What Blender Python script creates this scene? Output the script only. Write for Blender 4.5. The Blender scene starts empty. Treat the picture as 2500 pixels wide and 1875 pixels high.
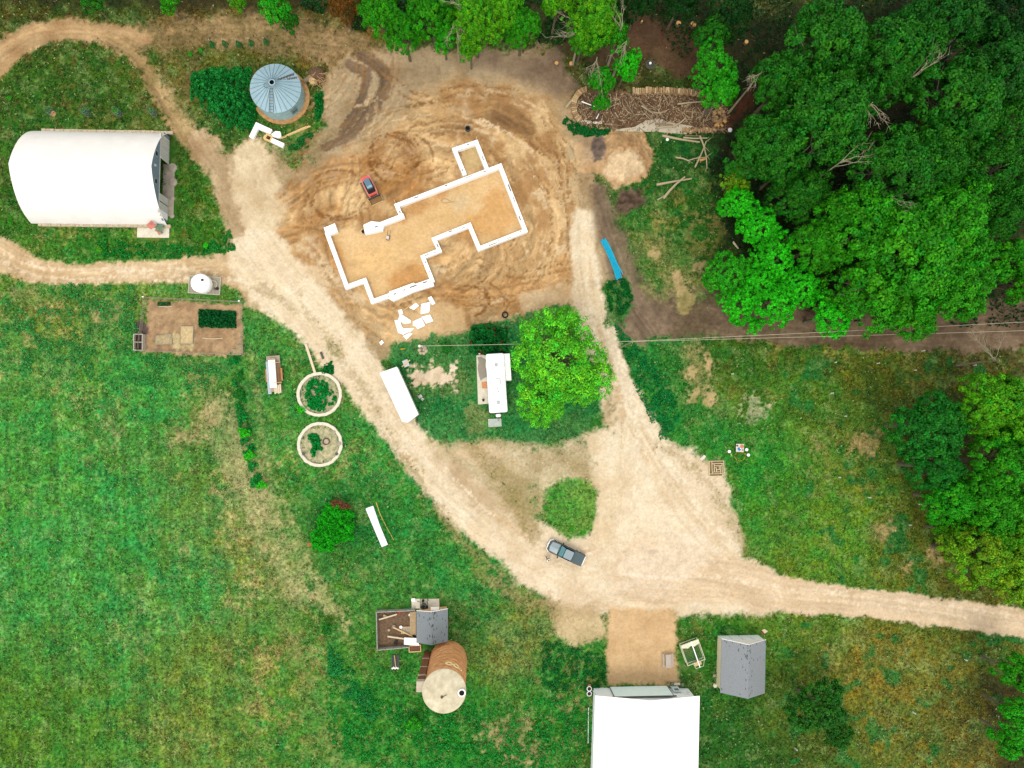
import bpy, math, random
import numpy as np
from mathutils import Matrix, Vector
R = math.radians
C = bpy.context.scene.collection
SC = bpy.context.scene

# ------------------------------------------------------------------ camera, sky, sun, exposure
H = 104.0                       # drone height in metres
FPX = 2500.0*24/36              # focal length in photo pixels
down = Vector((-80.0, -90.0, -FPX)).normalized()      # straight down, in camera axes (slight gimbal tilt)
ROT = down.rotation_difference(Vector((0, 0, -1))).to_matrix()
cam_d = bpy.data.cameras.new('drone_camera')
cam_d.sensor_width = 36; cam_d.lens = 24; cam_d.clip_start = 0.5; cam_d.clip_end = 2000
cam = bpy.data.objects.new('drone_camera', cam_d); C.objects.link(cam)
cam.matrix_world = Matrix.Translation((0, 0, H)) @ ROT.to_4x4()
SC.camera = cam

EL, AZ = 64, 15                 # soft high sun from the south south-west under thin cloud
wd = bpy.data.worlds.new('World'); SC.world = wd; wd.use_nodes = True
nt = wd.node_tree; sky = nt.nodes.new('ShaderNodeTexSky'); sky.sky_type = 'NISHITA'
sky.sun_disc = False; sky.sun_elevation = R(EL); sky.sun_rotation = R(180+AZ)
sky.air_density = 0.6; sky.dust_density = 4; sky.ozone_density = 0.3
veil = nt.nodes.new('ShaderNodeMix'); veil.data_type = 'RGBA'; veil.inputs[0].default_value = .8     # thin even cloud over the blue
veil.inputs[7].default_value = (6.0, 5.9, 5.7, 1)
nt.links.new(sky.outputs[0], veil.inputs[6]); nt.links.new(veil.outputs[2], nt.nodes['Background'].inputs[0])
nt.nodes['Background'].inputs[1].default_value = 0.15
sun_d = bpy.data.lights.new('sun', 'SUN'); sun_d.energy = 0.8; sun_d.angle = R(24); sun_d.color = (1, .95, .86)
sun = bpy.data.objects.new('sun', sun_d); C.objects.link(sun); sun.rotation_euler = (R(90-EL), 0, R(-AZ))
SC.view_settings.view_transform = 'Standard'; SC.view_settings.look = 'None'
SC.view_settings.gamma = 1; SC.view_settings.use_curve_mapping = False
SC.view_settings.exposure = 0.87
SC.cycles.max_bounces = 5; SC.cycles.diffuse_bounces = 3; SC.cycles.transparent_max_bounces = 6

# ------------------------------------------------------------------ helpers
def W(px, py, z=0.0):
    """point of the place seen at photo pixel (px,py), at height z"""
    d = ROT @ Vector((px-1250.0, 937.5-py, -FPX))
    t = (H-z)/-d.z
    return Vector((d.x*t, d.y*t, z))
RN = np.array(ROT)
def proj(x, y, z=0.0):
    """world -> photo pixel (numpy)"""
    v = np.stack([x, y, (z-H)+0*x], -1) @ RN      # R^T v
    return 1250+v[..., 0]/-v[..., 2]*FPX, 937.5-v[..., 1]/-v[..., 2]*FPX
def PXM(px, py, z=0): return (W(px+1, py, z)-W(px, py, z)).length
GAIN = 1.6
def lin(c): return [((v/255+.055)/1.055)**2.4 if v > 10 else v/255/12.92 for v in c]
def A(r, g, b): return tuple(v/GAIN for v in lin((r, g, b)))

_mats = {}
def mat(name, rgb, rough=.8, var=.15, scale=3., bump=0., metal=0., kind='noise', rgb2=None, alb=None, stretch=(1, 1, 1), spec=.3, up=1.):
    if name in _mats: return _mats[name]
    m = bpy.data.materials.new(name); m.use_nodes = True; _mats[name] = m
    n, l = m.node_tree.nodes, m.node_tree.links
    b = n['Principled BSDF']; b.inputs['Roughness'].default_value = rough; b.inputs['Metallic'].default_value = metal
    b.inputs['Specular IOR Level'].default_value = spec
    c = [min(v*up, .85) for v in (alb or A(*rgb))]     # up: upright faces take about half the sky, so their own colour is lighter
    tc = n.new('ShaderNodeTexCoord'); mp = n.new('ShaderNodeMapping'); mp.inputs['Scale'].default_value = stretch
    l.new(tc.outputs['Object'], mp.inputs[0])
    if kind == 'noise':
        t = n.new('ShaderNodeTexNoise'); t.inputs['Scale'].default_value = scale; t.inputs['Detail'].default_value = 6
        t.inputs['Roughness'].default_value = .65
        fac = t.outputs['Fac']
    elif kind == 'voronoi':
        t = n.new('ShaderNodeTexVoronoi'); t.inputs['Scale'].default_value = scale; fac = t.outputs['Distance']
    elif kind == 'wave':
        t = n.new('ShaderNodeTexWave'); t.inputs['Scale'].default_value = scale; t.inputs['Distortion'].default_value = .6
        t.inputs['Detail'].default_value = 3; fac = t.outputs['Fac']
    elif kind == 'brick':
        t = n.new('ShaderNodeTexBrick'); t.inputs['Scale'].default_value = scale
        t.inputs['Color1'].default_value = (.2, .2, .2, 1); t.inputs['Color2'].default_value = (.95, .95, .95, 1)
        t.inputs['Mortar'].default_value = (0, 0, 0, 1); t.inputs['Mortar Size'].default_value = .03
        fac = t.outputs['Color']
    l.new(mp.outputs[0], t.inputs['Vector'])
    rp = n.new('ShaderNodeValToRGB')
    lo = [v*(1-var*1.3) for v in c]; hi = [min(v*(1+var), .9) for v in c]
    if rgb2: lo = [v*up for v in A(*rgb2)]
    rp.color_ramp.elements[0].position = .28; rp.color_ramp.elements[1].position = .72
    if kind in ('brick', 'wave'): rp.color_ramp.elements[0].position = 0; rp.color_ramp.elements[1].position = 1
    rp.color_ramp.elements[0].color = (*lo, 1); rp.color_ramp.elements[1].color = (*hi, 1)
    l.new(fac, rp.inputs[0])
    out = rp.outputs[0]
    if kind != 'noise':
        t2 = n.new('ShaderNodeTexNoise'); t2.inputs['Scale'].default_value = 1.7; t2.inputs['Detail'].default_value = 5
        l.new(tc.outputs['Object'], t2.inputs['Vector'])
        mx = n.new('ShaderNodeMix'); mx.data_type = 'RGBA'; mx.blend_type = 'MULTIPLY'; mx.inputs[0].default_value = .5
        l.new(out, mx.inputs[6]); l.new(t2.outputs['Fac'], mx.inputs[7]); 
        ml = n.new('ShaderNodeVectorMath'); ml.operation = 'SCALE'; ml.inputs['Scale'].default_value = 1.3
        l.new(mx.outputs[2], ml.inputs[0]); out = ml.outputs[0]
    l.new(out, b.inputs['Base Color'])
    if bump:
        bp = n.new('ShaderNodeBump'); bp.inputs['Strength'].default_value = bump; bp.inputs['Distance'].default_value = .05
        l.new(fac, bp.inputs['Height']); l.new(bp.outputs[0], b.inputs['Normal'])
    return m

class MB:
    """collects faces for ONE mesh"""
    def __init__(s): s.v = []; s.f = []; s.smooth = False
    def add(s, v, f):
        o = len(s.v); s.v += [tuple(p) for p in v]; s.f += [tuple(i+o for i in q) for q in f]; return s
    def box(s, x, y, z, sx, sy, sz, rz=0., rx=0., ry=0., taper=1.):
        """centre x,y ; bottom z"""
        m = Matrix.Rotation(rz, 3, 'Z') @ Matrix.Rotation(ry, 3, 'Y') @ Matrix.Rotation(rx, 3, 'X')
        v = []
        for k, t in ((0, 1), (1, taper)):
            for i, j in ((-1, -1), (1, -1), (1, 1), (-1, 1)):
                p = m @ Vector((i*sx/2*t, j*sy/2*t, (k-.5)*sz)); v.append((p.x+x, p.y+y, p.z+z+sz/2))
        return s.add(v, [(3, 2, 1, 0), (4, 5, 6, 7), (0, 1, 5, 4), (1, 2, 6, 5), (2, 3, 7, 6), (3, 0, 4, 7)])
    def rbox(s, x, y, z, sx, sy, sz, rz=0., r=.1, n=4, top=.0):
        """box with rounded plan corners and a softened top edge"""
        pts = []
        for cx, cy, a0 in ((1, 1, 0), (-1, 1, 90), (-1, -1, 180), (1, -1, 270)):
            for k in range(n+1):
                a = R(a0+90*k/n); pts.append((cx*(sx/2-r)+r*math.cos(a), cy*(sy/2-r)+r*math.sin(a)))
        c, q = math.cos(rz), math.sin(rz); N = len(pts); v = []
        rings = [(1, z), (1, z+sz-top)] + ([(1-.3*top/min(sx, sy)*2, z+sz-top*.3), (1-top/min(sx, sy)*2, z+sz)] if top else [])
        for sc, zz in rings:
            for a, b in pts: v.append((x+(a*c-b*q)*sc, y+(a*q+b*c)*sc, zz))
        f = [tuple(range(N-1, -1, -1)), tuple(range((len(rings)-1)*N, len(rings)*N))]
        for k in range(len(rings)-1):
            for i in range(N): f.append((k*N+i, k*N+(i+1) % N, (k+1)*N+(i+1) % N, (k+1)*N+i))
        return s.add(v, f)
    def prism(s, poly, z0, z1):
        n = len(poly)
        ar = sum(poly[i][0]*poly[(i+1) % n][1]-poly[(i+1) % n][0]*poly[i][1] for i in range(n))
        if ar < 0: poly = poly[::-1]
        v = [(p[0], p[1], z0) for p in poly]+[(p[0], p[1], z1) for p in poly]
        return s.add(v, [tuple(range(n-1, -1, -1)), tuple(range(n, 2*n))]+[(i, (i+1) % n, n+(i+1) % n, n+i) for i in range(n)])
    def lathe(s, x, y, prof, n=24, cap0=True, cap1=True):
        v = []
        for r, z in prof:
            for i in range(n):
                a = 2*math.pi*i/n; v.append((x+r*math.cos(a), y+r*math.sin(a), z))
        f = []
        for k in range(len(prof)-1):
            for i in range(n): f.append((k*n+i, k*n+(i+1) % n, (k+1)*n+(i+1) % n, (k+1)*n+i))
        if cap0: f.append(tuple(range(n-1, -1, -1)))
        if cap1: f.append(tuple(range((len(prof)-1)*n, len(prof)*n)))
        return s.add(v, f)
    def tube(s, pts, rad, n=6):
        P = [Vector(p) for p in pts]; v = []
        if not isinstance(rad, (list, tuple)): rad = [rad]*len(P)
        for i, p in enumerate(P):
            t = (P[min(i+1, len(P)-1)]-P[max(i-1, 0)]).normalized()
            a = t.cross(Vector((0, 0, 1)) if abs(t.z) < .9 else Vector((1, 0, 0))).normalized(); b = t.cross(a)
            for k in range(n):
                q = 2*math.pi*k/n; v.append(p+(a*math.cos(q)+b*math.sin(q))*rad[i])
        f = [(i*n+k, i*n+(k+1) % n, (i+1)*n+(k+1) % n, (i+1)*n+k) for i in range(len(P)-1) for k in range(n)]
        f += [tuple(range(n-1, -1, -1)), tuple(range((len(P)-1)*n, len(P)*n))]
        return s.add(v, f)
    def wall(s, pts, th, z0, z1, closed=False):
        """mitred wall along a plan polyline"""
        n = len(pts); P = [Vector((p[0], p[1])) for p in pts]; L, Rr = [], []
        for i in range(n):
            a = P[i-1] if (i > 0 or closed) else None; b = P[(i+1) % n] if (i < n-1 or closed) else None
            d1 = (P[i]-a).normalized() if a is not None else (b-P[i]).normalized()
            d2 = (b-P[i]).normalized() if b is not None else d1
            n1 = Vector((-d1.y, d1.x)); n2 = Vector((-d2.y, d2.x)); m = (n1+n2).normalized(); k = th/2/max(m.dot(n1), .35)
            L.append(P[i]+m*k); Rr.append(P[i]-m*k)
        v = []
        for i in range(n): v += [(L[i].x, L[i].y, z0), (Rr[i].x, Rr[i].y, z0), (Rr[i].x, Rr[i].y, z1), (L[i].x, L[i].y, z1)]
        f = []
        for i in range(n if closed else n-1):
            a, b = 4*i, 4*((i+1) % n)
            for k in range(4): f.append((a+k, a+(k+1) % 4, b+(k+1) % 4, b+k))
        if not closed: f += [(3, 2, 1, 0), (4*n-4, 4*n-3, 4*n-2, 4*n-1)]
        return s.add(v, f)
    def build(s, name, m, parent=None, smooth=None):
        me = bpy.data.meshes.new(name); me.from_pydata(s.v, [], s.f); me.update()
        me.materials.append(m)
        import bmesh
        bm = bmesh.new(); bm.from_mesh(me); bmesh.ops.recalc_face_normals(bm, faces=bm.faces); bm.to_mesh(me); bm.free()
        if smooth or s.smooth:
            for p in me.polygons: p.use_smooth = True
            if hasattr(me, 'set_sharp_from_angle'): me.set_sharp_from_angle(angle=R(40))
        o = bpy.data.objects.new(name, me); C.objects.link(o)
        if parent is not None: o.parent = parent
        return o

def tag(o, label=None, cat=None, group=None, kind=None):
    if label: o['label'] = label
    if cat: o['category'] = cat
    if group: o['group'] = group
    if kind: o['kind'] = kind
    return o
def thing(name, label, cat, loc=(0, 0, 0), rz=0., group=None):
    o = bpy.data.objects.new(name, None); C.objects.link(o); o.empty_display_size = .3
    o.location = loc; o.rotation_euler = (0, 0, rz); return tag(o, label, cat, group)
def solo(name, mb, m, label, cat, loc=(0, 0, 0), rz=0., group=None, smooth=None):
    o = mb.build(name, m, None, smooth); o.location = loc; o.rotation_euler = (0, 0, rz); return tag(o, label, cat, group)
def copy_thing(root, loc, rz=None, label=None, scale=None):
    c = root.copy(); C.objects.link(c); c.location = loc
    if rz is not None: c.rotation_euler = (0, 0, rz)
    if scale is not None: c.scale = scale
    if label: c['label'] = label
    for ch in root.children:
        d = ch.copy(); C.objects.link(d); d.parent = c
        for g in ch.children:
            e = g.copy(); C.objects.link(e); e.parent = d
    return c
def ang(p, q): return math.atan2(q.y-p.y, q.x-p.x)
def loc_poly(pts, o, z=0.):
    return [((W(x, y, z)-o).x, (W(x, y, z)-o).y) for x, y in pts]
# ------------------------------------------------------------------ ground: one sheet, cut into its kinds of surface
rng = np.random.default_rng(7)
def vnoise(x, y, s, seed):
    g = np.random.default_rng(seed).random((256, 256)); x = x/s; y = y/s
    xi = np.floor(x).astype(int); yi = np.floor(y).astype(int); fx = x-xi; fy = y-yi
    fx = fx*fx*(3-2*fx); fy = fy*fy*(3-2*fy); a = xi % 256; b = yi % 256; a1 = (a+1) % 256; b1 = (b+1) % 256
    return (g[a, b]*(1-fx)+g[a1, b]*fx)*(1-fy)+(g[a, b1]*(1-fx)+g[a1, b1]*fx)*fy
def fbm(x, y, s, seed, o=4):
    t = 0; w = 1; tot = 0
    for k in range(o):
        t = t+w*vnoise(x+k*37.1, y-k*11.7, s/2**k, seed+k); tot += w; w *= .6
    return t/tot
def sstep(a, b, x):
    t = np.clip((x-a)/(b-a), 0, 1); return t*t*(3-2*t)
STEP = .2
gx = np.arange(-88, 88.01, STEP); gy = np.arange(-66, 76.01, STEP)
NX, NY = len(gx), len(gy)
X, Y = np.meshgrid(gx, gy, indexing='ij'); X = X.ravel(); Y = Y.ravel()
PX, PY = proj(X, Y)
Z = np.zeros_like(X)
n_edge = fbm(PX, PY, 34, 11, 5)-.5          # wobble of every border
n_fine = fbm(PX, PY, 9, 21, 3)-.5
n_mid = fbm(PX, PY, 45, 31, 4)-.5
n_xf = vnoise(PX, PY, 4.2, 23)-.5
n_big = fbm(PX, PY, 160, 41, 4)-.5
K = 2500/2212.0
# grass: (x, y, colour, dry colour, dry share) read off over the place
SEEDS = [
 (100,180,(36,88,26),(92,92,42),.45),(230,150,(34,88,26),(92,90,42),.4),(60,420,(30,98,26),(70,95,40),.35),(200,530,(26,112,38),(125,135,65),.3),
 (430,440,(38,104,28),(110,115,50),.3),(400,45,(92,76,42),(52,64,28),.5),(700,70,(104,84,52),(64,64,30),.45),(100,30,(48,66,22),(88,72,36),.5),
 (500,230,(20,92,36),(62,98,34),.3),(620,300,(48,112,42),(140,122,82),.4),(410,190,(54,80,34),(116,102,56),.5),(640,160,(38,84,28),(130,105,60),.35),
 (1300,150,(46,60,22),(88,70,44),.5),(1430,130,(52,56,26),(84,66,44),.6),(1450,330,(8,84,38),(48,104,42),.25),(1480,470,(24,94,32),(124,124,62),.4),
 (1450,580,(40,108,42),(168,148,98),.5),(1380,780,(8,116,54),(28,120,52),.2),(1450,870,(8,124,58),(40,125,55),.2),(1600,760,(48,98,32),(114,106,48),.45),
 (1650,1000,(30,120,42),(92,120,44),.4),(1750,850,(48,104,36),(122,118,54),.5),(1900,850,(66,98,36),(136,122,62),.5),(1900,1000,(74,106,38),(140,126,66),.55),
 (1800,1150,(72,120,38),(132,138,64),.5),(2000,950,(64,84,30),(108,98,48),.55),(1950,1200,(76,96,30),(124,110,54),.5),(2100,1280,(64,76,26),(98,88,42),.5),
 (1540,1380,(34,110,38),(112,120,64),.3),(1750,1450,(74,98,38),(132,114,64),.5),(1950,1450,(98,98,44),(130,116,66),.5),(2100,1550,(84,82,38),(92,80,44),.5),
 (1700,1620,(46,78,28),(98,90,44),.45),(1580,1600,(18,86,32),(60,98,40),.3),(1240,1450,(24,124,52),(122,128,72),.3),(1150,1330,(118,124,74),(50,114,52),.45),
 (1050,1250,(38,128,62),(122,134,84),.3),(900,1200,(34,124,62),(92,124,64),.35),(850,1000,(40,134,64),(120,140,80),.25),(760,1100,(14,110,52),(50,120,60),.25),
 (900,1450,(28,118,48),(98,120,54),.3),(800,1550,(38,128,52),(110,130,60),.35),(1000,1600,(10,124,44),(60,130,60),.25),(1150,1590,(24,118,48),(165,138,106),.3),
 (650,950,(48,130,60),(155,155,96),.3),(560,760,(48,134,64),(120,140,80),.3),(350,690,(74,134,64),(175,158,108),.45),(100,660,(76,134,62),(172,156,104),.5),
 (100,800,(58,140,68),(166,164,106),.42),(300,800,(38,146,70),(150,164,106),.3),(100,1000,(44,144,64),(98,156,86),.35),(100,1200,(40,144,68),(84,160,90),.4),
 (250,1100,(40,146,70),(84,160,90),.4),(100,1550,(50,124,42),(94,134,58),.4),(350,1300,(58,146,70),(124,166,98),.45),(400,1500,(74,136,60),(144,146,86),.4),
 (550,1200,(84,134,72),(178,164,116),.55),(600,1450,(68,126,56),(154,142,88),.5),(500,1000,(58,130,64),(172,160,112),.5),(470,1150,(64,140,72),(165,160,108),.5),
 (980,900,(34,130,58),(124,132,76),.3),(1000,830,(56,124,58),(130,135,80),.4),(950,740,(24,114,62),(80,120,70),.3),(1200,930,(18,110,48),(60,120,60),.2),
 (1240,1100,(52,130,48),(112,144,64),.4),(2180,700,(58,60,30),(84,66,44),.5),(1800,300,(40,40,20),(58,44,28),.5),(2100,100,(34,34,18),(50,38,24),.5),(1700,1300,(70,110,38),(130,120,60),.4),
]
acc = np.zeros((len(X), 7)); wt = np.zeros(len(X))
wx = PX+n_big*160; wy = PY+fbm(PX+900, PY, 160, 51, 4)*160-80
for x, y, c, d, s in SEEDS:
    w = 1/((wx-x*K)**2+(wy-y*K)**2+1500)**1.6
    acc += w[:, None]*np.array([*A(*c), *A(*d), s]); wt += w
acc /= wt[:, None]
west = sstep(760, 560, PX)*sstep(640, 800, PY); east = sstep(1650, 1900, PX)*sstep(850, 1000, PY)
acc[:, 6] *= 1-.22*west; acc[:, :3] *= (1-.04*west+.25*east)[:, None]; acc[:, 0] *= 1+.45*west; acc[:, 2] *= 1+.15*west; acc[:, 4] *= 1+.12*east; acc[:, 3] *= 1-.12*east; acc[:, 6] *= 1-.2*east
for j, v in enumerate(A(132, 162, 78)): acc[:, j] = acc[:, j]*.94+v*.06
patch = fbm(PX, PY, 70, 61, 5)*.42+fbm(PX, PY, 18, 71, 3)*.33+fbm(PX, PY, 6, 77, 2)*.25
mix = sstep(.0, .2, patch-(.64-.36*acc[:, 6]))
COL = acc[:, :3]*(1-mix[:, None])+acc[:, 3:6]*mix[:, None]
n_hue = fbm(PX+300, PY, 26, 83, 4)-.5
COL *= (1+.75*n_fine+.35*n_mid)[:, None]; gw = 1-mix; COL[:, 0] *= np.clip(1.12+(1.5*n_hue+.9*n_big)*gw, .5, 1.7)*(1-.16*mix); COL[:, 2] *= np.clip(.64-.5*n_hue*gw+.2*mix, .45, 1.2); COL *= (1+.5*n_xf)[:, None]
# lush clover spots in the right lawn, mown lines in the left field
spot = sstep(.66, .74, fbm(PX, PY, 38, 81, 2))*sstep(1850, 1950, PX)*sstep(820, 900, PY)
COL = COL*(1-.75*spot[:, None])+np.array(A(22, 112, 46))*.75*spot[:, None]
pale = sstep(.56, .72, fbm(PX-PY*.3, PY, 22, 97, 4))*.3; COL = COL*(1-pale[:, None])+np.array(A(142,168,96))*pale[:, None]
fm = sstep(720, 600, PX+(.0)*PY)*sstep(900, 1050, PY)
rows = vnoise(PX-PY*.03, PY*.012, 7, 91)-.5+.6*(vnoise(PX-PY*.03, PY*.02, 16, 93)-.5)
COL *= (1+.42*rows*fm)[:, None]
GRASS = np.ones(len(X)); CAT = np.zeros(len(X), int)
CATN = ['grass_field', 'dirt_road', 'construction_dirt', 'bare_soil', 'concrete_apron']

def sd_poly(px, py, P):
    d = np.full(px.shape, 1e9); ins = np.zeros(px.shape, bool); n = len(P)
    for i in range(n):
        ax, ay = P[i]; bx, by = P[(i+1) % n]; ex, ey = bx-ax, by-ay
        t = np.clip(((px-ax)*ex+(py-ay)*ey)/(ex*ex+ey*ey+1e-9), 0, 1)
        d = np.minimum(d, (px-ax-t*ex)**2+(py-ay-t*ey)**2)
        if ay != by:
            c = ((ay <= py) & (py < by)) | ((by <= py) & (py < ay)); ins ^= c & (px < ax+(py-ay)/(by-ay)*ex)
    d = np.sqrt(d); return np.where(ins, d, -d)
def paint(idx, a, c1, c2, cat, g, var, nse):
    m = np.clip(.5+nse*2.2, 0, 1)[:, None]
    c = np.array(A(*c1))*(1-m)+np.array(A(*(c2 or c1)))*m
    c = c*(1+(var if cat in (None, 0, 3) else var*.5)*n_fine[idx])[:, None]
    COL[idx] = COL[idx]*(1-a[:, None])+c*a[:, None]; GRASS[idx] = GRASS[idx]*(1-a)+g*a
    if cat is not None: CAT[idx[a > .5]] = cat
def sel(P, m):
    P = np.array(P); return np.nonzero((PX > P[:, 0].min()-m) & (PX < P[:, 0].max()+m) & (PY > P[:, 1].min()-m) & (PY < P[:, 1].max()+m))[0]
def poly(P, c1, c2=None, f=14, wob=30, op=1., cat=None, g=0., var=.5, k=K, ragged=.0, ns=None):
    P = [(x*k, y*k) for x, y in P]; i = sel(P, 60)
    d = sd_poly(PX[i], PY[i], P)+n_edge[i]*wob*1.5+(ragged+.3)*n_fine[i]*40+n_xf[i]*(6+14*ragged)
    paint(i, op*sstep(-f/2, f/2, d), c1, c2, cat, g, var, (ns if ns is not None else n_mid)[i])
    return i, d
def stroke(P, w, c1, c2=None, f=10, wob=14, op=1., cat=None, g=0., var=.5, k=K, streak=0., per=3.5, ragged=0., dz=0., bare=False):
    P = [(x*k, y*k) for x, y in P]
    if not isinstance(w, (list, tuple)): w = [w]*len(P)
    w = [v*k for v in np.interp(np.linspace(0, 1, len(P)), np.linspace(0, 1, len(w)), w)]; m = max(w)+40; i = sel(P, m); px, py = PX[i], PY[i]
    best = np.full(len(i), 1e9); bw = np.zeros(len(i)); lat = np.zeros(len(i)); al = np.zeros(len(i)); s0 = 0
    for j in range(len(P)-1):
        ax, ay = P[j]; bx, by = P[j+1]; ex, ey = bx-ax, by-ay; L = math.hypot(ex, ey)
        t = np.clip(((px-ax)*ex+(py-ay)*ey)/(L*L), 0, 1); d = np.hypot(px-ax-t*ex, py-ay-t*ey)
        q = d < best; best = np.where(q, d, best); bw = np.where(q, (w[j]*(1-t)+w[j+1]*t)/2, bw)
        lat = np.where(q, ((px-ax)*ey-(py-ay)*ex)/L, lat); al = np.where(q, s0+t*L, al); s0 += L
    d = bw-best+n_edge[i]*wob*1.4+(ragged+.22)*n_fine[i]*40+n_xf[i]*(6+14*ragged); a = op*sstep(-f/2, f/2, d)
    if bare: a = a*(GRASS[i] < .15)
    paint(i, a, c1, c2, cat, g, var, n_mid[i])
    if streak:
        sn = vnoise(lat+n_mid[i]*14, al*per/90, per, 17+len(P))-.5+.7*(vnoise(lat+n_mid[i]*10, al*.03, per*2.7, 19)-.5)
        COL[i] *= (1+streak*sn*a)[:, None]
    if dz: Z[i] += dz*a
    return i
def smooth_pts(P, n=6):
    P = np.array(P, float); out = []
    for i in range(len(P)-1):
        p0, p1, p2, p3 = P[max(i-1, 0)], P[i], P[i+1], P[min(i+2, len(P)-1)]
        for t in np.linspace(0, 1, n, endpoint=False):
            out.append(.5*((2*p1)+(-p0+p2)*t+(2*p0-5*p1+4*p2-p3)*t*t+(-p0+3*p1-3*p2+p3)*t**3))
    out.append(P[-1]); return [tuple(p) for p in out]

SAND, SAND2 = (240, 223, 192), (228, 207, 172)
TAN, TAN2 = (196, 172, 134), (168, 142, 106)
BROWN, BROWN2 = (150, 122, 90), (118, 92, 66)
CON, CON2 = (218, 184, 134), (194, 156, 106)
# forest floor, wood track
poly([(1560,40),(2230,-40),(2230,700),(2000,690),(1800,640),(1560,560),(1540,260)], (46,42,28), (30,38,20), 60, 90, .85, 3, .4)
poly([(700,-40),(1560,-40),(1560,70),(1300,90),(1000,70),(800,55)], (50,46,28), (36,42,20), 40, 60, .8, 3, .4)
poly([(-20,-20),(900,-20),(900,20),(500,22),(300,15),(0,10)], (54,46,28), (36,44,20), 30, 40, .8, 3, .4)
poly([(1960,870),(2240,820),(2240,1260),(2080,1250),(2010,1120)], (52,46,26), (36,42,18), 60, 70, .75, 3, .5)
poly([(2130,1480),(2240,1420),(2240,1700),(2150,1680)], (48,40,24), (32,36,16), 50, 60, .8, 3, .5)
stroke(smooth_pts([(1370,60),(1430,90),(1470,120)]), 90, (104,76,58), (80,58,42), 20, 40, .85, 3, .1)
stroke([(1240,90),(1310,120)], 60, (96,72,54), (70,54,38), 20, 40, .8, 3)
stroke(smooth_pts([(1380,680),(1500,670),(1620,690),(1780,705),(1950,712),(2100,705),(2240,690)]), [110,112,96,84,92,110,110], (138,116,94), (106,86,68), 16, 30, .95, 3, 0, var=.8, streak=.3, ragged=.2)
# dry track along the top, loop road round the barn
stroke(smooth_pts([(300,85),(420,70),(560,70),(690,90),(790,120),(860,160)]), [50,64,70,76,80,90], (162,134,94), (124,106,68), 40, 50, .85, None, .25, var=.9, ragged=.5, streak=.4)
stroke(smooth_pts([(380,90),(420,150),(400,200)]), 40, (120,100,62), (92,84,46), 30, 40, .6, None, .5)
stroke(smooth_pts([(-40,170),(0,118),(60,80),(120,67),(180,68),(250,76),(320,84)]), [66,64,50,46,46,42,20], (204,172,126), (170,136,94), 14, 20, 1, 1, 0, streak=.35)
stroke(smooth_pts([(240,88),(290,120),(335,180),(370,240),(400,285),(440,320)]), [24,26,34,36,50,70], (188,158,112), (150,124,82), 14, 26, .95, 1, .1, ragged=.35, streak=.5)
stroke(smooth_pts([(345,165),(380,220),(415,270)]), 30, (196,170,124), (120,116,64), 24, 30, .7, None, .5, ragged=.6)
stroke(smooth_pts([(430,300),(470,360),(520,430),(560,520),(590,600)]), [50,60,90,130,150], (206,182,144), (176,146,108), 20, 34, .95, 1, 0, streak=.45, ragged=.2)
poly([(470,350),(490,345),(520,310),(560,300),(600,330),(640,360),(690,340),(730,300),(700,260),(690,180),(760,120),(860,100),(1000,110),(1180,100),(1230,170),(1262,270),(1296,370),(1304,430),(1330,500),(1326,560),(1312,620),(1290,680),(1240,720),(1000,720),(800,790),(720,740),(640,660),(560,640),(490,600),(500,520)], TAN, TAN2, 24, 40, .95, 2, 0, var=.6, ragged=.15)
poly([(500,360),(520,312),(560,305),(590,340),(600,390),(640,430),(610,480),(590,560),(540,520),(510,450)], (232,212,176), (206,182,142), 14, 26, .9, 2)
poly([(600,330),(650,300),(690,290),(700,320),(650,350),(610,360)], (60,120,46), (134,124,82), 20, 30, .75, 0, .9, ragged=.6)
poly([(1300,270),(1390,290),(1405,340),(1395,380),(1330,410),(1300,380),(1250,370),(1240,320)], (216,182,138), (190,152,108), 10, 12, 1, 2, 0, var=.9)
poly([(1255,280),(1300,280),(1310,340),(1260,350)], (226,200,160), (150,128,104), 18, 24, .7, 2)
# grey scraped soil north of the pad
poly([(1040,110),(1200,110),(1260,190),(1200,210),(1100,165),(1000,160)], (150,128,104), (116,96,80), 30, 40, .8, 2, 0, var=.8)
poly([(700,270),(720,190),(800,150),(1000,130),(1080,160),(960,190),(880,250),(780,310),(700,360),(640,390)], (186,166,132), (158,136,102), 30, 40, .85, 2, 0, var=.7)
stroke(smooth_pts([(780,120),(825,150),(830,190),(800,240),(760,290),(700,320)]), [24,28,28,26,24,16], (124,102,80), (98,78,60), 6, 10, .85, 2, 0, var=.8, streak=.6, dz=-.05)
stroke(smooth_pts([(755,140),(790,160),(785,200),(765,250),(735,290)]), [20,24,22,20,14], (124,102,80), (98,78,60), 6, 10, .85, 2, 0, var=.8, streak=.6, dz=-.05)
# construction pad
PADP = [(590,530),(612,440),(690,375),(780,315),(850,262),(905,205),(990,178),(1100,186),(1190,225),(1232,320),(1240,450),(1255,600),(1235,650),(1150,685),(1000,705),(880,735),(850,745),(780,700),(700,640),(630,600)]
i, d = poly(PADP, CON, CON2, 60, 60, .95, 2, 0, var=.7)
a = sstep(-10, 20, d); cx, cy = 925*K, 500*K
rr = np.hypot(PX[i]-cx, PY[i]-cy)+n_mid[i]*40; th = np.arctan2(PY[i]-cy, PX[i]-cx)
st = vnoise(rr, th*9, 5, 5)-.5+.8*(vnoise(rr+40, th*14+3, 14, 6)-.5)+.6*(vnoise(rr*1.0, th*40, 3, 8)-.5)
COL[i] *= (1+.55*st*a)[:, None]; Z[i] += .05*st*a
q = fbm(PX[i], PY[i], 70, 141, 5); b = sstep(.52, .68, q)*a*.7
COL[i] = COL[i]*(1-b[:, None])+np.array(A(166,122,74))*b[:, None]
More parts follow.
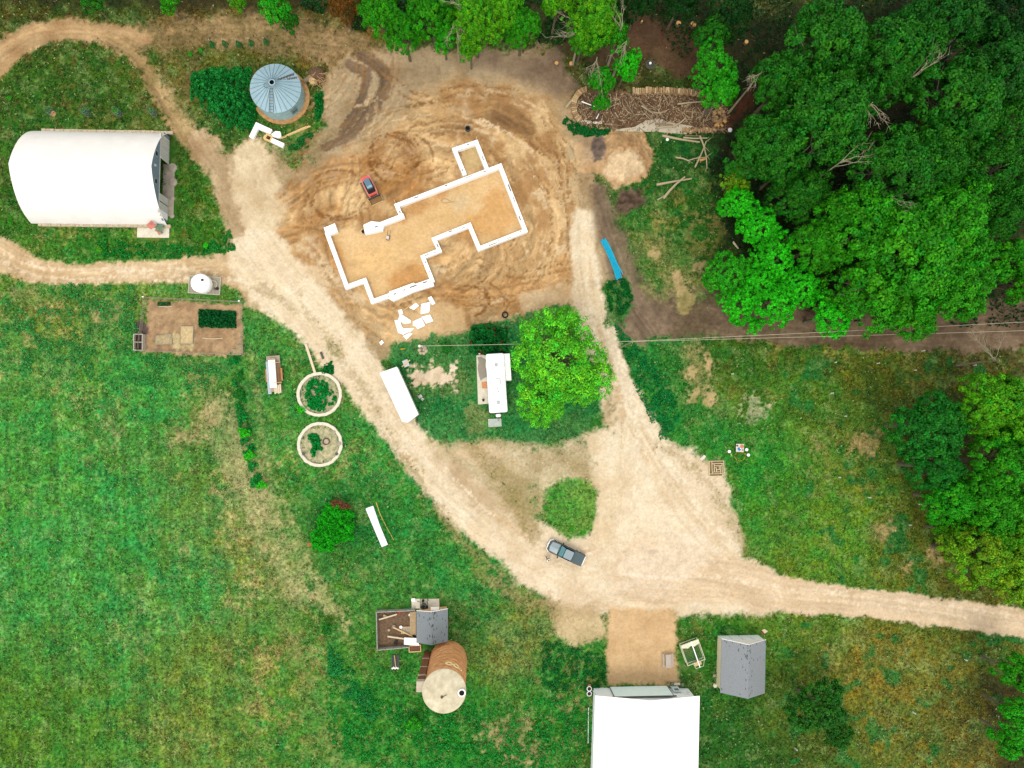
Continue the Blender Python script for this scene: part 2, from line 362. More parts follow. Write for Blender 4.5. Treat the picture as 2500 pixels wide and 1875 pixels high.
q = fbm(PX[i]+500, PY[i], 60, 151, 5); b = sstep(.58, .7, q)*a*.6
COL[i] = COL[i]*(1-b[:, None])+np.array(A(234,210,172))*b[:, None]
# churned darker ground around the loader, light rim tracks
for P, w, c in [([(640,420),(700,380),(780,370),(860,380)],60,(170,120,64)),([(800,340),(850,300),(900,340),(900,390),(860,430)],40,(158,108,56)),
                ([(620,500),(690,480),(720,470)],50,(176,126,70)),([(950,620),(990,660),(1000,700)],50,(150,106,60)),([(970,640),(1080,640),(1200,610),(1240,560)],60,(196,148,92)),
                ([(1000,260),(1060,240),(1130,280)],50,(160,118,70)),([(1085,250),(1130,270)],30,(120,92,66))]:
    stroke(smooth_pts(P), w, c, None, 40, 50, .6, None, 0, var=1, streak=.8, per=4)
def tread(P, gap, c, op):
    """a pair of track marks, each with a darker lip"""
    P = np.array(smooth_pts(P, 4)); d = np.gradient(P, axis=0); nrm = np.stack([-d[:, 1], d[:, 0]], -1)/np.linalg.norm(d, axis=1, keepdims=True)
    for q in (-gap/2, gap/2):
        stroke([tuple(p) for p in P+nrm*q], 4.5, c, None, 5, 4, op*.7, None, 0, dz=-.02, ragged=.1)
        stroke([tuple(p) for p in P+nrm*(q+3.2)], 1.6, (126,92,56), None, 3, 3, op, None, 0, dz=-.03, ragged=.1)
for k in range(120):                    # sweeping single marks round the house
    r0 = rng.uniform(190, 400); t0 = rng.uniform(-2.9, 1.9); t1 = t0+rng.uniform(.12, .45); e = rng.uniform(-60, 60)
    P = [(925+e+r0*1.05*math.cos(t), 480+r0*.8*math.sin(t)) for t in np.linspace(t0, t1, 7)]
    if min(p[0] for p in P) < 600 or max(p[0] for p in P) > 1290 or min(p[1] for p in P) < 180 or max(p[1] for p in P) > 700: continue
    stroke(P, rng.uniform(1.5, 4), [(126,92,54),(150,108,64),(238,212,172)][k % 3], None, 4, 5, rng.uniform(.3, .75), None, 0, dz=-.03, ragged=.1)
for k in range(46):
    x, y = rng.uniform(620, 1240), rng.uniform(210, 690); a0 = math.atan2(y-480, x-925)+math.pi/2+rng.uniform(-.5, .5); L_ = rng.uniform(50, 130); cv = rng.uniform(-.5, .5)
    P = [(x+L_*t*math.cos(a0+cv*t), y+L_*t*math.sin(a0+cv*t)) for t in (0, .33, .66, 1)]
    tread(P, rng.uniform(13, 18), [(168,126,78),(226,196,148),(150,112,70)][k % 3], rng.uniform(.3, .65))
for P in [[(1210,300),(1225,400),(1240,520),(1235,640)],[(1180,250),(1215,340),(1222,440)],[(640,600),(720,680),(790,760)],[(600,560),(660,640),(760,740)],[(620,480),(700,490),(760,560)],[(800,120),(900,210),(1000,190),(1120,200)],[(700,640),(760,690),(820,740)],[(1030,560),(1120,590),(1230,570)],[(960,640),(1060,650),(1180,620)]]:
    tread(P, 16, (172,130,82), .6)
for (x, y, r) in [(850,330,38),(850,330,52),(870,340,66),(730,420,60),(1010,650,40),(1030,655,60)]:
    for k in range(4):
        t0 = rng.uniform(0, 6); P = [(x+(r+k*3)*math.cos(t), y+(r+k*3)*.8*math.sin(t)) for t in np.linspace(t0, t0+1.6, 9)]
        stroke(P, 3, (122,82,42), None, 4, 5, .7, None, 0, dz=-.04)
# floor inside the walls
FLOOR = [(858,442),(1078,360),(1132,497),(1037,535),(1015,488),(940,518),(948,540),(914,556),(935,608),(850,640),(807,650),(785,602),(750,616),(704,500),(718,492),(790,500),(875,468)]
i, d = poly(FLOOR, (232,196,144), (220,182,126), 8, 6, 1, 2, 0, var=.35)
Z[i] = np.where(d > 2, .01*n_fine[i], Z[i])
poly([(990,318),(1030,305),(1052,355),(1010,372)], (214,186,134), (198,166,114), 6, 6, 1, 2, 0, var=.4)
for P, c in [([(1040,440),(1080,400),(1120,480),(1060,510),(980,500)],(216,164,100)),([(830,600),(900,560),(920,610),(850,640)],(200,142,78)),([(715,520),(740,540),(735,590),(718,570)],(204,148,84)),
             ([(860,455),(960,415),(940,440),(870,470)],(190,138,80)),([(980,420),(1010,410),(1020,440),(985,445)],(216,192,152)),([(760,540),(860,530),(840,600),(770,590)],(234,194,136))]:
    poly(P, c, None, 24, 34, .7, None, 0)
# sandy aprons round the pad
poly([(860,670),(950,650),(1000,660),(1010,715),(900,735),(850,740)], (226,196,150), (208,174,126), 24, 30, .8, 2)
poly([(1130,640),(1230,600),(1250,650),(1200,690),(1130,690)], (232,206,166), (206,172,124), 24, 30, .8, 2)
# roads
stroke(smooth_pts([(-40,540),(0,548),(60,580),(140,592),(260,590),(380,585),(480,580),(560,600)]), [70,72,54,46,46,50,60,90], (222,196,154), (200,170,128), 12, 16, 1, 1, 0, streak=.3)
stroke(smooth_pts([(560,560),(610,620),(680,690),(750,770),(820,860),(880,940),(950,1030),(1040,1110),(1140,1180),(1260,1230),(1400,1260)]), [130,120,110,100,92,88,96,110,120,130,140], SAND, SAND2, 16, 22, 1, 1, 0, streak=.18, ragged=.1)
stroke(smooth_pts([(1262,470),(1262,560),(1275,650),(1300,760),(1335,860),(1370,930),(1400,1010),(1430,1100),(1450,1180)]), [40,60,70,80,84,100,140,190,240], SAND, SAND2, 16, 22, 1, 1, 0, streak=.16)
poly([(1300,930),(1415,950),(1490,972),(1548,998),(1574,1060),(1592,1120),(1606,1200),(1700,1250),(1700,1320),(1450,1330),(1250,1330),(1120,1260),(1060,1170),(1200,1180),(1300,1140),(1320,1040)], SAND, (222,200,166), 22, 26, 1, 1)
stroke(smooth_pts([(1400,1240),(1560,1250),(1700,1285),(1860,1302),(2050,1325),(2250,1352)]), [150,110,74,62,60,62], (232,208,174), (216,190,154), 10, 14, 1, 1, 0, streak=.2)
poly([(920,960),(1000,930),(1100,950),(1290,960),(1310,1040),(1170,1060),(1160,1150),(1060,1130),(980,1060)], (226,204,170), (186,160,122), 50, 60, .85, 1, 0, ragged=.5)
poly([(930,950),(1000,930),(1090,945),(1060,965),(960,975)], (164,146,100), (140,140,84), 40, 50, .6, 1, .3, ragged=.9)
poly([(1080,1000),(1150,1010),(1165,1100),(1130,1140),(1070,1080)], (186,160,116), (150,136,88), 40, 50, .6, 1, .15, ragged=.9)
stroke(smooth_pts([(1160,1296),(1200,1312),(1260,1318),(1300,1312)]), 20, (150,118,82), (190,164,124), 30, 50, .7, 1, 0, ragged=.8)
poly([(975,975),(1050,955),(1090,980),(1040,1000),(985,990)], (228,204,168), (206,178,136), 14, 20, .8, 1)
poly([(1300,900),(1320,820),(1340,900),(1320,960)], (206,182,140), (150,136,90), 20, 30, .8, 1, 0, ragged=.4)
poly([(1195,1320),(1300,1320),(1310,1380),(1230,1395),(1190,1370)], (222,196,154), (190,166,124), 20, 30, .9, 1, 0)
poly([(1308,1310),(1462,1312),(1458,1400),(1468,1478),(1312,1476)], (220,186,140), (204,168,122), 16, 16, 1, 1, 0, var=.5)
poly([(1350,1190),(1500,1150),(1560,1200),(1450,1280),(1300,1280)], (240,222,196), None, 60, 50, .6, None)
for base in ([(610,620),(680,690),(750,770),(820,860),(880,940),(950,1030),(1040,1110),(1140,1180),(1260,1230),(1400,1260),(1560,1265),(1700,1290),(1860,1302),(2050,1325),(2230,1350)], [(1265,560),(1275,650),(1300,760),(1335,860),(1370,930),(1420,1020),(1500,1130),(1600,1220),(1740,1280)], [(1265,560),(1280,660),(1310,780),(1340,900),(1330,1040),(1300,1180),(1200,1200)], [(0,548),(60,580),(140,592),(260,590),(380,585),(480,580),(600,620)]):
    B_ = np.array(smooth_pts(base, 5)); dd = np.gradient(B_, axis=0); nn = np.stack([-dd[:, 1], dd[:, 0]], -1)/np.linalg.norm(dd, axis=1, keepdims=True)
    for k in range(26):
        i0 = rng.integers(0, max(1, len(B_)-14)); i1 = i0+rng.integers(8, 26); q = rng.normal()*16; seg = B_[i0:i1]+nn[i0:i1]*(q+np.linspace(0, rng.normal()*10, len(B_[i0:i1])))[:, None]
        stroke([tuple(p) for p in seg], rng.uniform(1.5, 4.5), [(206,178,138),(248,234,208),(214,188,150)][k % 3], None, 4, 5, rng.uniform(.25, .55), None, 0, ragged=.15, bare=True)
for k in range(60):                     # damp or dirty blotches
    x, y = rng.uniform(560, 1560), rng.uniform(560, 1340); r = rng.uniform(3, 12); i = sel([(x*K-30, y*K-30), (x*K+30, y*K+30)], 0)
    d = r*K-np.hypot(PX[i]-x*K, (PY[i]-y*K)*1.4)+n_fine[i]*30; m_ = GRASS[i] < .2; a = .5*sstep(-3, 5, d)*m_; COL[i] *= (1-.35*a)[:, None]
# brown verge between road and grass, grass returning
for P, w in [([(640,640),(700,720),(790,850),(850,950),(920,1060),(1000,1170),(1100,1250)], 14), ([(1420,960),(1500,1010),(1570,1100),(1610,1200)], 16), ([(560,620),(600,640),(640,670)],20), ([(990,940),(1080,1030),(1160,1160)],24), ([(1040,1240),(1120,1290),(1190,1320)],30)]:
    stroke(smooth_pts(P), w, (170,142,104), (140,132,78), 18, 30, .55, None, .4, ragged=.8)
stroke(smooth_pts([(1292,395),(1310,460),(1335,540),(1370,640),(1400,690)]), [30,50,64,84,96], (140,120,98), (106,88,72), 34, 40, .9, 3, 0, streak=.5, ragged=.2)
# lawn triangle, island, grass beds
poly([(845,745),(880,738),(990,722),(1080,692),(1130,680),(1225,660),(1245,700),(1250,760),(1295,800),(1300,860),(1270,930),(1180,960),(1060,945),(960,960),(905,920),(870,860),(835,800)], (34,122,58), (70,128,62), 12, 20, .96, 0, 1, ragged=.25)
poly([(880,840),(940,850),(900,920),(960,950)], (60,130,64), None, 40, 40, .5, 0, 1)
poly([(880,810),(960,770),(1005,790),(1010,850),(900,850)], (110,128,70), (60,124,56), 30, 40, .7, None, .9, ragged=.6)
poly([(1262,940),(1335,915),(1345,1060),(1320,1170),(1280,1180),(1292,1060)], SAND, (222,198,160), 24, 20, 1, 1)
poly([(1182,1060),(1218,1034),(1262,1034),(1286,1062),(1284,1110),(1260,1160),(1226,1164),(1194,1138),(1178,1100)], (66,140,50), (112,150,62), 10, 10, .95, 0, 1, ragged=.2)
poly([(890,806),(950,795),(975,812),(970,826),(985,822),(960,832),(895,830)], (232,212,184), (216,192,158), 5, 14, 1, 3, 0, ragged=.3)
poly([(968,786),(985,784),(986,802),(970,800)], (236,220,194), None, 4, 10, 1, 3, 0)
for k in range(22):
    x, y = rng.uniform(880, 1000), rng.uniform(775, 850); r = rng.uniform(2, 6)
    poly([(x-r, y), (x, y-r*.7), (x+r, y), (x, y+r*.7)], (228,206,174), None, 4, 8, .85, None, 0)
poly([(1010,885),(1060,880),(1070,930),(1010,935)], (150,146,92), (110,130,70), 30, 30, .6, None, .8, ragged=.5)
poly([(1308,620),(1350,600),(1365,660),(1350,700),(1310,700)], (24,116,46), (70,120,50), 14, 22, .9, 0, 1, ragged=.4)
# dry grass, bare patches and clumps on the east side
for P, c in [([(1400,480),(1500,560),(1540,640),(1400,640),(1370,540)],(150,138,84)),([(1500,730),(1540,800),(1530,880),(1490,860),(1480,760)],(176,152,104)),([(1395,590),(1480,600),(1520,640),(1420,650)],(190,164,114))]:
    poly(P, c, (60,110,44), 40, 40, .6, None, .7, ragged=1.2)
for x, y, r in [(1497,800,14),(1500,850,12),(1530,790,16),(1535,860,12),(1460,600,16),(1510,590,14),(1420,560,18),(1480,650,20)]:
    poly([(x-r*.3, y-r*1.4), (x+r*.5, y-r), (x+r*.5, y+r*.3), (x+r*.1, y+r*1.3), (x-r*.5, y+r*.6), (x-r*.6, y-r*.5)], (206,176,130), (150,140,84), 10, 34, .85, None, 0, ragged=.4)
for r_, w_ in [(26, 9), (44, 11)]:
    stroke([(1512+r_*math.cos(t), 503+r_*.95*math.sin(t)) for t in np.linspace(-2.2 if r_ > 30 else 0, 2.2 if r_ > 30 else 6.2, 24)], w_, (132,124,66), (96,104,48), 8, 10, .75, None, .6, ragged=.4)
poly([(1610,860),(1640,855),(1658,880),(1648,905),(1618,908),(1604,885)], (202,190,150), (70,124,70), 6, 8, .9, None, .5, ragged=1.6)
for x, y, r in [(1880,965,24),(1850,955,16),(2020,1200,14),(1950,1230,16),(1900,1150,20),(1770,960,14),(1990,920,18)]:
    poly([(x-r, y-r*.6), (x+r, y-r), (x+r*.8, y+r), (x-r*.7, y+r*.8)], (182,156,106), (120,112,60), 24, 30, .75, None, .6, ragged=1.2)
stroke([(1720,985),(1755,975),(1765,1000),(1740,1020)], 3, (150,140,80), None, 4, 6, .6)
# west field: bare rows, worn verge by the garden
for P, w in [([(470,880),(500,960),(540,1080),(590,1180),(640,1280)], 60), ([(560,1020),(610,1140),(680,1260),(740,1340)], 30)]:
    stroke(smooth_pts(P), w, (196,178,130), (120,140,80), 40, 50, .6, None, .6, ragged=1.2, streak=.5)
stroke(smooth_pts([(540,760),(560,880),(580,1000),(620,1100),(680,1230),(760,1400)]), 12, (150,156,96), None, 20, 20, .5, None, .7, ragged=.5)
stroke(smooth_pts([(600,1260),(640,1400),(690,1560),(740,1650)]), 40, (160,146,90), (90,130,60), 50, 50, .5, None, .8, ragged=1)
for x, y, r in [(1090,1590,50),(1130,1620,40),(400,940,30),(230,680,26),(60,640,30),(450,900,26),(880,1000,20),(730,760,16)]:
    poly([(x-r, y-r*.5), (x+r, y-r*.6), (x+r, y+r*.6), (x-r, y+r*.5)], (190,164,120), (120,128,74), 30, 30, .6, None, .5, ragged=1.3)
# garden soil, compost, soil heaps, gravel inside the silo rings, wood chip yard
poly([(318,648),(425,652),(522,658),(526,766),(420,768),(302,760),(316,700)], (184,154,116), (162,130,96), 6, 8, 1, 3, 0, var=.9)
poly([(374,726),(418,728),(416,754),(372,752)], (196,180,134), None, 10, 12, .8, None, .2, ragged=.5)
poly([(1240,205),(1290,195),(1380,198),(1500,205),(1560,230),(1580,270),(1540,285),(1440,285),(1340,280),(1250,265)], (134,104,78), (100,78,58), 8, 8, 1, 3, 0, var=1.3)
poly([(1560,240),(1620,190),(1640,210),(1600,260),(1570,280)], (110,64,44), (84,50,36), 20, 30, .8, 3)
poly([(620,195),(650,180),(665,200),(640,225)], (70,58,40), None, 14, 20, .5)
# heaps
def heap(P, hgt, c1, c2, var=1.):
    i, d = poly(P, c1, c2, 8, 16, 1, 3, 0, var=var); a = sstep(-4, 40, d)
    Z[i] += hgt*a*(1+.5*n_mid[i]+.35*n_fine[i])
heap([(1310,278),(1390,290),(1408,335),(1398,378),(1340,400),(1300,350)], 1.3, (206,170,124), (180,140,96))
poly([(1320,340),(1370,335),(1390,370),(1345,395),(1300,380)], (232,206,166), None, 20, 24, .8, None, 0)
heap([(1283,298),(1300,290),(1312,322),(1300,345),(1284,350),(1276,325)], .5, (132,114,100), (98,84,76), 1.4)
heap([(1338,412),(1385,408),(1400,440),(1350,470),(1325,450)], .9, (118,98,80), (92,74,60), 1.6)
heap([(290,693),(312,686),(318,716),(300,728),(288,714)], .6, (104,88,82), (84,70,66), .6)
for P in ([(916,1484),(1096,1456),(1096,1578),(918,1588)],[(1158,862),(1204,860),(1206,992),(1163,992)],[(1190,1020),(1228,1020),(1228,1044),(1190,1044)],[(330,545),(420,545),(420,590),(330,590)],[(405,330),(432,330),(432,545),(405,545)],
          [(458,674),(545,674),(545,724),(458,724)],[(1725,1120),(1770,1120),(1770,1166),(1725,1166)],[(745,925),(820,925),(820,1005),(745,1005)],[(745,1045),(822,1045),(822,1125),(745,1125)],[(955,1595),(978,1595),(978,1634),(955,1634)],[(1660,1560),(1722,1560),(1722,1640),(1660,1640)],[(1850,1530),(1878,1530),(1878,1552),(1850,1552)]):
    i = sel(P, 5); d = sd_poly(PX[i], PY[i], P); GRASS[i[d > 0]] = 0
COL = np.clip(COL, .002, .85)
# slight roughness of bare ground
Z += .03*(1-GRASS)*n_fine+.05*n_mid*GRASS*0

def ground_mat():
    m = bpy.data.materials.new('ground'); m.use_nodes = True; n, l = m.node_tree.nodes, m.node_tree.links
    b = n['Principled BSDF']; b.inputs['Roughness'].default_value = .95; b.inputs['Specular IOR Level'].default_value = .1
    at = n.new('ShaderNodeAttribute'); at.attribute_name = 'Col'
    ga = n.new('ShaderNodeAttribute'); ga.attribute_name = 'grass'
    tc = n.new('ShaderNodeTexCoord')
    def nz(s, det, rough=.6):
        t = n.new('ShaderNodeTexNoise'); t.inputs['Scale'].default_value = s; t.inputs['Detail'].default_value = det; t.inputs['Roughness'].default_value = rough
        l.new(tc.outputs['Object'], t.inputs['Vector']); return t.outputs['Fac']
    def ramp(f, a, b_, lo, hi):
        r = n.new('ShaderNodeMapRange'); r.inputs[1].default_value = a; r.inputs[2].default_value = b_; r.inputs[3].default_value = lo; r.inputs[4].default_value = hi
        l.new(f, r.inputs[0]); return r.outputs[0]
    f1, f2, f3 = nz(2.3, 4, .72), nz(.9, 5, .7), nz(4.5, 2, .5)
    g1 = ramp(f1, .3, .7, .3, 1.85); d1 = ramp(f1, .3, .7, .84, 1.13); gs = ramp(f3, .64, .72, 1, .66); gm = n.new('ShaderNodeMath'); gm.operation = 'MULTIPLY'; l.new(d1, gm.inputs[0]); l.new(gs, gm.inputs[1]); d1 = gm.outputs[0]; g2 = ramp(f2, .3, .7, .72, 1.3)
    mx = n.new('ShaderNodeMix'); l.new(ga.outputs['Fac'], mx.inputs[0]); l.new(d1, mx.inputs[2]); l.new(g1, mx.inputs[3])
    mu = n.new('ShaderNodeMath'); mu.operation = 'MULTIPLY'; l.new(mx.outputs[0], mu.inputs[0]); l.new(g2, mu.inputs[1])
    mg = n.new('ShaderNodeMix'); l.new(ga.outputs['Fac'], mg.inputs[0]); l.new(mx.outputs[0], mg.inputs[2]); l.new(mu.outputs[0], mg.inputs[3])
    sc = n.new('ShaderNodeVectorMath'); sc.operation = 'SCALE'; l.new(at.outputs['Color'], sc.inputs[0]); l.new(mg.outputs[0], sc.inputs['Scale'])
    l.new(sc.outputs[0], b.inputs['Base Color'])
    bp = n.new('ShaderNodeBump'); bp.inputs['Strength'].default_value = .6; bp.inputs['Distance'].default_value = .12
    l.new(f1, bp.inputs['Height']); l.new(bp.outputs[0], b.inputs['Normal'])
    return m
GM = ground_mat()
def np_mesh(name, V, F, m, col=None, grass=None, smooth=False):
    me = bpy.data.meshes.new(name); k = F.shape[1]
    me.vertices.add(len(V)); me.vertices.foreach_set('co', np.ascontiguousarray(V, dtype=np.float32).ravel())
    me.loops.add(F.size); me.loops.foreach_set('vertex_index', np.ascontiguousarray(F, dtype=np.int32).ravel())
    me.polygons.add(len(F)); me.polygons.foreach_set('loop_start', np.arange(0, F.size, k, dtype=np.int32))
    me.update(calc_edges=True); me.materials.append(m)
    if smooth: me.polygons.foreach_set('use_smooth', np.ones(len(F), bool))
    if col is not None:
        a = me.color_attributes.new('Col', 'FLOAT_COLOR', 'POINT')
        a.data.foreach_set('color', np.concatenate([col, np.ones((len(V), 1))], 1).astype(np.float32).ravel())
    if grass is not None:
        a = me.attributes.new('grass', 'FLOAT', 'POINT'); a.data.foreach_set('value', grass.astype(np.float32))
    return me
I = np.arange(NX*NY).reshape(NX, NY)
F = np.stack([I[:-1, :-1], I[1:, :-1], I[1:, 1:], I[:-1, 1:]], -1).reshape(-1, 4)
fc = CAT[F[:, 0]]
VV = np.stack([X, Y, Z], -1)
edge = (np.abs(X) > 87.9) | (Y < -65.9) | (Y > 75.9); VV[edge, 2] = 0
for c, nm in enumerate(CATN[:4]):
    Fs = F[fc == c]; u, inv = np.unique(Fs, return_inverse=True)
    me = np_mesh(nm, VV[u], inv.reshape(-1, 4), GM, COL[u], GRASS[u], True)
    o = bpy.data.objects.new(nm, me); C.objects.link(o); o['kind'] = 'structure'
# the land beyond the frame, same level, joined edge to edge
B = 600; x0, x1, y0, y1 = gx[0], gx[-1], gy[0], gy[-1]
ov = np.array([(x0, y0, 0), (x1, y0, 0), (x1, y1, 0), (x0, y1, 0), (-B, -B, 0), (B, -B, 0), (B, B, 0), (-B, B, 0)], float)
of = np.array([(4, 5, 1, 0), (5, 6, 2, 1), (6, 7, 3, 2), (7, 4, 0, 3)])
me = np_mesh('surrounding_land', ov, of, GM, np.tile(np.array(A(50, 105, 45)), (8, 1)), np.ones(8))
o = bpy.data.objects.new('surrounding_land', me); C.objects.link(o); o['kind'] = 'structure'

def gidx(x, y): return np.clip(((x-gx[0])/STEP).round().astype(int), 0, NX-1)*NY+np.clip(((y-gy[0])/STEP).round().astype(int), 0, NY-1)
def GZ(p): return float(Z[gidx(np.array([p.x]), np.array([p.y]))[0]])

def leaf_mat(name, tint=(1, 1, 1), rough=.55):
    m = bpy.data.materials.new(name); m.use_nodes = True; n, l = m.node_tree.nodes, m.node_tree.links
    b = n['Principled BSDF']; b.inputs['Roughness'].default_value = rough; b.inputs['Specular IOR Level'].default_value = .12
    at = n.new('ShaderNodeAttribute'); at.attribute_name = 'Col'
    mu = n.new('ShaderNodeVectorMath'); mu.operation = 'MULTIPLY'; mu.inputs[1].default_value = tint
    l.new(at.outputs['Color'], mu.inputs[0]); l.new(mu.outputs[0], b.inputs['Base Color'])
    tr = n.new('ShaderNodeBsdfTranslucent'); l.new(mu.outputs[0], tr.inputs[0])
    ms = n.new('ShaderNodeMixShader'); ms.inputs[0].default_value = .22
    l.new(b.outputs[0], ms.inputs[1]); l.new(tr.outputs[0], ms.inputs[2]); l.new(ms.outputs[0], n['Material Output'].inputs[0])
    return m
LEAFW = leaf_mat('leaves')       # colour straight from the leaf
def leaves(P, Nrm, size, rg, asp=.62):
    """diamond leaves at points P facing Nrm"""
    n = len(P); r = rg.normal(size=(n, 3)); N = Nrm/np.linalg.norm(Nrm, axis=1, keepdims=True)
    a = r-np.sum(r*N, 1, keepdims=True)*N; a /= np.linalg.norm(a, axis=1, keepdims=True); b = np.cross(N, a)
    s = (size*rg.uniform(.55, 1.5, n))[:, None]
    V = np.stack([P-a*s, P-b*s*asp+N*s*.18, P+a*s, P+b*s*asp+N*s*.18], 1).reshape(-1, 3)
    return V, np.arange(4*n).reshape(-1, 4)

# short tufts all over the grass: real blades standing up from the sheet
n = 420000
tx, ty = rng.uniform(-84, 84, n), rng.uniform(-62, 68, n); gi = gidx(tx, ty)
keep = rng.random(n) < GRASS[gi]**2*(.35+.65*sstep(.42, .58, fbm(PX[gi], PY[gi], 30, 201, 3)))
tx, ty, gi = tx[keep], ty[keep], gi[keep]; n = len(tx)
P = np.stack([tx, ty, Z[gi]+.06+.09*rng.random(n)], -1); Nn = rng.normal(size=(n, 3))*.55+np.array([0, 0, 1.])
V, Fq = leaves(P, Nn, .15, rng, .5)
tc_ = COL[gi]*rng.uniform(.4, 2.0, (n, 1)); dry = rng.random(n) < .25*acc[gi, 6]+.03
tc_[dry] = tc_[dry]*.5+acc[gi[dry], 3:6]*rng.uniform(.5, 1.2, (dry.sum(), 1))*np.array([.86, 1, .9])
fl = rng.random(n) < .07; tc_[fl] = np.array(A(168, 188, 118))*rng.uniform(.6, 1.2, (fl.sum(), 1))
me = np_mesh('grass_tufts', V, Fq, LEAFW, np.repeat(np.clip(tc_, 0, .6), 4, 0))
o = bpy.data.objects.new('grass_tufts', me); C.objects.link(o)
tag(o, 'short tufts of meadow and lawn grass over the ground', 'grass', kind='stuff')
# ------------------------------------------------------------------ materials
WHITE = mat('white_membrane', None, .5, .05, .5, alb=(.62, .60, .565))
WSTEEL = mat('white_steel', None, .45, .05, .8, alb=(.72, .71, .69))
FOAM = mat('white_foam', None, .85, .07, 3, alb=(.80, .79, .77))
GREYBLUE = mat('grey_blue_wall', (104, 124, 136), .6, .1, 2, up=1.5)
GALV = mat('galvanised_roof', (158, 190, 202), .5, .1, .9)
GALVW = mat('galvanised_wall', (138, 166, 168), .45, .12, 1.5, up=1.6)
RUST = mat('rusty_streak', (112, 82, 70), .8, .3, 5)
CONC = mat('weathered_concrete', (206, 194, 170), .9, .14, 1.6, .2)
CONCG = mat('grey_concrete', (176, 166, 148), .9, .22, 1.3, .3)
PALE = mat('pale_concrete', (236, 228, 206), .9, .14, 2.2, .3)
STONE = mat('stub_wall_stone', (206, 190, 160), .9, .3, 3, .4)
RUSTRING = mat('stained_footing', (196, 152, 100), .9, .35, 2.2, .3)
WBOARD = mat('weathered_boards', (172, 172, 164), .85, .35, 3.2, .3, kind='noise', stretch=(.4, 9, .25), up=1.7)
BLACK = mat('black_opening', (12, 12, 12), .9, .1)
DARK = mat('dark_rubber', (40, 40, 40), .8, .2)
DSTEEL = mat('dark_steel', (86, 84, 80), .6, .25, 6)
GLASS = mat('window_glass', (60, 90, 100), .1, .1, spec=.6)
LUM = mat('new_lumber', (236, 200, 140), .8, .14, 5, stretch=(1, 6, 6))
LUMP = mat('pale_lumber', (232, 216, 184), .8, .14, 5, stretch=(1, 6, 6))
OLDW = mat('old_grey_wood', (172, 164, 142), .85, .28, 4, .2, stretch=(1, 7, 7))
BARK = mat('bark', (128, 112, 92), .9, .3, 5, .5)
LOGP = mat('peeled_log', (196, 178, 142), .85, .22, 5, .3, stretch=(2, 2, 2))
LOGG = mat('grey_log', (150, 132, 108), .9, .28, 5, .3)
CUT = mat('cut_wood', (226, 172, 104), .85, .2, 12)
SHING = mat('grey_shingles', (140, 148, 152), .95, .22, 9, .3)
SHINGD = mat('dark_shingle_tabs', (70, 74, 82), .95, .2, 6)
BRICK = mat('silo_brick', (198, 132, 88), .9, .3, 1.6, .4, kind='brick', rgb2=(120, 66, 42))
LIMB = mat('limb_bark', (120, 112, 88), .9, .3, 4)
def FLAT(n, c, r=.6, v=.08, **k): return mat(n, c, r, v, 4, **k)

# ------------------------------------------------------------------ hoop barn
o = W(250, 437); bn = thing('hoop_barn', 'long hoop barn with a smooth white membrane roof and grey board end', 'barn', o)
L2, HW = (W(414, 437)-W(85, 437)).x/2, (W(250, 328)-W(250, 552)).y/2
prof = [(1, 0.35), (.985, .7), (.94, 1.3), (.885, 1.95), (.81, 2.6), (.72, 3.25), (.6, 3.9), (.46, 4.5), (.30, 5.05), (.15, 5.45), (0, 5.75)]
pr = [(-d*HW, z) for d, z in prof]+[(d*HW, z) for d, z in prof[-2::-1]]
def arch(x0, x1, prf, th=.06):
    m = MB(); n = len(prf); v = []
    for x, k in ((x0, 1), (x1, 1), (x1, 1-th/HW), (x0, 1-th/HW)): v += [(x, y*k, z*(k if k == 1 else k)) for y, z in prf]
    f = []
    for a, b in ((0, 1), (1, 2), (2, 3), (3, 0)): f += [(a*n+i, a*n+i+1, b*n+i+1, b*n+i) for i in range(n-1)]
    f += [(0, n, 2*n, 3*n), (n-1, 4*n-1, 3*n-1, 2*n-1)]; return m.add(v, f)
roof = arch(-L2, L2, pr).build('roof', WHITE, bn, True)
def gable(x, z0, prf, th):
    zs = [p for p in prf if p[1] >= z0]; y0 = np.interp(z0, [p[1] for p in prof], [p[0] for p in prof])*HW
    P = [(-y0, z0)]+zs+[(y0, z0)]; n = len(P)
    return MB().add([(x-th/2, y*.985, z) for y, z in P]+[(x+th/2, y*.985, z) for y, z in P], [tuple(range(n)), tuple(range(2*n-1, n-1, -1))]+[(i, (i+1) % n, n+(i+1) % n, n+i) for i in range(n)])
XE = L2-.18
gable(XE, 3.0, pr, .1).build('gable_wall', GREYBLUE, bn)
gable(-L2+.3, .2, pr, .1).build('back_wall', GREYBLUE, bn)
MB().box(XE+.03, 0, 2.9, .2, 2*HW*.84, .1).build('gable_sill', mat('sill_white', (214, 216, 210)), bn)
for y in (2.5, -1.6):
    wn = MB().box(XE+.07, y, 3.7, .05, .9, .7).build('window', mat('window_trim', (170, 178, 180)), bn)
    MB().box(XE+.1, y, 3.8, .03, .6, .5).build('pane', BLACK, wn)
MB().lathe(XE+.07, .6, [(.2, 4.3), (.2, 4.6)], 10).build('vent', mat('vent_white', (220, 220, 215)), bn)
for y0, y1, nm in ((6.1, 2.35, 'plank_door'), (-2.9, -4.0, 'plank_door'), (-4.15, -5.2, 'plank_door')):
    m = MB(); n = int((y0-y1)/.3); w = (y0-y1)/n
    for k in range(n): m.box(XE+.02+.02*(k % 2), y0-(k+.5)*w, .05, .08, w*.94, 2.84-.06*((k*7) % 3))
    m.build(nm, WBOARD, bn)
MB().box(XE+.04, -5.75, .05, .1, 1.0, 2.6).build('white_door', WSTEEL, bn)
for y in (6.45, -6.45): MB().box(XE, y*.985, .05, .1, .62, 1.7).build('corner_board', GREYBLUE, bn)
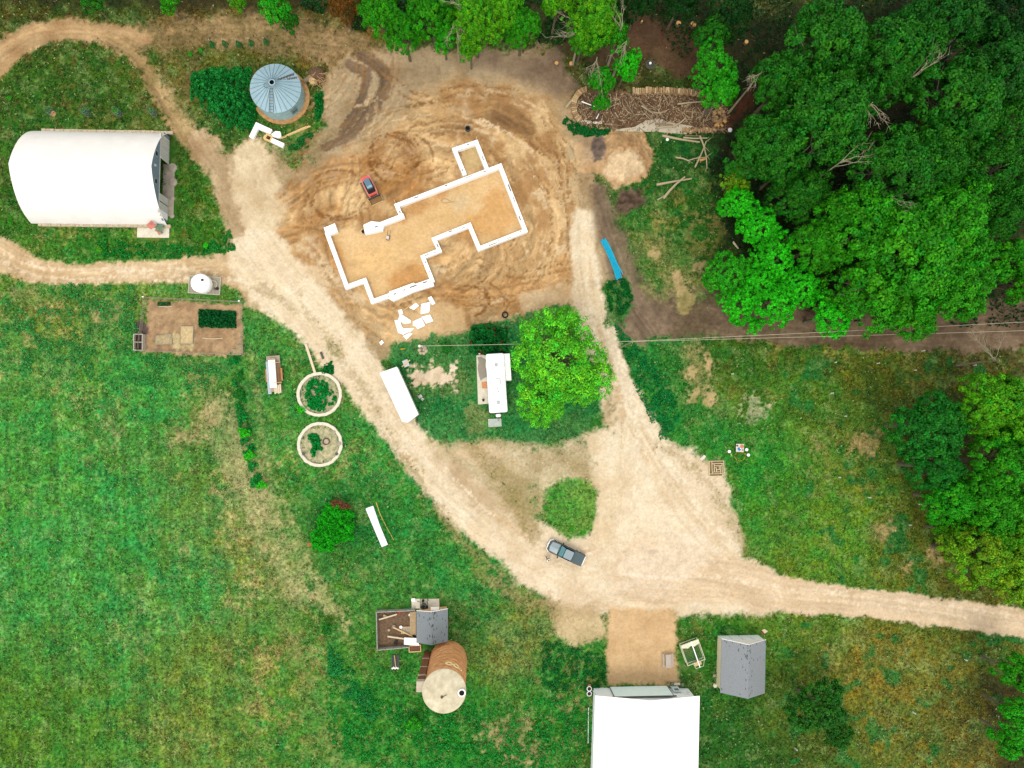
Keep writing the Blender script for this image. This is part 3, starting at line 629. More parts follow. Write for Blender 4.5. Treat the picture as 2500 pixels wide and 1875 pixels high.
MB().box(XE+.1, -1.6, .012, 1.7, 8.0, .09).build('floor_slab', CONCG, bn)
for s, nm in ((1, 'north'), (-1, 'south')):
    m = MB(); x = -L2+1.0
    while x < L2:
        w = random.Random(int(x*100)).uniform(.5, .9); m.box(x+w/2, s*(HW+.15), 0, w*.97, .46, .42+.06*math.sin(x*9)); x += w
    m.build('stub_wall', STONE, bn)
sl = W(375, 565); solo('concrete_slab', MB().box(0, 0, .02, 4.7, 1.95, .12, R(0)), PALE, 'pale concrete pad beside the south corner of the white hoop barn', 'slab', sl)
p = W(373, 552, 1.2); p.z = .14
t = thing('patio_umbrella', 'faded red square patio umbrella on the pad by the hoop barn', 'umbrella', p)
MB().tube([(0, 0, 0), (.1, .1, 2.0)], .03).build('pole', DSTEEL, t); MB().lathe(0, 0, [(.72, 1.6), (.4, 1.72), (.05, 1.8)], 4, False).build('canopy', FLAT('faded_red_cloth', (214, 128, 112)), t)
p = W(389, 557, .8); p.z = .14
t = thing('patio_table', 'small green slatted table on the pad by the hoop barn', 'table', p, R(-12))
m = MB(); [m.box(0, -.5+k*.17, .68, .95, .14, .04) for k in range(7)]; m.build('tabletop', FLAT('green_slats', (106, 146, 112)), t)
for a in (-.4, .4):
    for b in (-.45, .45): MB().box(a, b, 0, .06, .06, .68).build('leg', DSTEEL, t)
p = W(393, 570); p.z = .14
t = thing('patio_chair', 'salmon coloured chair on the pad south of the green slatted table', 'chair', p, R(20))
MB().box(0, 0, .4, .5, .5, .06).build('seat', FLAT('salmon_plastic', (216, 150, 118)), t); MB().box(0, .24, .46, .5, .05, .45).build('backrest', FLAT('salmon_plastic', (216, 150, 118)), t)
for a in (-.2, .2):
    for b in (-.2, .2): MB().box(a, b, 0, .05, .05, .4).build('leg', FLAT('salmon_plastic', (216, 150, 118)), t)
for x, y, r_, lb in ((421, 410, .75, 'large flat stone slab outside the open end of the hoop barn'), (421, 484, .42, 'round pale stone north of the other by the barn doors'), (420, 527, .4, 'round pale stone by the white door of the hoop barn'), (422, 445, .7, 'long flat stone sill below the open barn end')):
    solo('stone', MB().lathe(0, 0, [(r_, 0), (r_*.9, .16), (r_*.5, .22)], 9), CONCG, lb, 'stone', W(x, y), .4)

# ------------------------------------------------------------------ grain bin
o = W(688, 238); gb = thing('grain_bin', 'round galvanised grain bin with a ribbed conical roof', 'grain bin', o)
te = W(672, 216.5, 3.0); re = 62.7*PXM(672, 216, 3.0); off = te-o; te2 = (off.x, off.y)
MB().lathe(0, 0, [(4.3, 0), (4.3, .28), (3.5, .3)], 48).build('footing', RUSTRING, gb)
bx, by = te2[0]*.6, te2[1]*.6
m = MB(); prf = []
for k in range(22): prf.append((re-.14+.025*(k % 2), .28+2.72*k/21))
m.lathe(bx, by, prf, 56).build('wall', GALVW, gb, True)
m = MB().lathe(bx, by, [(re, 2.96), (re, 3.02), (.5, 4.75), (.5, 4.86), (.34, 4.88)], 56, False, False); m.build('roof', GALV, gb)
m = MB()
for k in range(28):
    a = 2*math.pi*k/28+.05; c, s = math.cos(a), math.sin(a)
    m.tube([(bx+c*re*.99, by+s*re*.99, 3.06), (bx+c*.52, by+s*.52, 4.79)], .035, 4)
m.build('roof_ribs', mat('rib_metal', (124, 152, 164), .5), gb)
MB().lathe(bx, by, [(.345, 4.85), (.345, 4.3)], 20, False, True).build('fill_opening', BLACK, gb)
def onroof(a, r, dz=.05): return (bx+r*math.cos(R(a)), by+r*math.sin(R(a)), 3.02+(re-r)/(re-.5)*1.73+dz)
m = MB(); d = .27
for s in (-1, 1): m.tube([tuple(np.array(onroof(-98, .8, .12))+[s*d*.7, 0, 0]), tuple(np.array(onroof(-98, re, .12))+[s*d*1.2, 0, 0])], .03, 4)
for k in range(9):
    q = np.array(onroof(-98, .9+k*.36, .14)); m.tube([tuple(q-[d*(.75+.05*k), 0, 0]), tuple(q+[d*(.75+.05*k), 0, 0])], .028, 4)
m.build('roof_ladder', DSTEEL, gb)
m = MB(); q = onroof(-158, .95, .06); m.tube([(q[0]+.34*math.cos(t), q[1]+.34*math.sin(t), q[2]+.03) for t in np.linspace(0, 6.28, 15)], .03, 4); m.build('hatch_ring', DSTEEL, gb)
m = MB()
for a0, r0, r1, amp in ((38, .9, 3.5, .06), (28, 2.2, 3.55, .09)):
    rs = np.linspace(r0, r1, 12)
    for k in range(11):
        a1, a2 = a0+(4 if k % 2 else -4)*amp*16/max(rs[k], 1), a0+(4 if k % 2 == 0 else -4)*amp*16/max(rs[k+1], 1)
        p1, p2 = onroof(a1, rs[k], .008), onroof(a2, rs[k+1], .008); w = .11
        m.add([(p1[0]-w*.6, p1[1]+w, p1[2]+.03), (p1[0]+w*.6, p1[1]-w, p1[2]+.03), (p2[0]+w*.6, p2[1]-w, p2[2]+.03), (p2[0]-w*.6, p2[1]+w, p2[2]+.03)], [(0, 1, 2, 3)])
m.build('rust_streaks', mat('rusty_streak2', (96, 82, 78), .8, .3, 5), gb)
a = R(-48); dr = MB().box(bx+(re-.07)*math.cos(a), by+(re-.07)*math.sin(a), 1.1, .12, 1.0, 1.3, a).build('wall_hatch', mat('hatch_metal', (120, 146, 148)), gb)
MB().box(bx+(re+.01)*math.cos(a), by+(re+.01)*math.sin(a), 1.7, .1, .7, .08, a).build('handle', DSTEEL, dr)
# things lying south of it
def prism_px(name, P, h, m, label, cat, group=None, z0=0., bevel=True):
    c = W(*np.mean(P, 0)); g = max(GZ(c), 0); c.z = g+z0
    q = [((W(x, y, h)-c).x, (W(x, y, h)-c).y) for x, y in P]
    return solo(name, MB().prism(q, 0.015, h), m, label, cat, c, 0, group)
prism_px('foam_block', [(608,333),(625,298),(664,316),(660,327),(630,314),(618,339)], .6, FOAM, 'white L-shaped foam form lying south of the grain bin', 'foam form')
prism_px('foam_block', [(662,328),(672,320),(684,321),(686,332),(683,336),(668,334)], .55, FOAM, 'small rounded white foam block just above the yellow crate', 'foam form')
prism_px('foam_block', [(665,337),(694,350),(690,360),(660,346)], .5, FOAM, 'straight white foam block south-east of the yellow crate', 'foam form')
c = W(656, 337, .3); c.z = 0; t = thing('wooden_crate', 'orange-yellow wooden crate with a slot among white foam blocks', 'crate', c, R(-25))
MB().wall([(-.45,-.4),(.45,-.4),(.45,.4),(-.45,.4)], .26, .02, .5, True).build('side_boards', LUM, t); MB().box(0, 0, .03, .6, .5, .1).build('shaded_bottom', BLACK, t)  # bottom painted black to stand for the shade inside the crate
MB().box(-.62, -.1, .02, .3, .5, .35).build('end_block', LUM, t)
def board(x0, y0, x1, y1, w, h, m, label, z=0.02, cat='plank', name='plank', group=None, zz=None):
    a, b = W(x0, y0, z+h), W(x1, y1, z+h); c = (a+b)/2; c.z = z+max(GZ(c), 0)
    return solo(name, MB().box(0, 0, 0, (b-a).length, w, h), m, label, cat, c, ang(a, b), group)
board(684,338,758,307,.3,.09,LUM,'long new yellow plank south of the grain bin, lower of two')
board(700,330,748,309,.2,.07,LUM,'shorter new yellow plank lying along the top edge of the longer one',.13)
# uprooted stump with root ball
rr_ = random.Random(5)
def limb_pts(a, b, n, wob, rg):
    return [a.lerp(b, k/(n-1))+Vector((rg.uniform(-1, 1), rg.uniform(-1, 1), rg.uniform(-.4, .8)))*wob*(0 < k < n-1) for k in range(n)]
o = W(775, 192); t = thing('uprooted_stump', 'uprooted tree trunk with a tangle of broken roots beside the grain bin', 'stump', o)
MB().tube([tuple(W(742,199,.5)-o), tuple(W(755,191,.5)-o), tuple(W(768,182,.55)-o)], [.32,.34,.42], 10).build('log', LOGG, t)
m = MB(); m.lathe(-.1, .3, [(1.2, 0), (1.3, .5), (.7, .95), (.2, 1.0)], 11); m.build('root_ball', mat('root_soil', (110, 84, 62), .95, .4, 3, .6), t)
m = MB()
for k in range(34):
    a = Vector((rr_.uniform(-.6, .8), rr_.uniform(-.9, .6), rr_.uniform(.5, 1.0))); b = a+Vector((rr_.uniform(-1.3, 1.6), rr_.uniform(-1.8, .9), rr_.uniform(-.4, .35))); b.z = max(b.z, .1)
    m.tube(limb_pts(a, b, 5, .14, rr_), [.07, .06, .05, .04, .02], 5)
m.build('roots', mat('dry_roots', (186, 152, 104), .9, .3, 6), t)
m = MB().lathe(-.5, -.55, [(.75, .3), (.7, .7), (.3, .9)], 9).build('split_wood', mat('pale_split_wood', (214, 182, 130), .9, .25, 3), t)

# ------------------------------------------------------------------ house foundation of white insulated forms
ZF = .95
def cp(P): return [((W(x, y, ZF)-OF).x, (W(x, y, ZF)-OF).y) for x, y in P]
OF = W(1040, 545); OF.z = 0
fd = thing('house_foundation', 'white insulated concrete form foundation of a house on the sandy pad', 'foundation', OF)
MAIN = [(981,531),(968.5,501),(1221,404.5),(1282.5,562.5),(1170,606.5),(1146,549),(1060,583.5),(1072.5,611),(1032.5,627),(1055,684),(1000,703),(909.5,735.5),(890,684),(846.5,700),(797.5,567)]
GAR = [(986,525.5),(892,561.5)]
PORCH = [(1135,427),(1109.5,364.5),(1163,346.5),(1189,412)]
wm = MB().wall(cp(MAIN), .62, .0, ZF); wm.build('form_wall', FOAM, fd)
MB().wall(cp(GAR), .66, 0, ZF-.006).build('form_wall', FOAM, fd)
MB().wall(cp(PORCH), .6, 0, ZF-.01).build('form_wall', FOAM, fd)
for P, h in (([(887,549),(906,540),(934,543),(938,546),(934,562),(891,571)], ZF-.02), ([(790,556),(817,545),(824,565),(798,577)], ZF-.02), ([(950,712),(1010,690),(1018,697),(1055,683),(1060,697),(1010,712),(960,735),(948,728)], ZF-.03)):
    MB().prism(cp(P), 0.0, h).build('foam_corner', FOAM, fd)
CORE = mat('wet_concrete', (128, 130, 120), .9, .3, 8); rg = random.Random(3)
for P in (MAIN, GAR, PORCH):
    Q = cp(P)
    for a, b in zip(Q[:-1], Q[1:]):
        L = math.dist(a, b); an = math.atan2(b[1]-a[1], b[0]-a[0]); s = .6
        while s < L-.9:
            l = rg.uniform(.25, 1.5)
            if rg.random() < .62:
                m = MB()
                for j in range(1):
                    x = s+l/2; off = rg.uniform(-.16, .16)
                    m.box(a[0]+math.cos(an)*x-math.sin(an)*off, a[1]+math.sin(an)*x+math.cos(an)*off, ZF-.05, l*rg.uniform(.4, 1.1), rg.uniform(.08, .22), .056, an)
                m.build('concrete_core', CORE, fd)
            s += l+rg.uniform(.2, 1.2)
for a, b in (((962,487),(966,497)),((1103,357),(1106,365)),((1163,333),(1165,344))):
    p, q = W(*a, .8)-OF, W(*b, .8)-OF; MB().box((p.x+q.x)/2, (p.y+q.y)/2, 0, .07, (q-p).length, .8, ang(p, q)-R(90)).build('corner_brace', LUM, fd)
# foam off-cuts
rgf = random.Random(11)
FO = [([(972,757),(981,755),(984,766),(975,770)], 'small white foam off-cut at the west end of the scraps'),
 ([(976,770),(983,769),(1003,782),(1002,789),(985,790),(972,780)], 'white foam board in the middle of the stacked west scraps'),
 ([(963,782),(976,780),(980,795),(988,808),(986,818),(972,812)], 'large white foam board at the south-west of the scraps'),
 ([(999,751),(1015,739),(1023,746),(1010,757)], 'white foam board beside the thin yellow stick'),
 ([(1028,742),(1051,737),(1048,762),(1027,767)], 'largest square white foam board at the east of the scraps'),
 ([(1044,727),(1053,723),(1063,740),(1055,745)], 'narrow white foam piece leaning on the largest square board'),
 ([(1008,785),(1029,775),(1038,795),(1019,804),(1015,797),(1008,795)], 'notched white foam board in the south-east of the scraps'),
 ([(1029,773),(1050,768),(1058,784),(1040,790)], 'white foam board touching the notched one on its east'),
 ([(985,801),(997,801),(996,811),(986,816)], 'small triangular foam scrap near the grass edge, west one'),
 ([(997,801),(1011,801),(1001,812),(997,811)], 'small triangular foam scrap near the grass edge, east one'),
 ([(984,820),(997,814),(1008,814),(992,829)], 'pointed white foam scrap lying on the edge of the lawn')]
for k, (P, lb) in enumerate(FO): prism_px('foam_board', P, .12+.07*(k % 3), FOAM, lb, 'foam board', 'foam boards left over from the foundation')
prism_px('foam_board', [(926,836),(932,830),(937,836),(930,843)], .15, FOAM, 'crumpled white foam scrap alone west of the lawn edge', 'foam board', 'foam boards left over from the foundation')
board(980,762,1000,747,.1,.08,LUM,'thin yellow stick between two white foam boards')
# culvert, tamper, small things on the pad
c = W(1142,316); t = thing('culvert_pipe', 'black standing drain pipe in the sand north of the foundation', 'pipe', c)
MB().lathe(0, 0, [(.42, 0), (.42, .5), (.34, .5), (.34, .02)], 20, True, False).build('pipe_wall', DSTEEL, t); MB().lathe(0, 0, [(.345, .28), (.02, .29)], 20).build('inside', BLACK, t)
c = W(948.5,578); t = thing('plate_compactor', 'small plate compactor with a wire handle on the sand inside the foundation', 'compactor', c, R(-105))
MB().box(.2, 0, .02, .7, .5, .1).build('plate', DSTEEL, t); MB().rbox(.25, 0, .12, .5, .4, .4, 0, .08).build('engine', FLAT('pale_engine', (226, 214, 202)), t)
MB().tube([(0, -.2, .3), (-.8, -.2, .9), (-.85, .2, .9), (0, .2, .3)], .03).build('handle', DSTEEL, t)
c = W(888,567); solo('bucket', MB().lathe(0, 0, [(.22, 0), (.28, .5), (.24, .5), (.2, .05)], 14, True, True), DSTEEL, 'dark bucket against the west end of the short foundation wall', 'bucket', c)
solo('hose', MB().tube([W(1100,492,.04)-W(1090,490), W(1093,487,.04)-W(1090,490), W(1083,484,.04)-W(1090,490), W(1077,490,.04)-W(1090,490), W(1083,496,.04)-W(1090,490), W(1092,495,.04)-W(1090,490), W(1107,492,.04)-W(1090,490)], .045), FLAT('grey_hose', (170, 158, 132)), 'coil of grey hose on the sand floor inside the foundation', 'hose', W(1090,490))
solo('tyre', MB().lathe(0, 0, [(.42, .02), (.52, .08), (.52, .2), (.42, .26), (.3, .2), (.3, .06)], 22, False, False), DARK, 'old tyre lying where the sand meets the lawn edge', 'tyre', W(1233,769))
tire_me = bpy.data.objects['tyre'].data

# ------------------------------------------------------------------ red track loader
c = W(904,460); an = ang(W(893.5,438.7), W(915,482.2)); t = thing('track_loader', 'red compact track loader with its bucket on the ground', 'loader', c, an)
RED = FLAT('loader_red', (238, 104, 94), .4, .1)
for s in (-1, 1):
    m = MB(); m.rbox(0, 0, 0, 2.5, .62, .36, 0, .25)
    v = [(x, s*.78+(z-.31)*1.0, y+.35) for x, y, z in m.v]; m.v = v; m.build('track', mat('muddy_track', (136, 116, 90), .9, .4, 8), t)
m = MB().rbox(-.1, 0, .35, 2.5, 1.14, .72, 0, .1, 3, .08); m.build('body', DARK, t)  # body coloured dark for the shaded gaps between arms and cab
MB().rbox(-1.15, 0, .6, .66, 1.34, .95, 0, .07, 3, .08).build('engine_cover', RED, t)
cb = MB().rbox(.12, 0, 1.15, 1.75, .95, .95, 0, .12, 3, .05).build('cab', DARK, t)
MB().rbox(.0, 0, 2.1, 1.6, .9, .06, 0, .12, 3, .03).build('cab_roof', FLAT('blue_grey_roof', (98, 130, 150), .35), cb)
MB().box(.84, 0, 1.3, .05, .7, .72, 0, 0, R(-6)).build('windscreen', GLASS, cb)
MB().box(.5, 0, 2.12, .3, .74, .05).build('skylight', FLAT('pale_skylight', (150, 184, 198), .2), cb)
for s in (-1, 1):
    MB().tube([(-1.35, s*.66, 1.5), (-.2, s*.7, 1.55), (1.0, s*.7, 1.15), (1.5, s*.6, .5)], [.1, .1, .1, .1], 4).build('lift_arm', FLAT('loader_pink', (244, 150, 138), .4), t)
MB().box(1.22, 0, .45, .36, 1.2, .55).build('front_plate', RED, t)
bk = MB().box(1.62, 0, .05, .1, 2.05, .6).build('bucket', DSTEEL, t)
for s in (-1, 1): MB().box(2.1, s*1.0, .05, .95, .05, .35).build('side_plate', mat('worn_edge', (200, 176, 128), .5), bk)
MB().box(2.1, 0, .03, .9, 1.94, .05).build('bucket_floor', mat('muddy_steel', (150, 112, 68), .8, .3), bk)
MB().box(2.6, 0, .03, .08, 1.94, .09).build('cutting_edge', mat('bright_edge', (236, 204, 140), .4), bk)

# ------------------------------------------------------------------ pickup and person
c = W(1380,1347); an = ang(W(1421.5,1366.3), W(1338,1327)); t = thing('pickup_truck', 'grey crew-cab pickup with a covered bed parked on the gravel drive', 'pickup', c, an)
PAINT = FLAT('silver_paint', (138, 158, 164), .3, .05, spec=.5); PAINT_SHADED = FLAT('silver_paint_shaded', (52, 60, 66), .3, .06, spec=.5)  # sides get a darker copy of the paint to carry their shade
def loft(secs):
    """secs: list of (x, half width, z0, z1) -> body shell"""
    m = MB(); v = []
    for x, w, z0, z1 in secs: v += [(x, -w, z0), (x, -w*1.02, (z0+z1)/2), (x, -w*.9, z1), (x, w*.9, z1), (x, w*1.02, (z0+z1)/2), (x, w, z0)]
    f = []
    for k in range(len(secs)-1):
        for i in range(6): f.append((k*6+i, k*6+(i+1) % 6, k*6+6+(i+1) % 6, k*6+6+i))
    f += [tuple(range(5, -1, -1)), tuple(range(6*len(secs)-6, 6*len(secs)))]; return m.add(v, f)
loft([(-2.85,.86,.5,1.0),(-2.8,.93,.42,1.04),(-.9,.97,.4,1.06),(.9,.97,.4,1.08),(1.25,.97,.4,1.1),(2.4,.92,.4,1.02),(2.75,.82,.45,.96),(2.86,.66,.5,.9)]).build('body', PAINT_SHADED, t)
MB().add([(1.18,-.76,1.11),(2.5,-.68,1.035),(2.66,0,1.06),(2.5,.68,1.035),(1.18,.76,1.11),(1.26,0,1.17)], [(0,1,2,5),(5,2,3,4)]).build('bonnet', PAINT, t)
cbm = loft([(-1.02,.84,1.05,1.3),(-.86,.78,1.05,1.74),(.3,.76,1.05,1.78),(.42,.77,1.05,1.74),(1.2,.82,1.05,1.14)]); cbo = cbm.build('cab', FLAT('cab_dark', (30, 34, 40), .25), t)
MB().rbox(-.3, 0, 1.77, 1.3, 1.34, .05, 0, .18, 4, .02).build('cab_roof', PAINT, cbo)
MB().add([(.44,-.66,1.745),(.44,.66,1.745),(1.13,.74,1.19),(1.22,0,1.21),(1.13,-.74,1.19)], [(0,1,2,3,4)]).build('windscreen', FLAT('teal_windscreen', (66, 142, 150), .08, .25, spec=.8), cbo)
MB().add([(1.13,-.76,1.195),(1.22,0,1.215),(1.13,.76,1.195),(1.2,.78,1.13),(1.31,0,1.15),(1.2,-.78,1.13)], [(0,1,4,5),(1,2,3,4)]).build('wiper_cowl', DARK, cbo)
for s in (-1, 1):
    for x0, x1 in ((-.82,-.18),(-.1,.55)): MB().box((x0+x1)/2, s*.84, 1.2, x1-x0, .04, .42, 0, R(-s*8)).build('side_window', GLASS, cbo)
MB().rbox(-1.98, 0, 1.06, 1.66, 1.72, .06, 0, .1, 3, .03).build('bed_cover', FLAT('dark_tonneau', (78, 98, 104), .6, .1), t)
CHROME = mat('white_chrome', None, .3, .05, metal=0., alb=(.8, .8, .78))
m = MB(); m.wall([(2.5,-.95),(2.86,-.72),(2.95,0),(2.86,.72),(2.5,.95)], .12, .45, .75); m.build('front_bumper', CHROME, t)
m = MB(); m.wall([(-2.84,-.9),(-2.95,-.6),(-2.97,0),(-2.95,.6),(-2.84,.9)], .12, .5, .75); m.build('rear_bumper', CHROME, t)
for s in (-1, 1):
    MB().box(2.72, s*.68, .72, .22, .26, .18, s*R(-24)).build('headlight', FLAT('headlight_glass', (236, 240, 240), .15), t)
    MB().box(-2.87, s*.82, .7, .06, .14, .3).build('tail_light', FLAT('tail_red', (160, 30, 30), .3), t)
    MB().rbox(.95, s*1.1, 1.05, .16, .3, .2, 0, .05).build('wing_mirror', DARK, t)
    MB().box(-.4, s*.985, .62, 1.7, .03, .05).build('side_trim', CHROME, t)
    for x in (-1.75, 1.85):
        m = MB().lathe(0, 0, [(.2,-.13),(.36,-.13),(.39,-.06),(.39,.06),(.36,.13),(.2,.13)], 20); m.v = [(a+x, cz+s*.85, b+.39) for a, b, cz in m.v]
        wl = m.build('wheel', DARK, t); m = MB().lathe(0, 0, [(.22,-.14),(.22,.14)], 12); m.v = [(a+x, cz+s*.86, b+.39) for a, b, cz in m.v]; m.build('rim', CHROME, wl)
def skin_person(o, joints, edges, name, m):
    me = bpy.data.meshes.new(name); me.from_pydata([j[0] for j in joints], edges, []); me.update(); me.materials.append(m)
    b = bpy.data.objects.new(name, me); C.objects.link(b); b.parent = o
    sk = b.modifiers.new('skin', 'SKIN'); me.skin_vertices.new() if not me.skin_vertices else None
    for i, j in enumerate(joints): me.skin_vertices[0].data[i].radius = (j[1], j[1] if len(j) < 3 else j[2]); me.skin_vertices[0].data[i].use_root = (i == 0)
    ss = b.modifiers.new('sub', 'SUBSURF'); ss.levels = 1; ss.render_levels = 2; return b
p = W(1339,1367, .9); p.z = 0
t = thing('person', 'person in a white shirt and dark trousers walking beside the grey pickup', 'person', p, R(120))
SKIN = FLAT('skin', (214, 168, 140), .6)
J = [((0,0,.95),.14,.1),((0,0,1.15),.145,.1),((.02,0,1.38),.16,.11),((.04,0,1.5),.06),((.07,0,1.6),.075),((.08,0,1.72),.09),
 ((.02,.19,1.42),.06),((.05,.26,1.15),.045),((.2,.27,.98),.036),((.28,.26,.95),.03),((.02,-.19,1.42),.06),((-.05,-.26,1.14),.045),((-.02,-.28,.9),.036),((.03,-.28,.84),.03),
 ((.02,.1,.88),.09),((.2,.1,.5),.065),((.2,.1,.09),.045),((.32,.1,.05),.04),((0,-.1,.88),.09),((-.08,-.1,.5),.065),((-.28,-.1,.12),.045),((-.18,-.1,.05),.04)]
E = [(0,1),(1,2),(2,3),(3,4),(4,5),(2,6),(6,7),(7,8),(8,9),(2,10),(10,11),(11,12),(12,13),(0,14),(14,15),(15,16),(16,17),(0,18),(18,19),(19,20),(20,21)]
skin_person(t, J, E, 'body', SKIN)
def shell(idx, sc, nm, m):
    mp = {a: k for k, a in enumerate(idx)}
    return skin_person(t, [(J[a][0], J[a][1]*sc, (J[a][2] if len(J[a]) > 2 else J[a][1])*sc) for a in idx], [(mp[a], mp[b]) for a, b in E if a in mp and b in mp], nm, m)
shell([0,1,2,6,7,10,11], 1.6, 'shirt', FOAM); shell([0,14,15,16,18,19,20], 1.25, 'trousers', FLAT('dark_trousers', (46, 44, 50)))
MB().lathe(.07, 0, [(.1, 1.68), (.105, 1.76), (.07, 1.83), (.01, 1.85)], 12).build('hair', FLAT('dark_hair', (52, 44, 40)), t, True)
for s in (-1, 1):
    MB().rbox(.36 if s > 0 else -.14, s*.1, 0, .28, .1, .09, 0, .04).build('shoe', DARK, t)
    q = Vector((.30, .26, .93)) if s > 0 else Vector((.05, -.28, .82)); m = MB(); m.rbox(q.x, q.y, q.z-.05, .07, .05, .1, 0, .02)
    for k in range(4): m.tube([(q.x-.02+k*.017, q.y, q.z-.05), (q.x-.015+k*.018, q.y+.005, q.z-.1-.02*(k in (1, 2))), (q.x+.01+k*.016, q.y-.02, q.z-.13-.02*(k in (1, 2)))], .009, 5)
    m.tube([(q.x+.03, q.y, q.z), (q.x+.06, q.y-.02, q.z-.03), (q.x+.065, q.y-.03, q.z-.07)], .01, 5); m.build('hand', SKIN, t)

# ------------------------------------------------------------------ water tank on its deck, garden, lumber trailer
o = W(501,697); an = ang(W(464,695,.3), W(538,700,.3)); t = thing('wooden_deck', 'small weathered plank platform under the white water tank', 'platform', o, an)
m = MB(); n = 24
for k in range(n): m.box(-2.3+4.6*(k+.5)/n, 0, .22, 4.6/n*.88, 2.55, .06)
m.build('deck_boards', OLDW, t)
MB().wall([(-2.3,-1.3),(2.3,-1.3),(2.3,1.3),(-2.3,1.3)], .12, .02, .31, True).build('rim_frame', mat('deck_rim', (190, 188, 168)), t)
c = W(494,695,.3); c = W(497,695,.3); t = thing('water_tank', 'white round plastic water tank with a black lid', 'tank', c)
MB().lathe(0, 0, [(1.36, 0), (1.4, .15), (1.4, 1.2), (1.3, 1.45), (.9, 1.68), (.3, 1.8), (.02, 1.82)], 40).build('shell', mat('tank_white', None, .35, .02, alb=(.85, .85, .84)), t, True)
MB().lathe(.5, .35, [(.2, 1.6), (.2, 1.82), (.16, 1.84)], 16).build('lid', FLAT('black_lid', (62, 60, 58)), t)
c = W(531,705,.3); t = thing('water_pump', 'small black pump with a pale hose on the plank platform', 'pump', c)
MB().lathe(0, 0, [(.2, 0), (.22, .3), (.1, .42)], 12).build('motor', DARK, t); MB().box(-.3, 0, 0, .35, .3, .22).build('base', DSTEEL, t)
MB().tube([(-.15, .1, .3), (0, .7, .15), (-.25, 1.1, .15), (-.9, 1.25, .2)], .05).build('pipe', FLAT('pale_hose', (226, 220, 190)), t)
# garden enclosure
o = W(475,800); FP = [(358,728),(590,738),(594,867),(342,856)]
t = thing('garden_fence', 'low grey wire and rail fence round the mulched garden plot', 'fence', o)
Q = [(W(x, y)-o) for x, y in FP]
m = MB()
for a, b in zip(Q, Q[1:]+Q[:1]):
    for z in (.25, .6, .95): m.tube([(a.x, a.y, z), (b.x, b.y, z)], .022, 4)
m.build('rails', mat('fence_rail', (158, 150, 130)), t)
for a, b in zip(Q, Q[1:]+Q[:1]):
    n = int((b-a).length/2.3)
    for k in range(n): p = a.lerp(b, k/n); MB().box(p.x, p.y, 0, .09, .09, 1.15).build('post', OLDW, t)
for k in (0, 1): p = Q[k]; MB().box(p.x, p.y, 1.15, .25, .16, .08).build('post_cap', WSTEEL, t)
def raised(P, lb, h=.28, soil=(172,150,110)):
    c = W(*np.mean(P, 0)); t = thing('raised_bed', lb, 'garden bed', c); q = [((W(x, y, h)-c).x, (W(x, y, h)-c).y) for x, y in P]
    MB().wall(q, .07, .01, h, True).build('side_boards', OLDW, t); MB().prism(q, .012, h-.06).build('soil', mat('bed_soil_%d' % soil[0], soil, .95, .3, 4, .3), t); return t
raised([(441,796),(472,797),(470,839),(439,839)], 'pale sandy raised bed in the middle of the garden plot', .22, (208,184,136))
raised([(380,820),(418,815),(420,840),(378,841)], 'dusty grey raised bed at the south-west of the garden plot', .2, (182,164,124))
raised([(566,853),(578,853),(578,842),(592,842),(592,866),(566,866)], 'L-shaped weathered bed in the garden south-east corner', .3, (176,156,116))
c = W(405,749); solo('wood_edging', MB().box(0, 0, .02, 2.0, .08, .16), LUMP, 'straight pale board edging below the small green strip in the garden', 'edging', c)
c = W(520,827); solo('wood_edging', MB().tube([(-1.5, .1, .08), (-.5, -.02, .08), (.5, -.02, .08), (1.5, .08, .08)], .06, 5), LUMP, 'curved pale pole edging south of the dark green crop', 'edging', c)
for yy, lb in ((827, 'weathered open compost bin next to the soil heap, north bay'), (846.5, 'weathered open compost bin at the garden corner, south bay')):
    c = W(344,yy); t = thing('compost_bin', lb, 'compost bin', c); h = .9
    MB().wall([(-.62,-.58),(.62,-.58),(.62,.58),(-.62,.58)], .09, .01, h, True).build('slats', mat('bin_slats', (206, 200, 184), .85, .2, 4), t)
    MB().box(0, 0, .01, 1.1, 1.0, .35).build('compost', mat('dark_compost', (70, 54, 44), .95, .4, 6, .4), t)
# trailer with lumber
o = W(672,913); an = ang(W(678,992), W(669,862)); t = thing('utility_trailer', 'flat utility trailer under a load of boards and lumber', 'trailer', o, an)
MB().box(0, 0, .5, 5.4, 2.0, .12).build('deck', OLDW, t)
MB().tube([(2.7,.5,.5),(3.75,0,.5),(2.7,-.5,.5)], .06).build('drawbar', mat('rusty_steel', (110, 84, 74), .7), t); MB().box(3.75, 0, .42, .25, .14, .14).build('coupler', DSTEEL, t)
for s in (-1, 1):
    MB().box(-.2, s*1.12, .62, 1.9, .26, .06).build('mudguard', mat('orange_guard', (206, 138, 82)), t)
    for x in (-.6, .3):
        m = MB().lathe(0, 0, [(.18,-.1),(.34,-.1),(.34,.1),(.18,.1)], 16); m.v = [(a+x, cz+s*1.12, b+.34) for a, b, cz in m.v]; m.build('wheel', DARK, t)
def onload(x, y, sx, sy, z, h, m, lb, nm='board_stack', rz=0.):
    p = o+Vector((x*math.cos(an)-y*math.sin(an), x*math.sin(an)+y*math.cos(an), z)); return solo(nm, MB().box(0, 0, 0, sx, sy, h), m, lb, 'lumber', p, an+rz)
onload(-.2, .05, 5.0, 1.0, .63, .32, mat('bundle_side', (196, 170, 140), .9, .3, 5), 'brown bundle of boards under the white panels on the trailer')
onload(-.05, .1, 4.15, .98, .955, .16, WSTEEL, 'stack of white panels on top of the trailer load', 'panel_stack')
onload(-.55, .78, 4.9, .5, .63, .2, mat('blue_grey_panels', (184, 200, 206)), 'long blue-grey sheets along the west side of the trailer load', 'sheet_stack', .01)
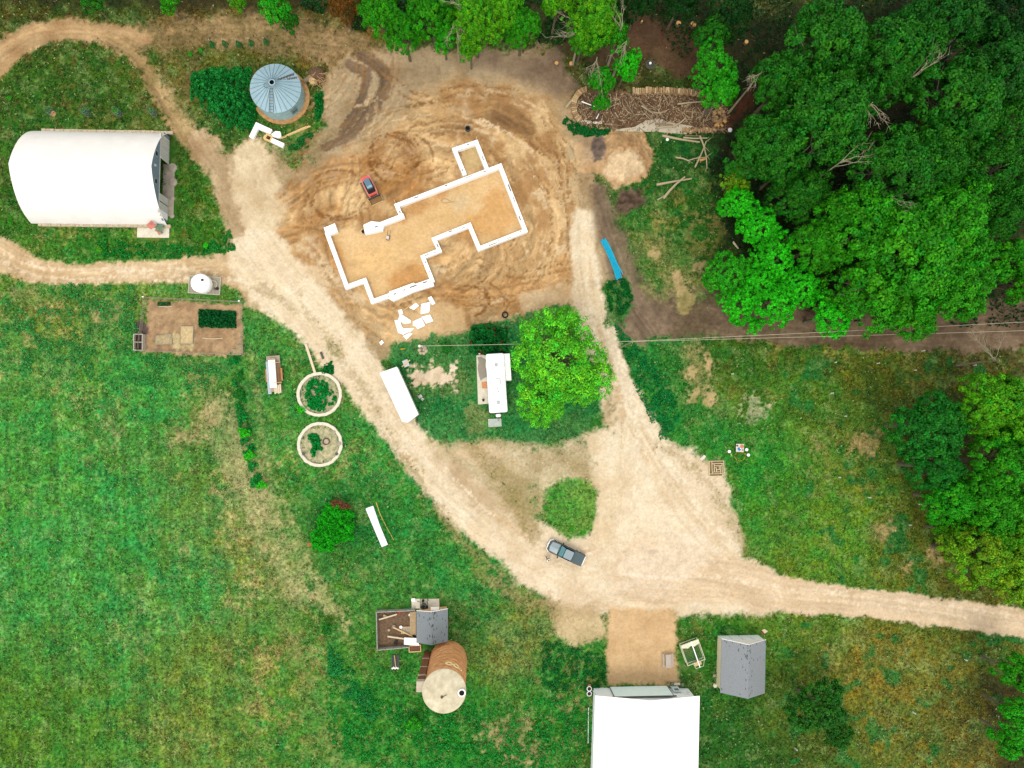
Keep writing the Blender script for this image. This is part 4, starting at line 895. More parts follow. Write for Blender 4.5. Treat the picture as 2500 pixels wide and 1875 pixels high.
m = MB(); rg = random.Random(8)
for k in range(11): m.box(rg.uniform(-1, .5), -.55-.035*k, .63+.06*(k % 4), rg.uniform(2.4, 4.6), .09, .07, rg.uniform(-.03, .03))
solo('loose_lumber', m, mat('mixed_lumber', (150, 112, 80), .85, .45, 3, stretch=(.6, 8, 8)), 'loose brown lumber along the east side of the trailer load', 'lumber', o, an)
m = MB()
for k in range(4): m.box(-2.4+.1*(k % 2), -.1-.26*k, .964, 1.3, .22, .05)
solo('loose_lumber', m, LUMP, 'short pale boards sticking out at the rear end of the trailer load', 'lumber', o, an)
m = MB()
for x in (1.6, -1.4): m.box(x, -.45, 1.13, .07, 1.5, .05)
solo('cross_batten', m, LUM, 'pair of thin battens across the trailer load', 'batten', o, an)

# ------------------------------------------------------------------ old silo rings
def ring(px, py, R_, lb, seed):
    c = W(px, py); t = thing('silo_ring', lb, 'silo footing', c); m = MB(); n = 60; rg = random.Random(seed); v = []
    for i in range(n):
        a = 2*math.pi*i/n; e = rg.uniform(-.05, .05); h = .42+rg.uniform(-.03, .03)
        for r, z in ((R_+e, 0), (R_-.02+e, h), (R_-.45+e*.4, h-.01), (R_-.5+e, 0)): v.append((r*math.cos(a), r*math.sin(a), z))
    f = [(i*4+k, i*4+(k+1) % 4, ((i+1) % n)*4+(k+1) % 4, ((i+1) % n)*4+k) for i in range(n) for k in range(4)]
    m.add(v, f).build('ring_wall', PALE, t); MB().lathe(0, 0, [(R_-.46, 0), (R_-.48, .06)], 48).build('rubble_floor', mat('rubble', (196, 180, 146), .95, .45, 1.6, .5, rgb2=(96, 124, 78)), t); return t
ring(781, 963, 3.36, 'round concrete silo footing full of green weeds, north of two', 3)
r2 = ring(782, 1085, 3.36, 'round concrete silo footing with a fire ring inside, south of two', 4)
c = W(797,1078); t = thing('fire_ring', 'rusty steel fire ring inside the southern silo footing', 'fire ring', c+Vector((0, 0, .06)))
MB().lathe(0, 0, [(.5, 0), (.52, .3), (.42, .3), (.4, .02)], 20, False, False).build('rim', mat('rusty_rim', (96, 66, 50), .8, .3), t); MB().lathe(0, 0, [(.4, .0), (.39, .1)], 16).build('ash', mat('ash', (206, 190, 170), .95, .3, 6), t)
board(746,840,771,917,.36,.1,LUMP,'long pale plank leaning on the northern silo footing',.3)
c = W(783,880.5); t = thing('lumber_frame', 'grey pallet with two rails in the grass beside the long pale plank', 'pallet', W(775,872), R(-70))
MB().box(0, .75, .02, 1.1, .3, .2).build('end_block', DSTEEL, t); [MB().box(sx, -.1, .02, .09, 1.5, .1).build('rail', LUM, t) for sx in (-.5, .5)]
for x, y, r_, lb in ((815,1055,.28,'round grey lid on the southern silo rim, north-east side'),(828,1083,.32,'cream round stone on the southern silo rim, east side'),(741,1108,.24,'dark round lid on the southern silo rim, south-west side'),(822,1108,.24,'dark round lid on the southern silo rim, south-east side')):
    q = W(x, y, .42); solo('round_lid', MB().lathe(0, 0, [(r_, 0), (r_*.95, .08)], 14), CONCG if r_ > .25 else DSTEEL, lb, 'lid', q)

# ------------------------------------------------------------------ enclosed white trailer, camper
P = [(927,911),(969,896),(1021,1011),(995,1031),(982,1029)]; Zt = 2.7
o = W(975,963,Zt); o.z = 0; an = ang(W(945,905), W(1005,1025)); t = thing('enclosed_trailer', 'white enclosed box trailer parked between the road and the lawn', 'trailer', o, an)
cs, sn = math.cos(-an), math.sin(-an); q = []
for x, y in P: v = W(x, y, Zt)-o; q.append((v.x*cs-v.y*sn, v.x*sn+v.y*cs))
MB().prism(q, .55, Zt-.06).build('box_body', WSTEEL, t)
cx_, cy_ = np.mean(q, 0); MB().prism([(cx_+(a-cx_)*1.01, cy_+(b-cy_)*1.01) for a, b in q], Zt-.06, Zt).build('roof', WSTEEL, t)
mx_ = max(a for a, b in q); MB().tube([(mx_-.2,.5,.5),(mx_+1.0,.1,.5)], .06).build('drawbar', DSTEEL, t)
for s in (-1, 1):
    for x in (-.4, .5):
        m = MB().lathe(0, 0, [(.18,-.1),(.36,-.1),(.36,.1),(.18,.1)], 16); m.v = [(a+x, cz+s*1.15, b+.36) for a, b, cz in m.v]; m.build('wheel', DARK, t)
Zc = 2.9; ca = [(1185.4,864),(1230,862),(1239,1006),(1195,1008.5)]
o = W(1212.5,935,Zc); o.z = 0; an = ang(W(1217,1007), W(1207.7,863)); t = thing('travel_trailer', 'long white camper trailer half under the bright green tree', 'camper', o, an)
wd_ = 45*PXM(1212, 935, Zc); ln_ = 144.5*PXM(1212, 935, Zc)
MB().rbox(0, 0, .5, ln_-.06, wd_-.06, 2.25, 0, .25, 4).build('body', WSTEEL, t)
rf = MB().rbox(0, 0, 2.75, ln_, wd_, .17, 0, .3, 4, .1).build('roof', mat('camper_roof', None, .5, .05, 1, alb=(.76, .78, .80)), t)
MB().box(0, .35, 2.9, ln_*.97, wd_*.45, .03).build('roof_strip', WSTEEL, rf)
MB().rbox(.15, -.15, 2.94, .95, .75, .32, 0, .12, 3, .1).build('air_conditioner', WSTEEL, rf)
for x, y in ((2.7, -.1), (-2.9, -.05)): MB().box(x, y, 2.94, .42, .42, .12).build('roof_vent', mat('vent_grey', (196, 204, 208)), rf)
for x, y in ((.9, .6), (.15, .95), (-.8, -.1), (-1.3, -.2)): MB().lathe(x, y, [(.06, 2.94), (.06, 3.06)], 8).build('vent_pipe', mat('pipe_grey', (150, 150, 150)), rf)
MB().box(2.3, -wd_/2-.4, .7, 4.0, .95, 1.95).build('slide_out', mat('slide_white', None, .5, .08, alb=(.72, .72, .70)), t)
MB().rbox(-ln_/2-.42, 0, .5, .5, .8, .65, 0, .2, 4, .15).build('gas_bottle_cover', WSTEEL, t)
MB().tube([(-ln_/2,.5,.45),(-ln_/2-1.2,0,.45),(-ln_/2,-.5,.45)], .05).build('drawbar', DSTEEL, t)
for s in (-1, 1):
    for x in (-.9, .1):
        m = MB().lathe(0, 0, [(.18,-.1),(.36,-.1),(.36,.1),(.18,.1)], 16); m.v = [(a+x, cz+s*1.1, b+.36) for a, b, cz in m.v]; m.build('wheel', DARK, t)
for x in (1.5, 3.2): MB().box(x, wd_/2-.01, 1.3, .9, .05, .6).build('window', GLASS, t)
PC = [(1163,868),(1188,864),(1200,985),(1167,987.5)]
c = W(1178,928); q = [((W(x, y)-c).x, (W(x, y)-c).y) for x, y in PC]; solo('concrete_patio', MB().prism(q, .0, .1), PALE, 'narrow pale concrete patio along the west side of the camper', 'patio', c)
def slab(name, P, h, m, label, cat, z=0.):
    c = W(*np.mean(P, 0), z); q = [((W(x, y, z)-c).x, (W(x, y, z)-c).y) for x, y in P]; return solo(name, MB().prism(q, .004, h), m, label, cat, c)
slab('patio_rug', [(1166,872),(1175,871),(1186,878),(1184,893),(1188,905),(1188,920),(1178,925),(1174,930),(1170,920),(1166,900),(1168,884)], .03, mat('grey_tarp', (164, 156, 140), .9, .1, 3), 'ragged grey-brown tarp lying on the camper patio', 'tarp', .1)
slab('door_mat', [(1176,932.5),(1188.5,932),(1189,948.5),(1177,948)], .08, mat('orange_mat', (226, 156, 104), .9, .12, 5), 'square orange wooden step on the patio at the camper door', 'step', .1)
c = W(1180,977,.1); t = thing('camp_grill', 'little black grill near the south end of the camper patio', 'grill', c, .6)
MB().lathe(0, 0, [(.1, .3), (.2, .45), (.18, .6), (.05, .68)], 12).build('bowl', DARK, t); [MB().tube([(0, 0, .4), (.25*math.cos(k*2.1), .25*math.sin(k*2.1), 0)], .02).build('leg', DSTEEL, t) for k in range(3)]
c = W(1171,863,.1); solo('gas_bottle', MB().lathe(0, 0, [(.17, 0), (.18, .5), (.06, .62)], 12), WSTEEL, 'white gas bottle at the north end of the camper patio', 'gas bottle', c)
c = W(1208,1032); t = thing('trailer_ramp', 'pale grey metal tray lying in the grass south of the camper', 'tray', c, R(3))
MB().box(0, 0, .03, 1.9, 1.1, .04).build('plate', mat('grey_plate', (190, 202, 190), .6), t); MB().wall([(-.95,-.56),(.95,-.56),(.95,.56),(-.95,.56)], .07, .02, .12, True).build('rim', mat('tray_rim', (226, 228, 220)), t)
# lawn furniture
c = W(991,887,.7); c.z = 0; t = thing('work_table', 'small grey table with a yellow board across it, north of the box trailer', 'table', c, R(22))
MB().box(0, 0, .68, .85, 1.05, .05).build('tabletop', mat('grey_table', (206, 208, 204)), t); [MB().box(a, b, 0, .06, .06, .68).build('leg', DSTEEL, t) for a in (-.36, .36) for b in (-.44, .44)]
board(981,895,1001,879,.15,.05,LUM,'yellow board lying across the small grey table',.74)
board(977,852,990,852,.12,.06,mat('yellow_plastic', (240, 190, 30)),'short bright yellow bar on the lawn near the foam scraps',cat='bar',name='yellow_bar')
c = W(1027,968); t = thing('garden_chair', 'grey folding chair on the lawn east of the box trailer', 'chair', c, R(30))
MB().box(0, 0, .4, .5, .5, .05).build('seat', mat('chair_grey', (200, 200, 196)), t); MB().box(-.27, 0, .45, .05, .5, .5).build('backrest', mat('chair_grey', (200, 200, 196)), t); [MB().box(a, b, 0, .04, .04, .4).build('leg', DSTEEL, t) for a in (-.22, .22) for b in (-.22, .22)]
c = W(1032,975); solo('bucket', MB().lathe(0, 0, [(.14, 0), (.18, .35), (.15, .35), (.13, .04)], 12), WSTEEL, 'white bucket next to the grey folding chair', 'bucket', c)
for k, (x, y, r_) in enumerate([(1030,848,.35),(1037,850,.3),(1040,857,.33),(1035,862,.3),(1027,862,.26),(1024,855,.28)]):
    solo('fieldstone', MB().lathe(0, 0, [(r_, 0), (r_*1.02, .14), (r_*.6, .28), (.02, .3)], 9), STONE, 'rounded pale fieldstone in the ring round the power post', 'stone', W(x, y), k, 'fieldstones round the power post')
# power line
c = W(1033,856); c.z = 0; t = thing('power_post', 'wooden power post among fieldstones at the end of the wire', 'power post', c)
MB().lathe(0, 0, [(.16, 0), (.13, 6.4)], 12).build('pole', mat('pole_wood', (190, 160, 140)), t); MB().box(.2, 0, 1.3, .28, .35, .6).build('meter_box', mat('meter_grey', (200, 196, 190)), t); MB().lathe(0, 0, [(.2, 6.4), (.14, 6.55)], 12).build('cap', WSTEEL, t)
WIRE = mat('wire', (214, 206, 180), .5)
def wire(p, q, sag, lb, r=.03):
    c = (p+q)/2; c.z = 0; pts = [p.lerp(q, k/24)-c-Vector((0, 0, sag*4*(k/24)*(1-k/24))) for k in range(25)]
    solo('power_line', MB().tube(pts, r, 4), WIRE, lb, 'wire', c)
top = c+Vector((0, 0, 6.45)); wm_ = W(1545,833,9.0)
wire(top, wm_, .35, 'thin power line from the fieldstone post across the bright tree')
wire(wm_, W(2540,784,10), .5, 'thin power line over the brown track, upper of two', .026)
wire(wm_-Vector((0,0,.3)), W(2540,806,9.6), .4, 'thin power line over the brown track, lower of two', .026)
ps = thing('utility_pole', 'slim utility pole holding the wires at the start of the brown track', 'utility pole', Vector((wm_.x, wm_.y, 0)))
MB().lathe(0, 0, [(.11, 0), (.07, 9.05)], 10).build('pole', OLDW, ps); MB().box(0, 0, 8.6, .12, .5, .1).build('crossarm', OLDW, ps)

# ------------------------------------------------------------------ blue pipe bundle
o = W(1492,632); an = ang(W(1513,681), W(1470,585)); P0, P1 = W(1512,680,.3)-o, W(1472,585,.3)-o
m = MB(); rg = random.Random(2)
dv = (P1-P0).normalized(); nv = Vector((-dv.y, dv.x, 0)); BL = FLAT('blue_plastic', (0, 196, 236), .4, .14)
t = thing('pipe_bundle', 'bundle of bright blue plastic pipes lying beside the dark track', 'pipes', o)
for k in range(6):
    for j in range(2):
        off = (k-3)*.17+.08*j; b0 = P0+nv*(off*.95+.05)+dv*rg.uniform(-.1, .1); b1 = P1+nv*(off*.9)+dv*rg.uniform(-.15, .15); mid = (b0+b1)/2-nv*.22
        q = MB(); q.tube([(b0.x, b0.y, .08+.13*j), ((b0.x+mid.x)/2-nv.x*.08, (b0.y+mid.y)/2-nv.y*.08, .08+.13*j), (mid.x, mid.y, .08+.13*j), ((b1.x+mid.x)/2-nv.x*.08, (b1.y+mid.y)/2-nv.y*.08, .08+.13*j), (b1.x, b1.y, .08+.13*j)], .058, 7); q.build('pipe', BL, t)
q = W(1503,635,.1); a, b = W(1478,583,.1)-q, W(1520,668,.1)-q
solo('plastic_pipe', MB().tube([a, (a+b)/2-Vector((.12, .04, 0)), b], .07, 7), BL, 'single bright blue pipe lying apart, east of the bundle', 'pipe', q)

# ------------------------------------------------------------------ wood yard
m = MB(); c = W(1590,290)
def sp(P, z=0.): return [((W(x, y, z)-c).x, (W(x, y, z)-c).y) for x, y in P]
solo('slab_edge', MB().prism(sp([(1490,318),(1550,310),(1575,294),(1610,290),(1640,300),(1690,308),(1676,328),(1600,322),(1530,321)]), .0, .05), CONC, 'broken pale concrete slab at the south edge of the wood yard', 'slab', c)
solo('slab_edge', MB().prism(sp([(1398,262),(1402,284),(1412,298),(1440,303),(1470,302),(1468,296),(1440,298),(1418,292),(1410,280)]), .0, .1), PALE, 'rounded pale concrete kerb at the west end of the wood yard', 'kerb', c)
rg = random.Random(21)
def firewood(px, py, an, r, l, z, lb, grp, m=CUT):
    q = W(px, py); q.z = z+r
    mm = MB(); mm.tube([(-l/2, 0, 0), (l/2, 0, 0)], r, 7); return solo('firewood_log', mm, m, lb, 'log', q, an, grp)
LOGM = [mat('firewood_%d' % k, cc, .9, .3, 5) for k, cc in enumerate([(206,176,130),(186,152,108),(164,134,98),(220,192,148)])]
lb1 = 'split firewood log in the long stacked row north of the chip yard'; protoL = []
x = 1545
while x < 1742:
    y = 227-6*math.sin((x-1545)/200*math.pi)+(x-1545)*.05
    for z in (0, .26, .52):
        r_ = rg.uniform(.13, .2); firewood(x+rg.uniform(-1, 1), y+rg.uniform(-1.2, 1.2), R(90)+rg.uniform(-.12, .12), r_, rg.uniform(.75, .95), z, lb1, 'firewood logs stacked along the north edge', LOGM[rg.randint(0, 3)])
    x += 5.2
lb2 = 'split firewood log in the curved stack at the yard west end'
for k in range(22):
    a = R(100+k*6.5); px, py = 1436+36*math.cos(a), 262-42*math.sin(a)
    for z in (0, .26): firewood(px, py, math.atan2((262-py)/42, (px-1436)/36)+rg.uniform(-.1, .1), rg.uniform(.13, .18), .8, z, lb2, 'firewood logs stacked at the west end', LOGM[rg.randint(0, 3)])
lb3 = 'round cut log in the heap at the yard east end'
for k in range(36):
    firewood(rg.uniform(1740, 1768), rg.uniform(262, 322), rg.uniform(0, 3), rg.uniform(.15, .3), rg.uniform(.4, .7), rg.uniform(0, .35), lb3, 'cut logs heaped at the east end', [CUT, LOGM[1], LOGM[2]][k % 3])
for k in range(26):
    firewood(1668+k*2.9+rg.uniform(-1, 1), 320+rg.uniform(-4, 4), R(90)+rg.uniform(-.3, .3), rg.uniform(.12, .2), .6, 0.02, 'short split log in the row at the yard south-east corner', 'split logs in the south-east row', LOGM[rg.randint(0, 2)])
for x, y, lb in ((1746,237,'round cut log end, orange, above the leaning poles'),(1750,254,'second orange cut log end, below the first at the poles')):
    q = W(x, y, .5); solo('cut_round', MB().lathe(0, 0, [(.28, -.5), (.28, .0)], 14), CUT, lb, 'log', q)
def branch(P, rad, m, lb, z=.12, twigs=0, cat='branch', name='fallen_branch', seed=0):
    c = W(*np.mean(P, 0)); rg = random.Random(seed+len(P)); pts = [W(x, y, z+.0)-c for x, y in P]; g = max(0, GZ(c)); c.z = g*.5
    mm = MB(); mm.tube(pts, list(np.linspace(rad, rad*.6, len(pts))), 7)
    for k in range(twigs):
        a = pts[rg.randint(1, len(pts)-1)]; d = (pts[-1]-pts[0]).normalized(); s = rg.choice((-1, 1)); n_ = Vector((-d.y*s, d.x*s, .2)); e = a+(d+n_*rg.uniform(.4, .9)).normalized()*rg.uniform(.7, 1.6)
        mm.tube(limb_pts(a, e, 4, .05, rg), [rad*.4, rad*.32, rad*.25, rad*.12], 5)
    return solo(name, mm, m, lb, cat, c)
branch([(1382,262),(1395,246),(1413,224)], .22, LOGP, 'pale log leaning against the west end of the firewood stack', .35)
branch([(1420,248),(1452,260)], .1, FOAM, 'straight white pipe lying in the wood yard west end', .3, name='white_pipe', cat='pipe')
branch([(1456,290),(1462,278)], .09, FOAM, 'short white pipe beside the hanging vine in the yard', .3, name='white_pipe', cat='pipe')
branch([(1525,243),(1540,268),(1557,292)], .1, LOGG, 'thin dark branch across the middle of the wood yard', .25, 2)
branch([(1562,246),(1580,266),(1605,282)], .14, LOGG, 'grey branch fanning down in the yard middle, upper one', .35, 4)
branch([(1566,258),(1590,274),(1612,276)], .12, LOGP, 'grey branch fanning down in the yard middle, lower one', .3, 4, seed=3)
branch([(1572,268),(1590,288),(1600,296),(1584,304)], .1, LOGG, 'bent grey branch above the broken slab', .25, 2, seed=4)
branch([(1654,254),(1690,250),(1717,248)], .15, LOGP, 'straight pale pole below the stacked firewood row', .3)
branch([(1487,245),(1486,258),(1482,270)], .1, LOGP, 'short pale stick east of the hanging vine', .25)
branch([(1722,296),(1735,270),(1742,246)], .15, LOGG, 'leaning grey pole nearest the east log heap', .45)
branch([(1712,288),(1725,262),(1728,242)], .13, LOGG, 'leaning grey pole, second from the east log heap', .4)
branch([(1714,282),(1722,264),(1720,246)], .1, LOGP, 'leaning pale pole, third from the east log heap', .35)
branch([(1738,240),(1741,230)], .15, LOGG, 'short grey pole standing above the leaning poles', .5)
branch([(1642,310),(1660,300),(1675,288)], .17, LOGP, 'pale forked log on the slab east of the twin logs', .25)
branch([(1600,302),(1625,304),(1643,305)], .18, LOGG, 'upper of two grey logs side by side on the slab', .25)
branch([(1602,313),(1625,309),(1644,308)], .16, LOGP, 'lower of two grey logs side by side on the slab', .22)
branch([(1617,331),(1660,340),(1708,347)], .2, LOGP, 'long pale log on the grass south of the wood yard', .2)
branch([(1668,336),(1695,338),(1727,337)], .15, LOGP, 'pale log parallel to the yard edge, above the crossed branches', .2)
branch([(1672,331),(1700,332),(1712,331)], .09, LOGG, 'thin branch resting above the short pale log', .2)
branch([(1709,332),(1718,355),(1724,380),(1726,410)], .14, LOGP, 'long upright branch with twigs at the forest edge', .25, 4, seed=5)
branch([(1697,408),(1708,385),(1718,362),(1724,345)], .15, LOGP, 'pale branch crossing the long upright one', .35, 1, seed=6)
branch([(1649,384),(1668,387),(1680,392),(1700,386),(1724,384)], .13, LOGP, 'forked pale branch lying towards the west on dark grass', .2, 2, seed=7)
branch([(1708,392),(1722,388)], .24, CUT, 'short thick pale log against the crossed branches', .25, cat='log', name='short_log')
branch([(1603,451),(1640,444),(1688,436)], .2, LOGP, 'straight pale log under the crossing log on the lawn', .2, cat='log', name='fallen_log')
branch([(1620,484),(1636,464),(1652,448),(1672,432)], .22, LOGP, 'bent pale log lying over the straight one', .5, cat='log', name='fallen_log')
branch([(1605,488),(1614,483),(1622,477)], .12, LOGP, 'short pale branch at the foot of the bent log', .15)
branch([(1789,590),(1797,600),(1803,607)], .18, LUMP, 'pale broken board at the edge of the bright bushes', .15, cat='plank', name='broken_board')
for x, y, r_, lb in ((1629,341,.25,'white lump on the dark grass below the long pale log'),(1782,318,.34,'white bag at the forest edge east of the wood yard'),(1676,318,.2,'little white rag by the south-east split logs')):
    solo('white_bag', MB().lathe(0, 0, [(r_, 0), (r_*1.1, .12), (r_*.5, .28), (.02, .3)], 8), WSTEEL, lb, 'bag', W(x, y), .5, smooth=True)
for x, y, r_, lb in ((1358,157,.3,'fresh cut stump on the dark grass, west of a close pair'),(1394,158,.33,'fresh cut stump on the dark grass, east of a close pair'),(1655,60,.4,'orange stump ringed by sawdust at the wood edge, western one'),(1691,62,.45,'orange stump ringed by sawdust at the wood edge, eastern one'),(1820,105,.32,'lone orange stump under the dark forest edge'),(1565,55,.2,'small pale stump at the north edge of the brown clearing')):
    t = thing('tree_stump', lb, 'stump', W(x, y)); MB().lathe(0, 0, [(r_*1.25, 0), (r_*1.02, .2), (r_, .42)], 14, True, False).build('bark', BARK, t); MB().lathe(0, 0, [(r_, .42), (.02, .425)], 14).build('cut_face', CUT, t)
c = W(1586,160); t = thing('planter', 'small dark planter with a white pot in the shaded clearing', 'planter', c)
MB().lathe(0, 0, [(.7, 0), (.75, .3), (.6, .3), (.55, .1)], 14).build('tub', DSTEEL, t); MB().lathe(0, .15, [(.15, .2), (.2, .5)], 10).build('pot', WSTEEL, t)
# wood debris: bark, sticks and chips nobody could count
rgn = np.random.default_rng(4); n = 3400
P = []; 
while len(P) < n:
    x, y = rgn.uniform(1402, 1775), rgn.uniform(228, 325)
    if (y > 312 and x < 1480) or (y > 300 and 1500 < x < 1690 and rgn.random() < .85): continue
    q = W(x, y); P.append((q.x, q.y, rgn.uniform(.02, .16)))
P = np.array(P); a = rgn.uniform(0, 6.28, n); big = rgn.random(n) < .14; l = np.where(big, rgn.uniform(.4, 1.0, n), rgn.uniform(.05, .24, n)); w_ = np.where(big, rgn.uniform(.03, .06, n), rgn.uniform(.015, .06, n))
dx, dy = np.cos(a)*l, np.sin(a)*l; ex, ey = -np.sin(a)*w_, np.cos(a)*w_; dz = rgn.uniform(-.06, .06, n)
V = np.stack([P+np.stack([-dx-ex, -dy-ey, -dz], -1), P+np.stack([dx-ex, dy-ey, dz], -1), P+np.stack([dx+ex, dy+ey, dz], -1), P+np.stack([-dx+ex, -dy+ey, -dz], -1)], 1).reshape(-1, 3)
cc = np.array([A(206,182,144), A(166,136,104), A(128,102,78), A(214,192,156), A(84,64,48), A(128,104,80), A(104,82,64)])[rgn.integers(0, 7, n)]
o = bpy.data.objects.new('wood_debris', np_mesh('wood_debris', V, np.arange(4*n).reshape(-1, 4), LEAFW, np.repeat(cc, 4, 0))); C.objects.link(o); tag(o, 'bark, sticks and wood chips strewn over the yard', 'debris', kind='stuff')
# ------------------------------------------------------------------ hen house, run, silo
def gable_building(name, label, cat, eaves, ridge, ze, zr, oh, wallm, roofm, ridge_along_y=True, th=.07):
    """eaves: 4 px corners NW,NE,SE,SW at ze ; ridge: 2 px points N,S at zr. returns thing and local corners"""
    E = [W(x, y, ze) for x, y in eaves]; G = [W(x, y, zr) for x, y in ridge]; c = sum(E, Vector())/4; c.z = 0
    t = thing(name, label, cat, c); E = [e-c for e in E]; G = [g-c for g in G]
    dn = Vector((0, 0, -th)); v = [E[0], G[0], G[1], E[3]]; v2 = [G[0], E[1], E[2], G[1]]
    rm = MB()
    for q in (v, v2): rm.add([p for p in q]+[p+dn for p in q], [(0,1,2,3),(7,6,5,4),(0,4,5,1),(1,5,6,2),(2,6,7,3),(3,7,4,0)])
    rf = rm.build('roof', roofm, t)
    k = oh; w = []
    for e, sx, sy in zip(E, (1, -1, -1, 1), (-1, -1, 1, 1)): w.append(Vector((e.x+sx*k[0], e.y+sy*k[1], 0)))
    sl_ = (zr-ze)/max(abs(G[0].x-E[0].x), .1); zt = ze+sl_*k[0]-th-.02
    P = []
    for a, b, g in ((w[0], w[1], G[0]), (w[3], w[2], G[1])):
        P += [(a.x, a.y, 0), (b.x, b.y, 0), (b.x, b.y, zt), (g.x, a.y, zr-th-.03), (a.x, a.y, zt)]
    MB().add(P, [(0,1,2,3,4), (9,8,7,6,5), (0,4,9,5), (1,6,7,2), (4,3,8,9), (3,2,7,8)]).build('wall', wallm, t)
    return t, w, E, G, rf
HW_ = mat('coop_wall', (206, 162, 116), .85, .2, 3, up=1.6)
t, w, E, G, rf = gable_building('hen_house', 'small hen house with a worn grey shingle roof beside the brick silo', 'hen house', [(1016.7,1491),(1093.4,1486.4),(1093.4,1566),(1016.7,1569)], [(1053.6,1494),(1053.6,1575)], 2.1, 3.0, (.25,.2), HW_, SHING)
def tabs(E, G, rf, n, seed):
    m = MB(); rg = random.Random(seed); mm = mat('shingle_tabs', (84, 90, 96), .95, .2, 6)
    for k in range(n):
        s = rg.randint(0, 1); a, b, c_, d = (E[0], G[0], G[1], E[3]) if s == 0 else (G[0], E[1], E[2], G[1])
        u = rg.random(); v = rg.random()**1.6
        if rg.random() < .55: u = 1-abs(rg.gauss(0, .12)) if s == 0 else abs(rg.gauss(0, .12))
        u = min(max(u, .04), .95); dv = .3*rg.uniform(.5, 1.3)/(d-a).length; du = .10/(b-a).length; v = min(v, 1-dv-.02)
        P = []
        for x, y in ((u, v), (u+du, v), (u+du, v+dv), (u, v+dv)):
            p = a.lerp(b, x).lerp(d.lerp(c_, x), y); P.append((p.x, p.y, p.z+.012))
        m.add(P, [(0,1,2,3)])
    m.build('missing_tabs', mm, rf)
tabs(E, G, rf, 44, 1)
m = MB()
for a, b in ((E[0], G[0]), (G[0], E[1])): m.tube([a+Vector((0,.03,.0)), b+Vector((0,.03,.0))], .05, 4)
m.build('rake_board', WSTEEL, rf)
MB().box(.35, E[0].y+.1, 1.5, 1.2, .5, .08, 0, R(-20)).build('hatch_door', WSTEEL, t)
o = W(970,1535); t = thing('chicken_run', 'low board fence of the chicken run west of the hen house', 'fence', o)
RP = [(1014,1486),(921,1490),(923.5,1582),(1000,1575)]; Q = [(W(x, y)-o) for x, y in RP]
MB().wall([(p.x, p.y) for p in Q], .1, .02, 1.05).build('fence_boards', mat('run_boards', (178, 182, 172), .85, .25, 4), t)
for a, b in zip(Q[:-1], Q[1:]):
    for k in range(4): p = a.lerp(b, k/4); MB().box(p.x, p.y, 0, .14, .14, 1.15).build('post', OLDW, t)
slab('run_soil', [(922,1491),(1015,1488),(1014,1574),(924,1580)], .03, mat('run_soil', (128, 104, 80), .95, .3, 3, .4, rgb2=(88, 68, 52)), 'brown scratched soil inside the chicken run', 'soil')
slab('wooden_platform', [(1001,1493),(1016,1492),(1016,1550),(1001,1552)], .3, mat('dusty_platform', (190, 166, 128), .9, .2, 3), 'dusty wooden platform along the hen house inside the run', 'platform', .2)
slab('concrete_slab', [(1005,1462),(1026,1461.5),(1026,1485),(1005,1485)], .1, PALE, 'pale concrete slab north of the hen house, west of the barrel', 'slab')
slab('concrete_slab', [(1027,1462),(1043,1461.5),(1043,1485),(1027,1485)], .1, CONC, 'narrow concrete slab under the dark barrel', 'slab')
slab('concrete_slab', [(1044.5,1462),(1072,1461),(1073,1485),(1044.5,1485)], .1, PALE, 'wide pale concrete slab north of the hen house, east of the barrel', 'slab')
slab('white_board', [(1005,1460),(1014,1460),(1014.5,1467),(1005,1467)], .35, FOAM, 'small white board on the corner of the western slab', 'board', .15)
c = W(1034,1480,.5); c.z = .1; t = thing('barrel', 'dark green metal barrel standing on the narrow slab', 'barrel', c)
MB().lathe(0, 0, [(.4, 0), (.42, .3), (.4, .45), (.42, .6), (.4, .85)], 18).build('drum', FLAT('barrel_green', (92, 104, 96), .5), t, True); MB().lathe(0, 0, [(.3, .86), (.28, .9)], 14).build('lid', DARK, t); MB().box(.45, -.2, 0, .4, .4, .5).build('block', DARK, t)
c = W(1033,1466,.1); solo('hand_pump', MB().lathe(0, 0, [(.2, 0), (.12, .3), (.1, .6), (.16, .65)], 10), DARK, 'small black pump on the slab north of the barrel', 'pump', c)
c = W(1005,1566,.9); P = [(987,1556),(1016.5,1557.3),(1024,1574),(1023.5,1576),(986.3,1573)]
solo('metal_sheet', MB().prism([((W(x, y, .95)-c).x, (W(x, y, .95)-c).y) for x, y in P], .9, .96), WSTEEL, 'bent white metal sheet lying across the run fence by the hen house', 'sheet', Vector((c.x, c.y, .1)))
c = W(1013.5,1582); t = thing('raised_bed', 'new wooden garden bed frame against the hen house corner', 'garden bed', c, R(2))
MB().wall([(-.85,-.42),(.85,-.42),(.85,.5),(-.85,.5)], .13, .01, .42, True).build('frame', LUM, t); MB().box(0, .04, .012, 1.5, .75, .28).build('soil', mat('bed_soil_dark', (130, 92, 72), .95, .3, 4, .3), t)
c = W(990,1540,.2); c.z = .06; t = thing('slatted_ramp', 'small slatted wooden ramp leading to the hen house platform', 'ramp', c)
m = MB(); [m.box(-.58+k*.15, .1, .16, .08, 1.0, .05) for k in range(9)]; m.build('slats', LUMP, t); m = MB(); [m.box(0, y, .06, 1.3, .08, .1) for y in (-.38, .55)]; m.build('rails', LUM, t)
board(925,1513,969,1500,.2,.1,LUMP,'pale pole across the corner of the chicken run',.4,cat='pole')
board(960,1532,1009,1555,.16,.09,LUM,'thin plank from the stump to the hen house in the run',.5)
board(946,1554,988,1560,.2,.1,LUMP,'short plank pointing at the white metal sheet in the run',.4)
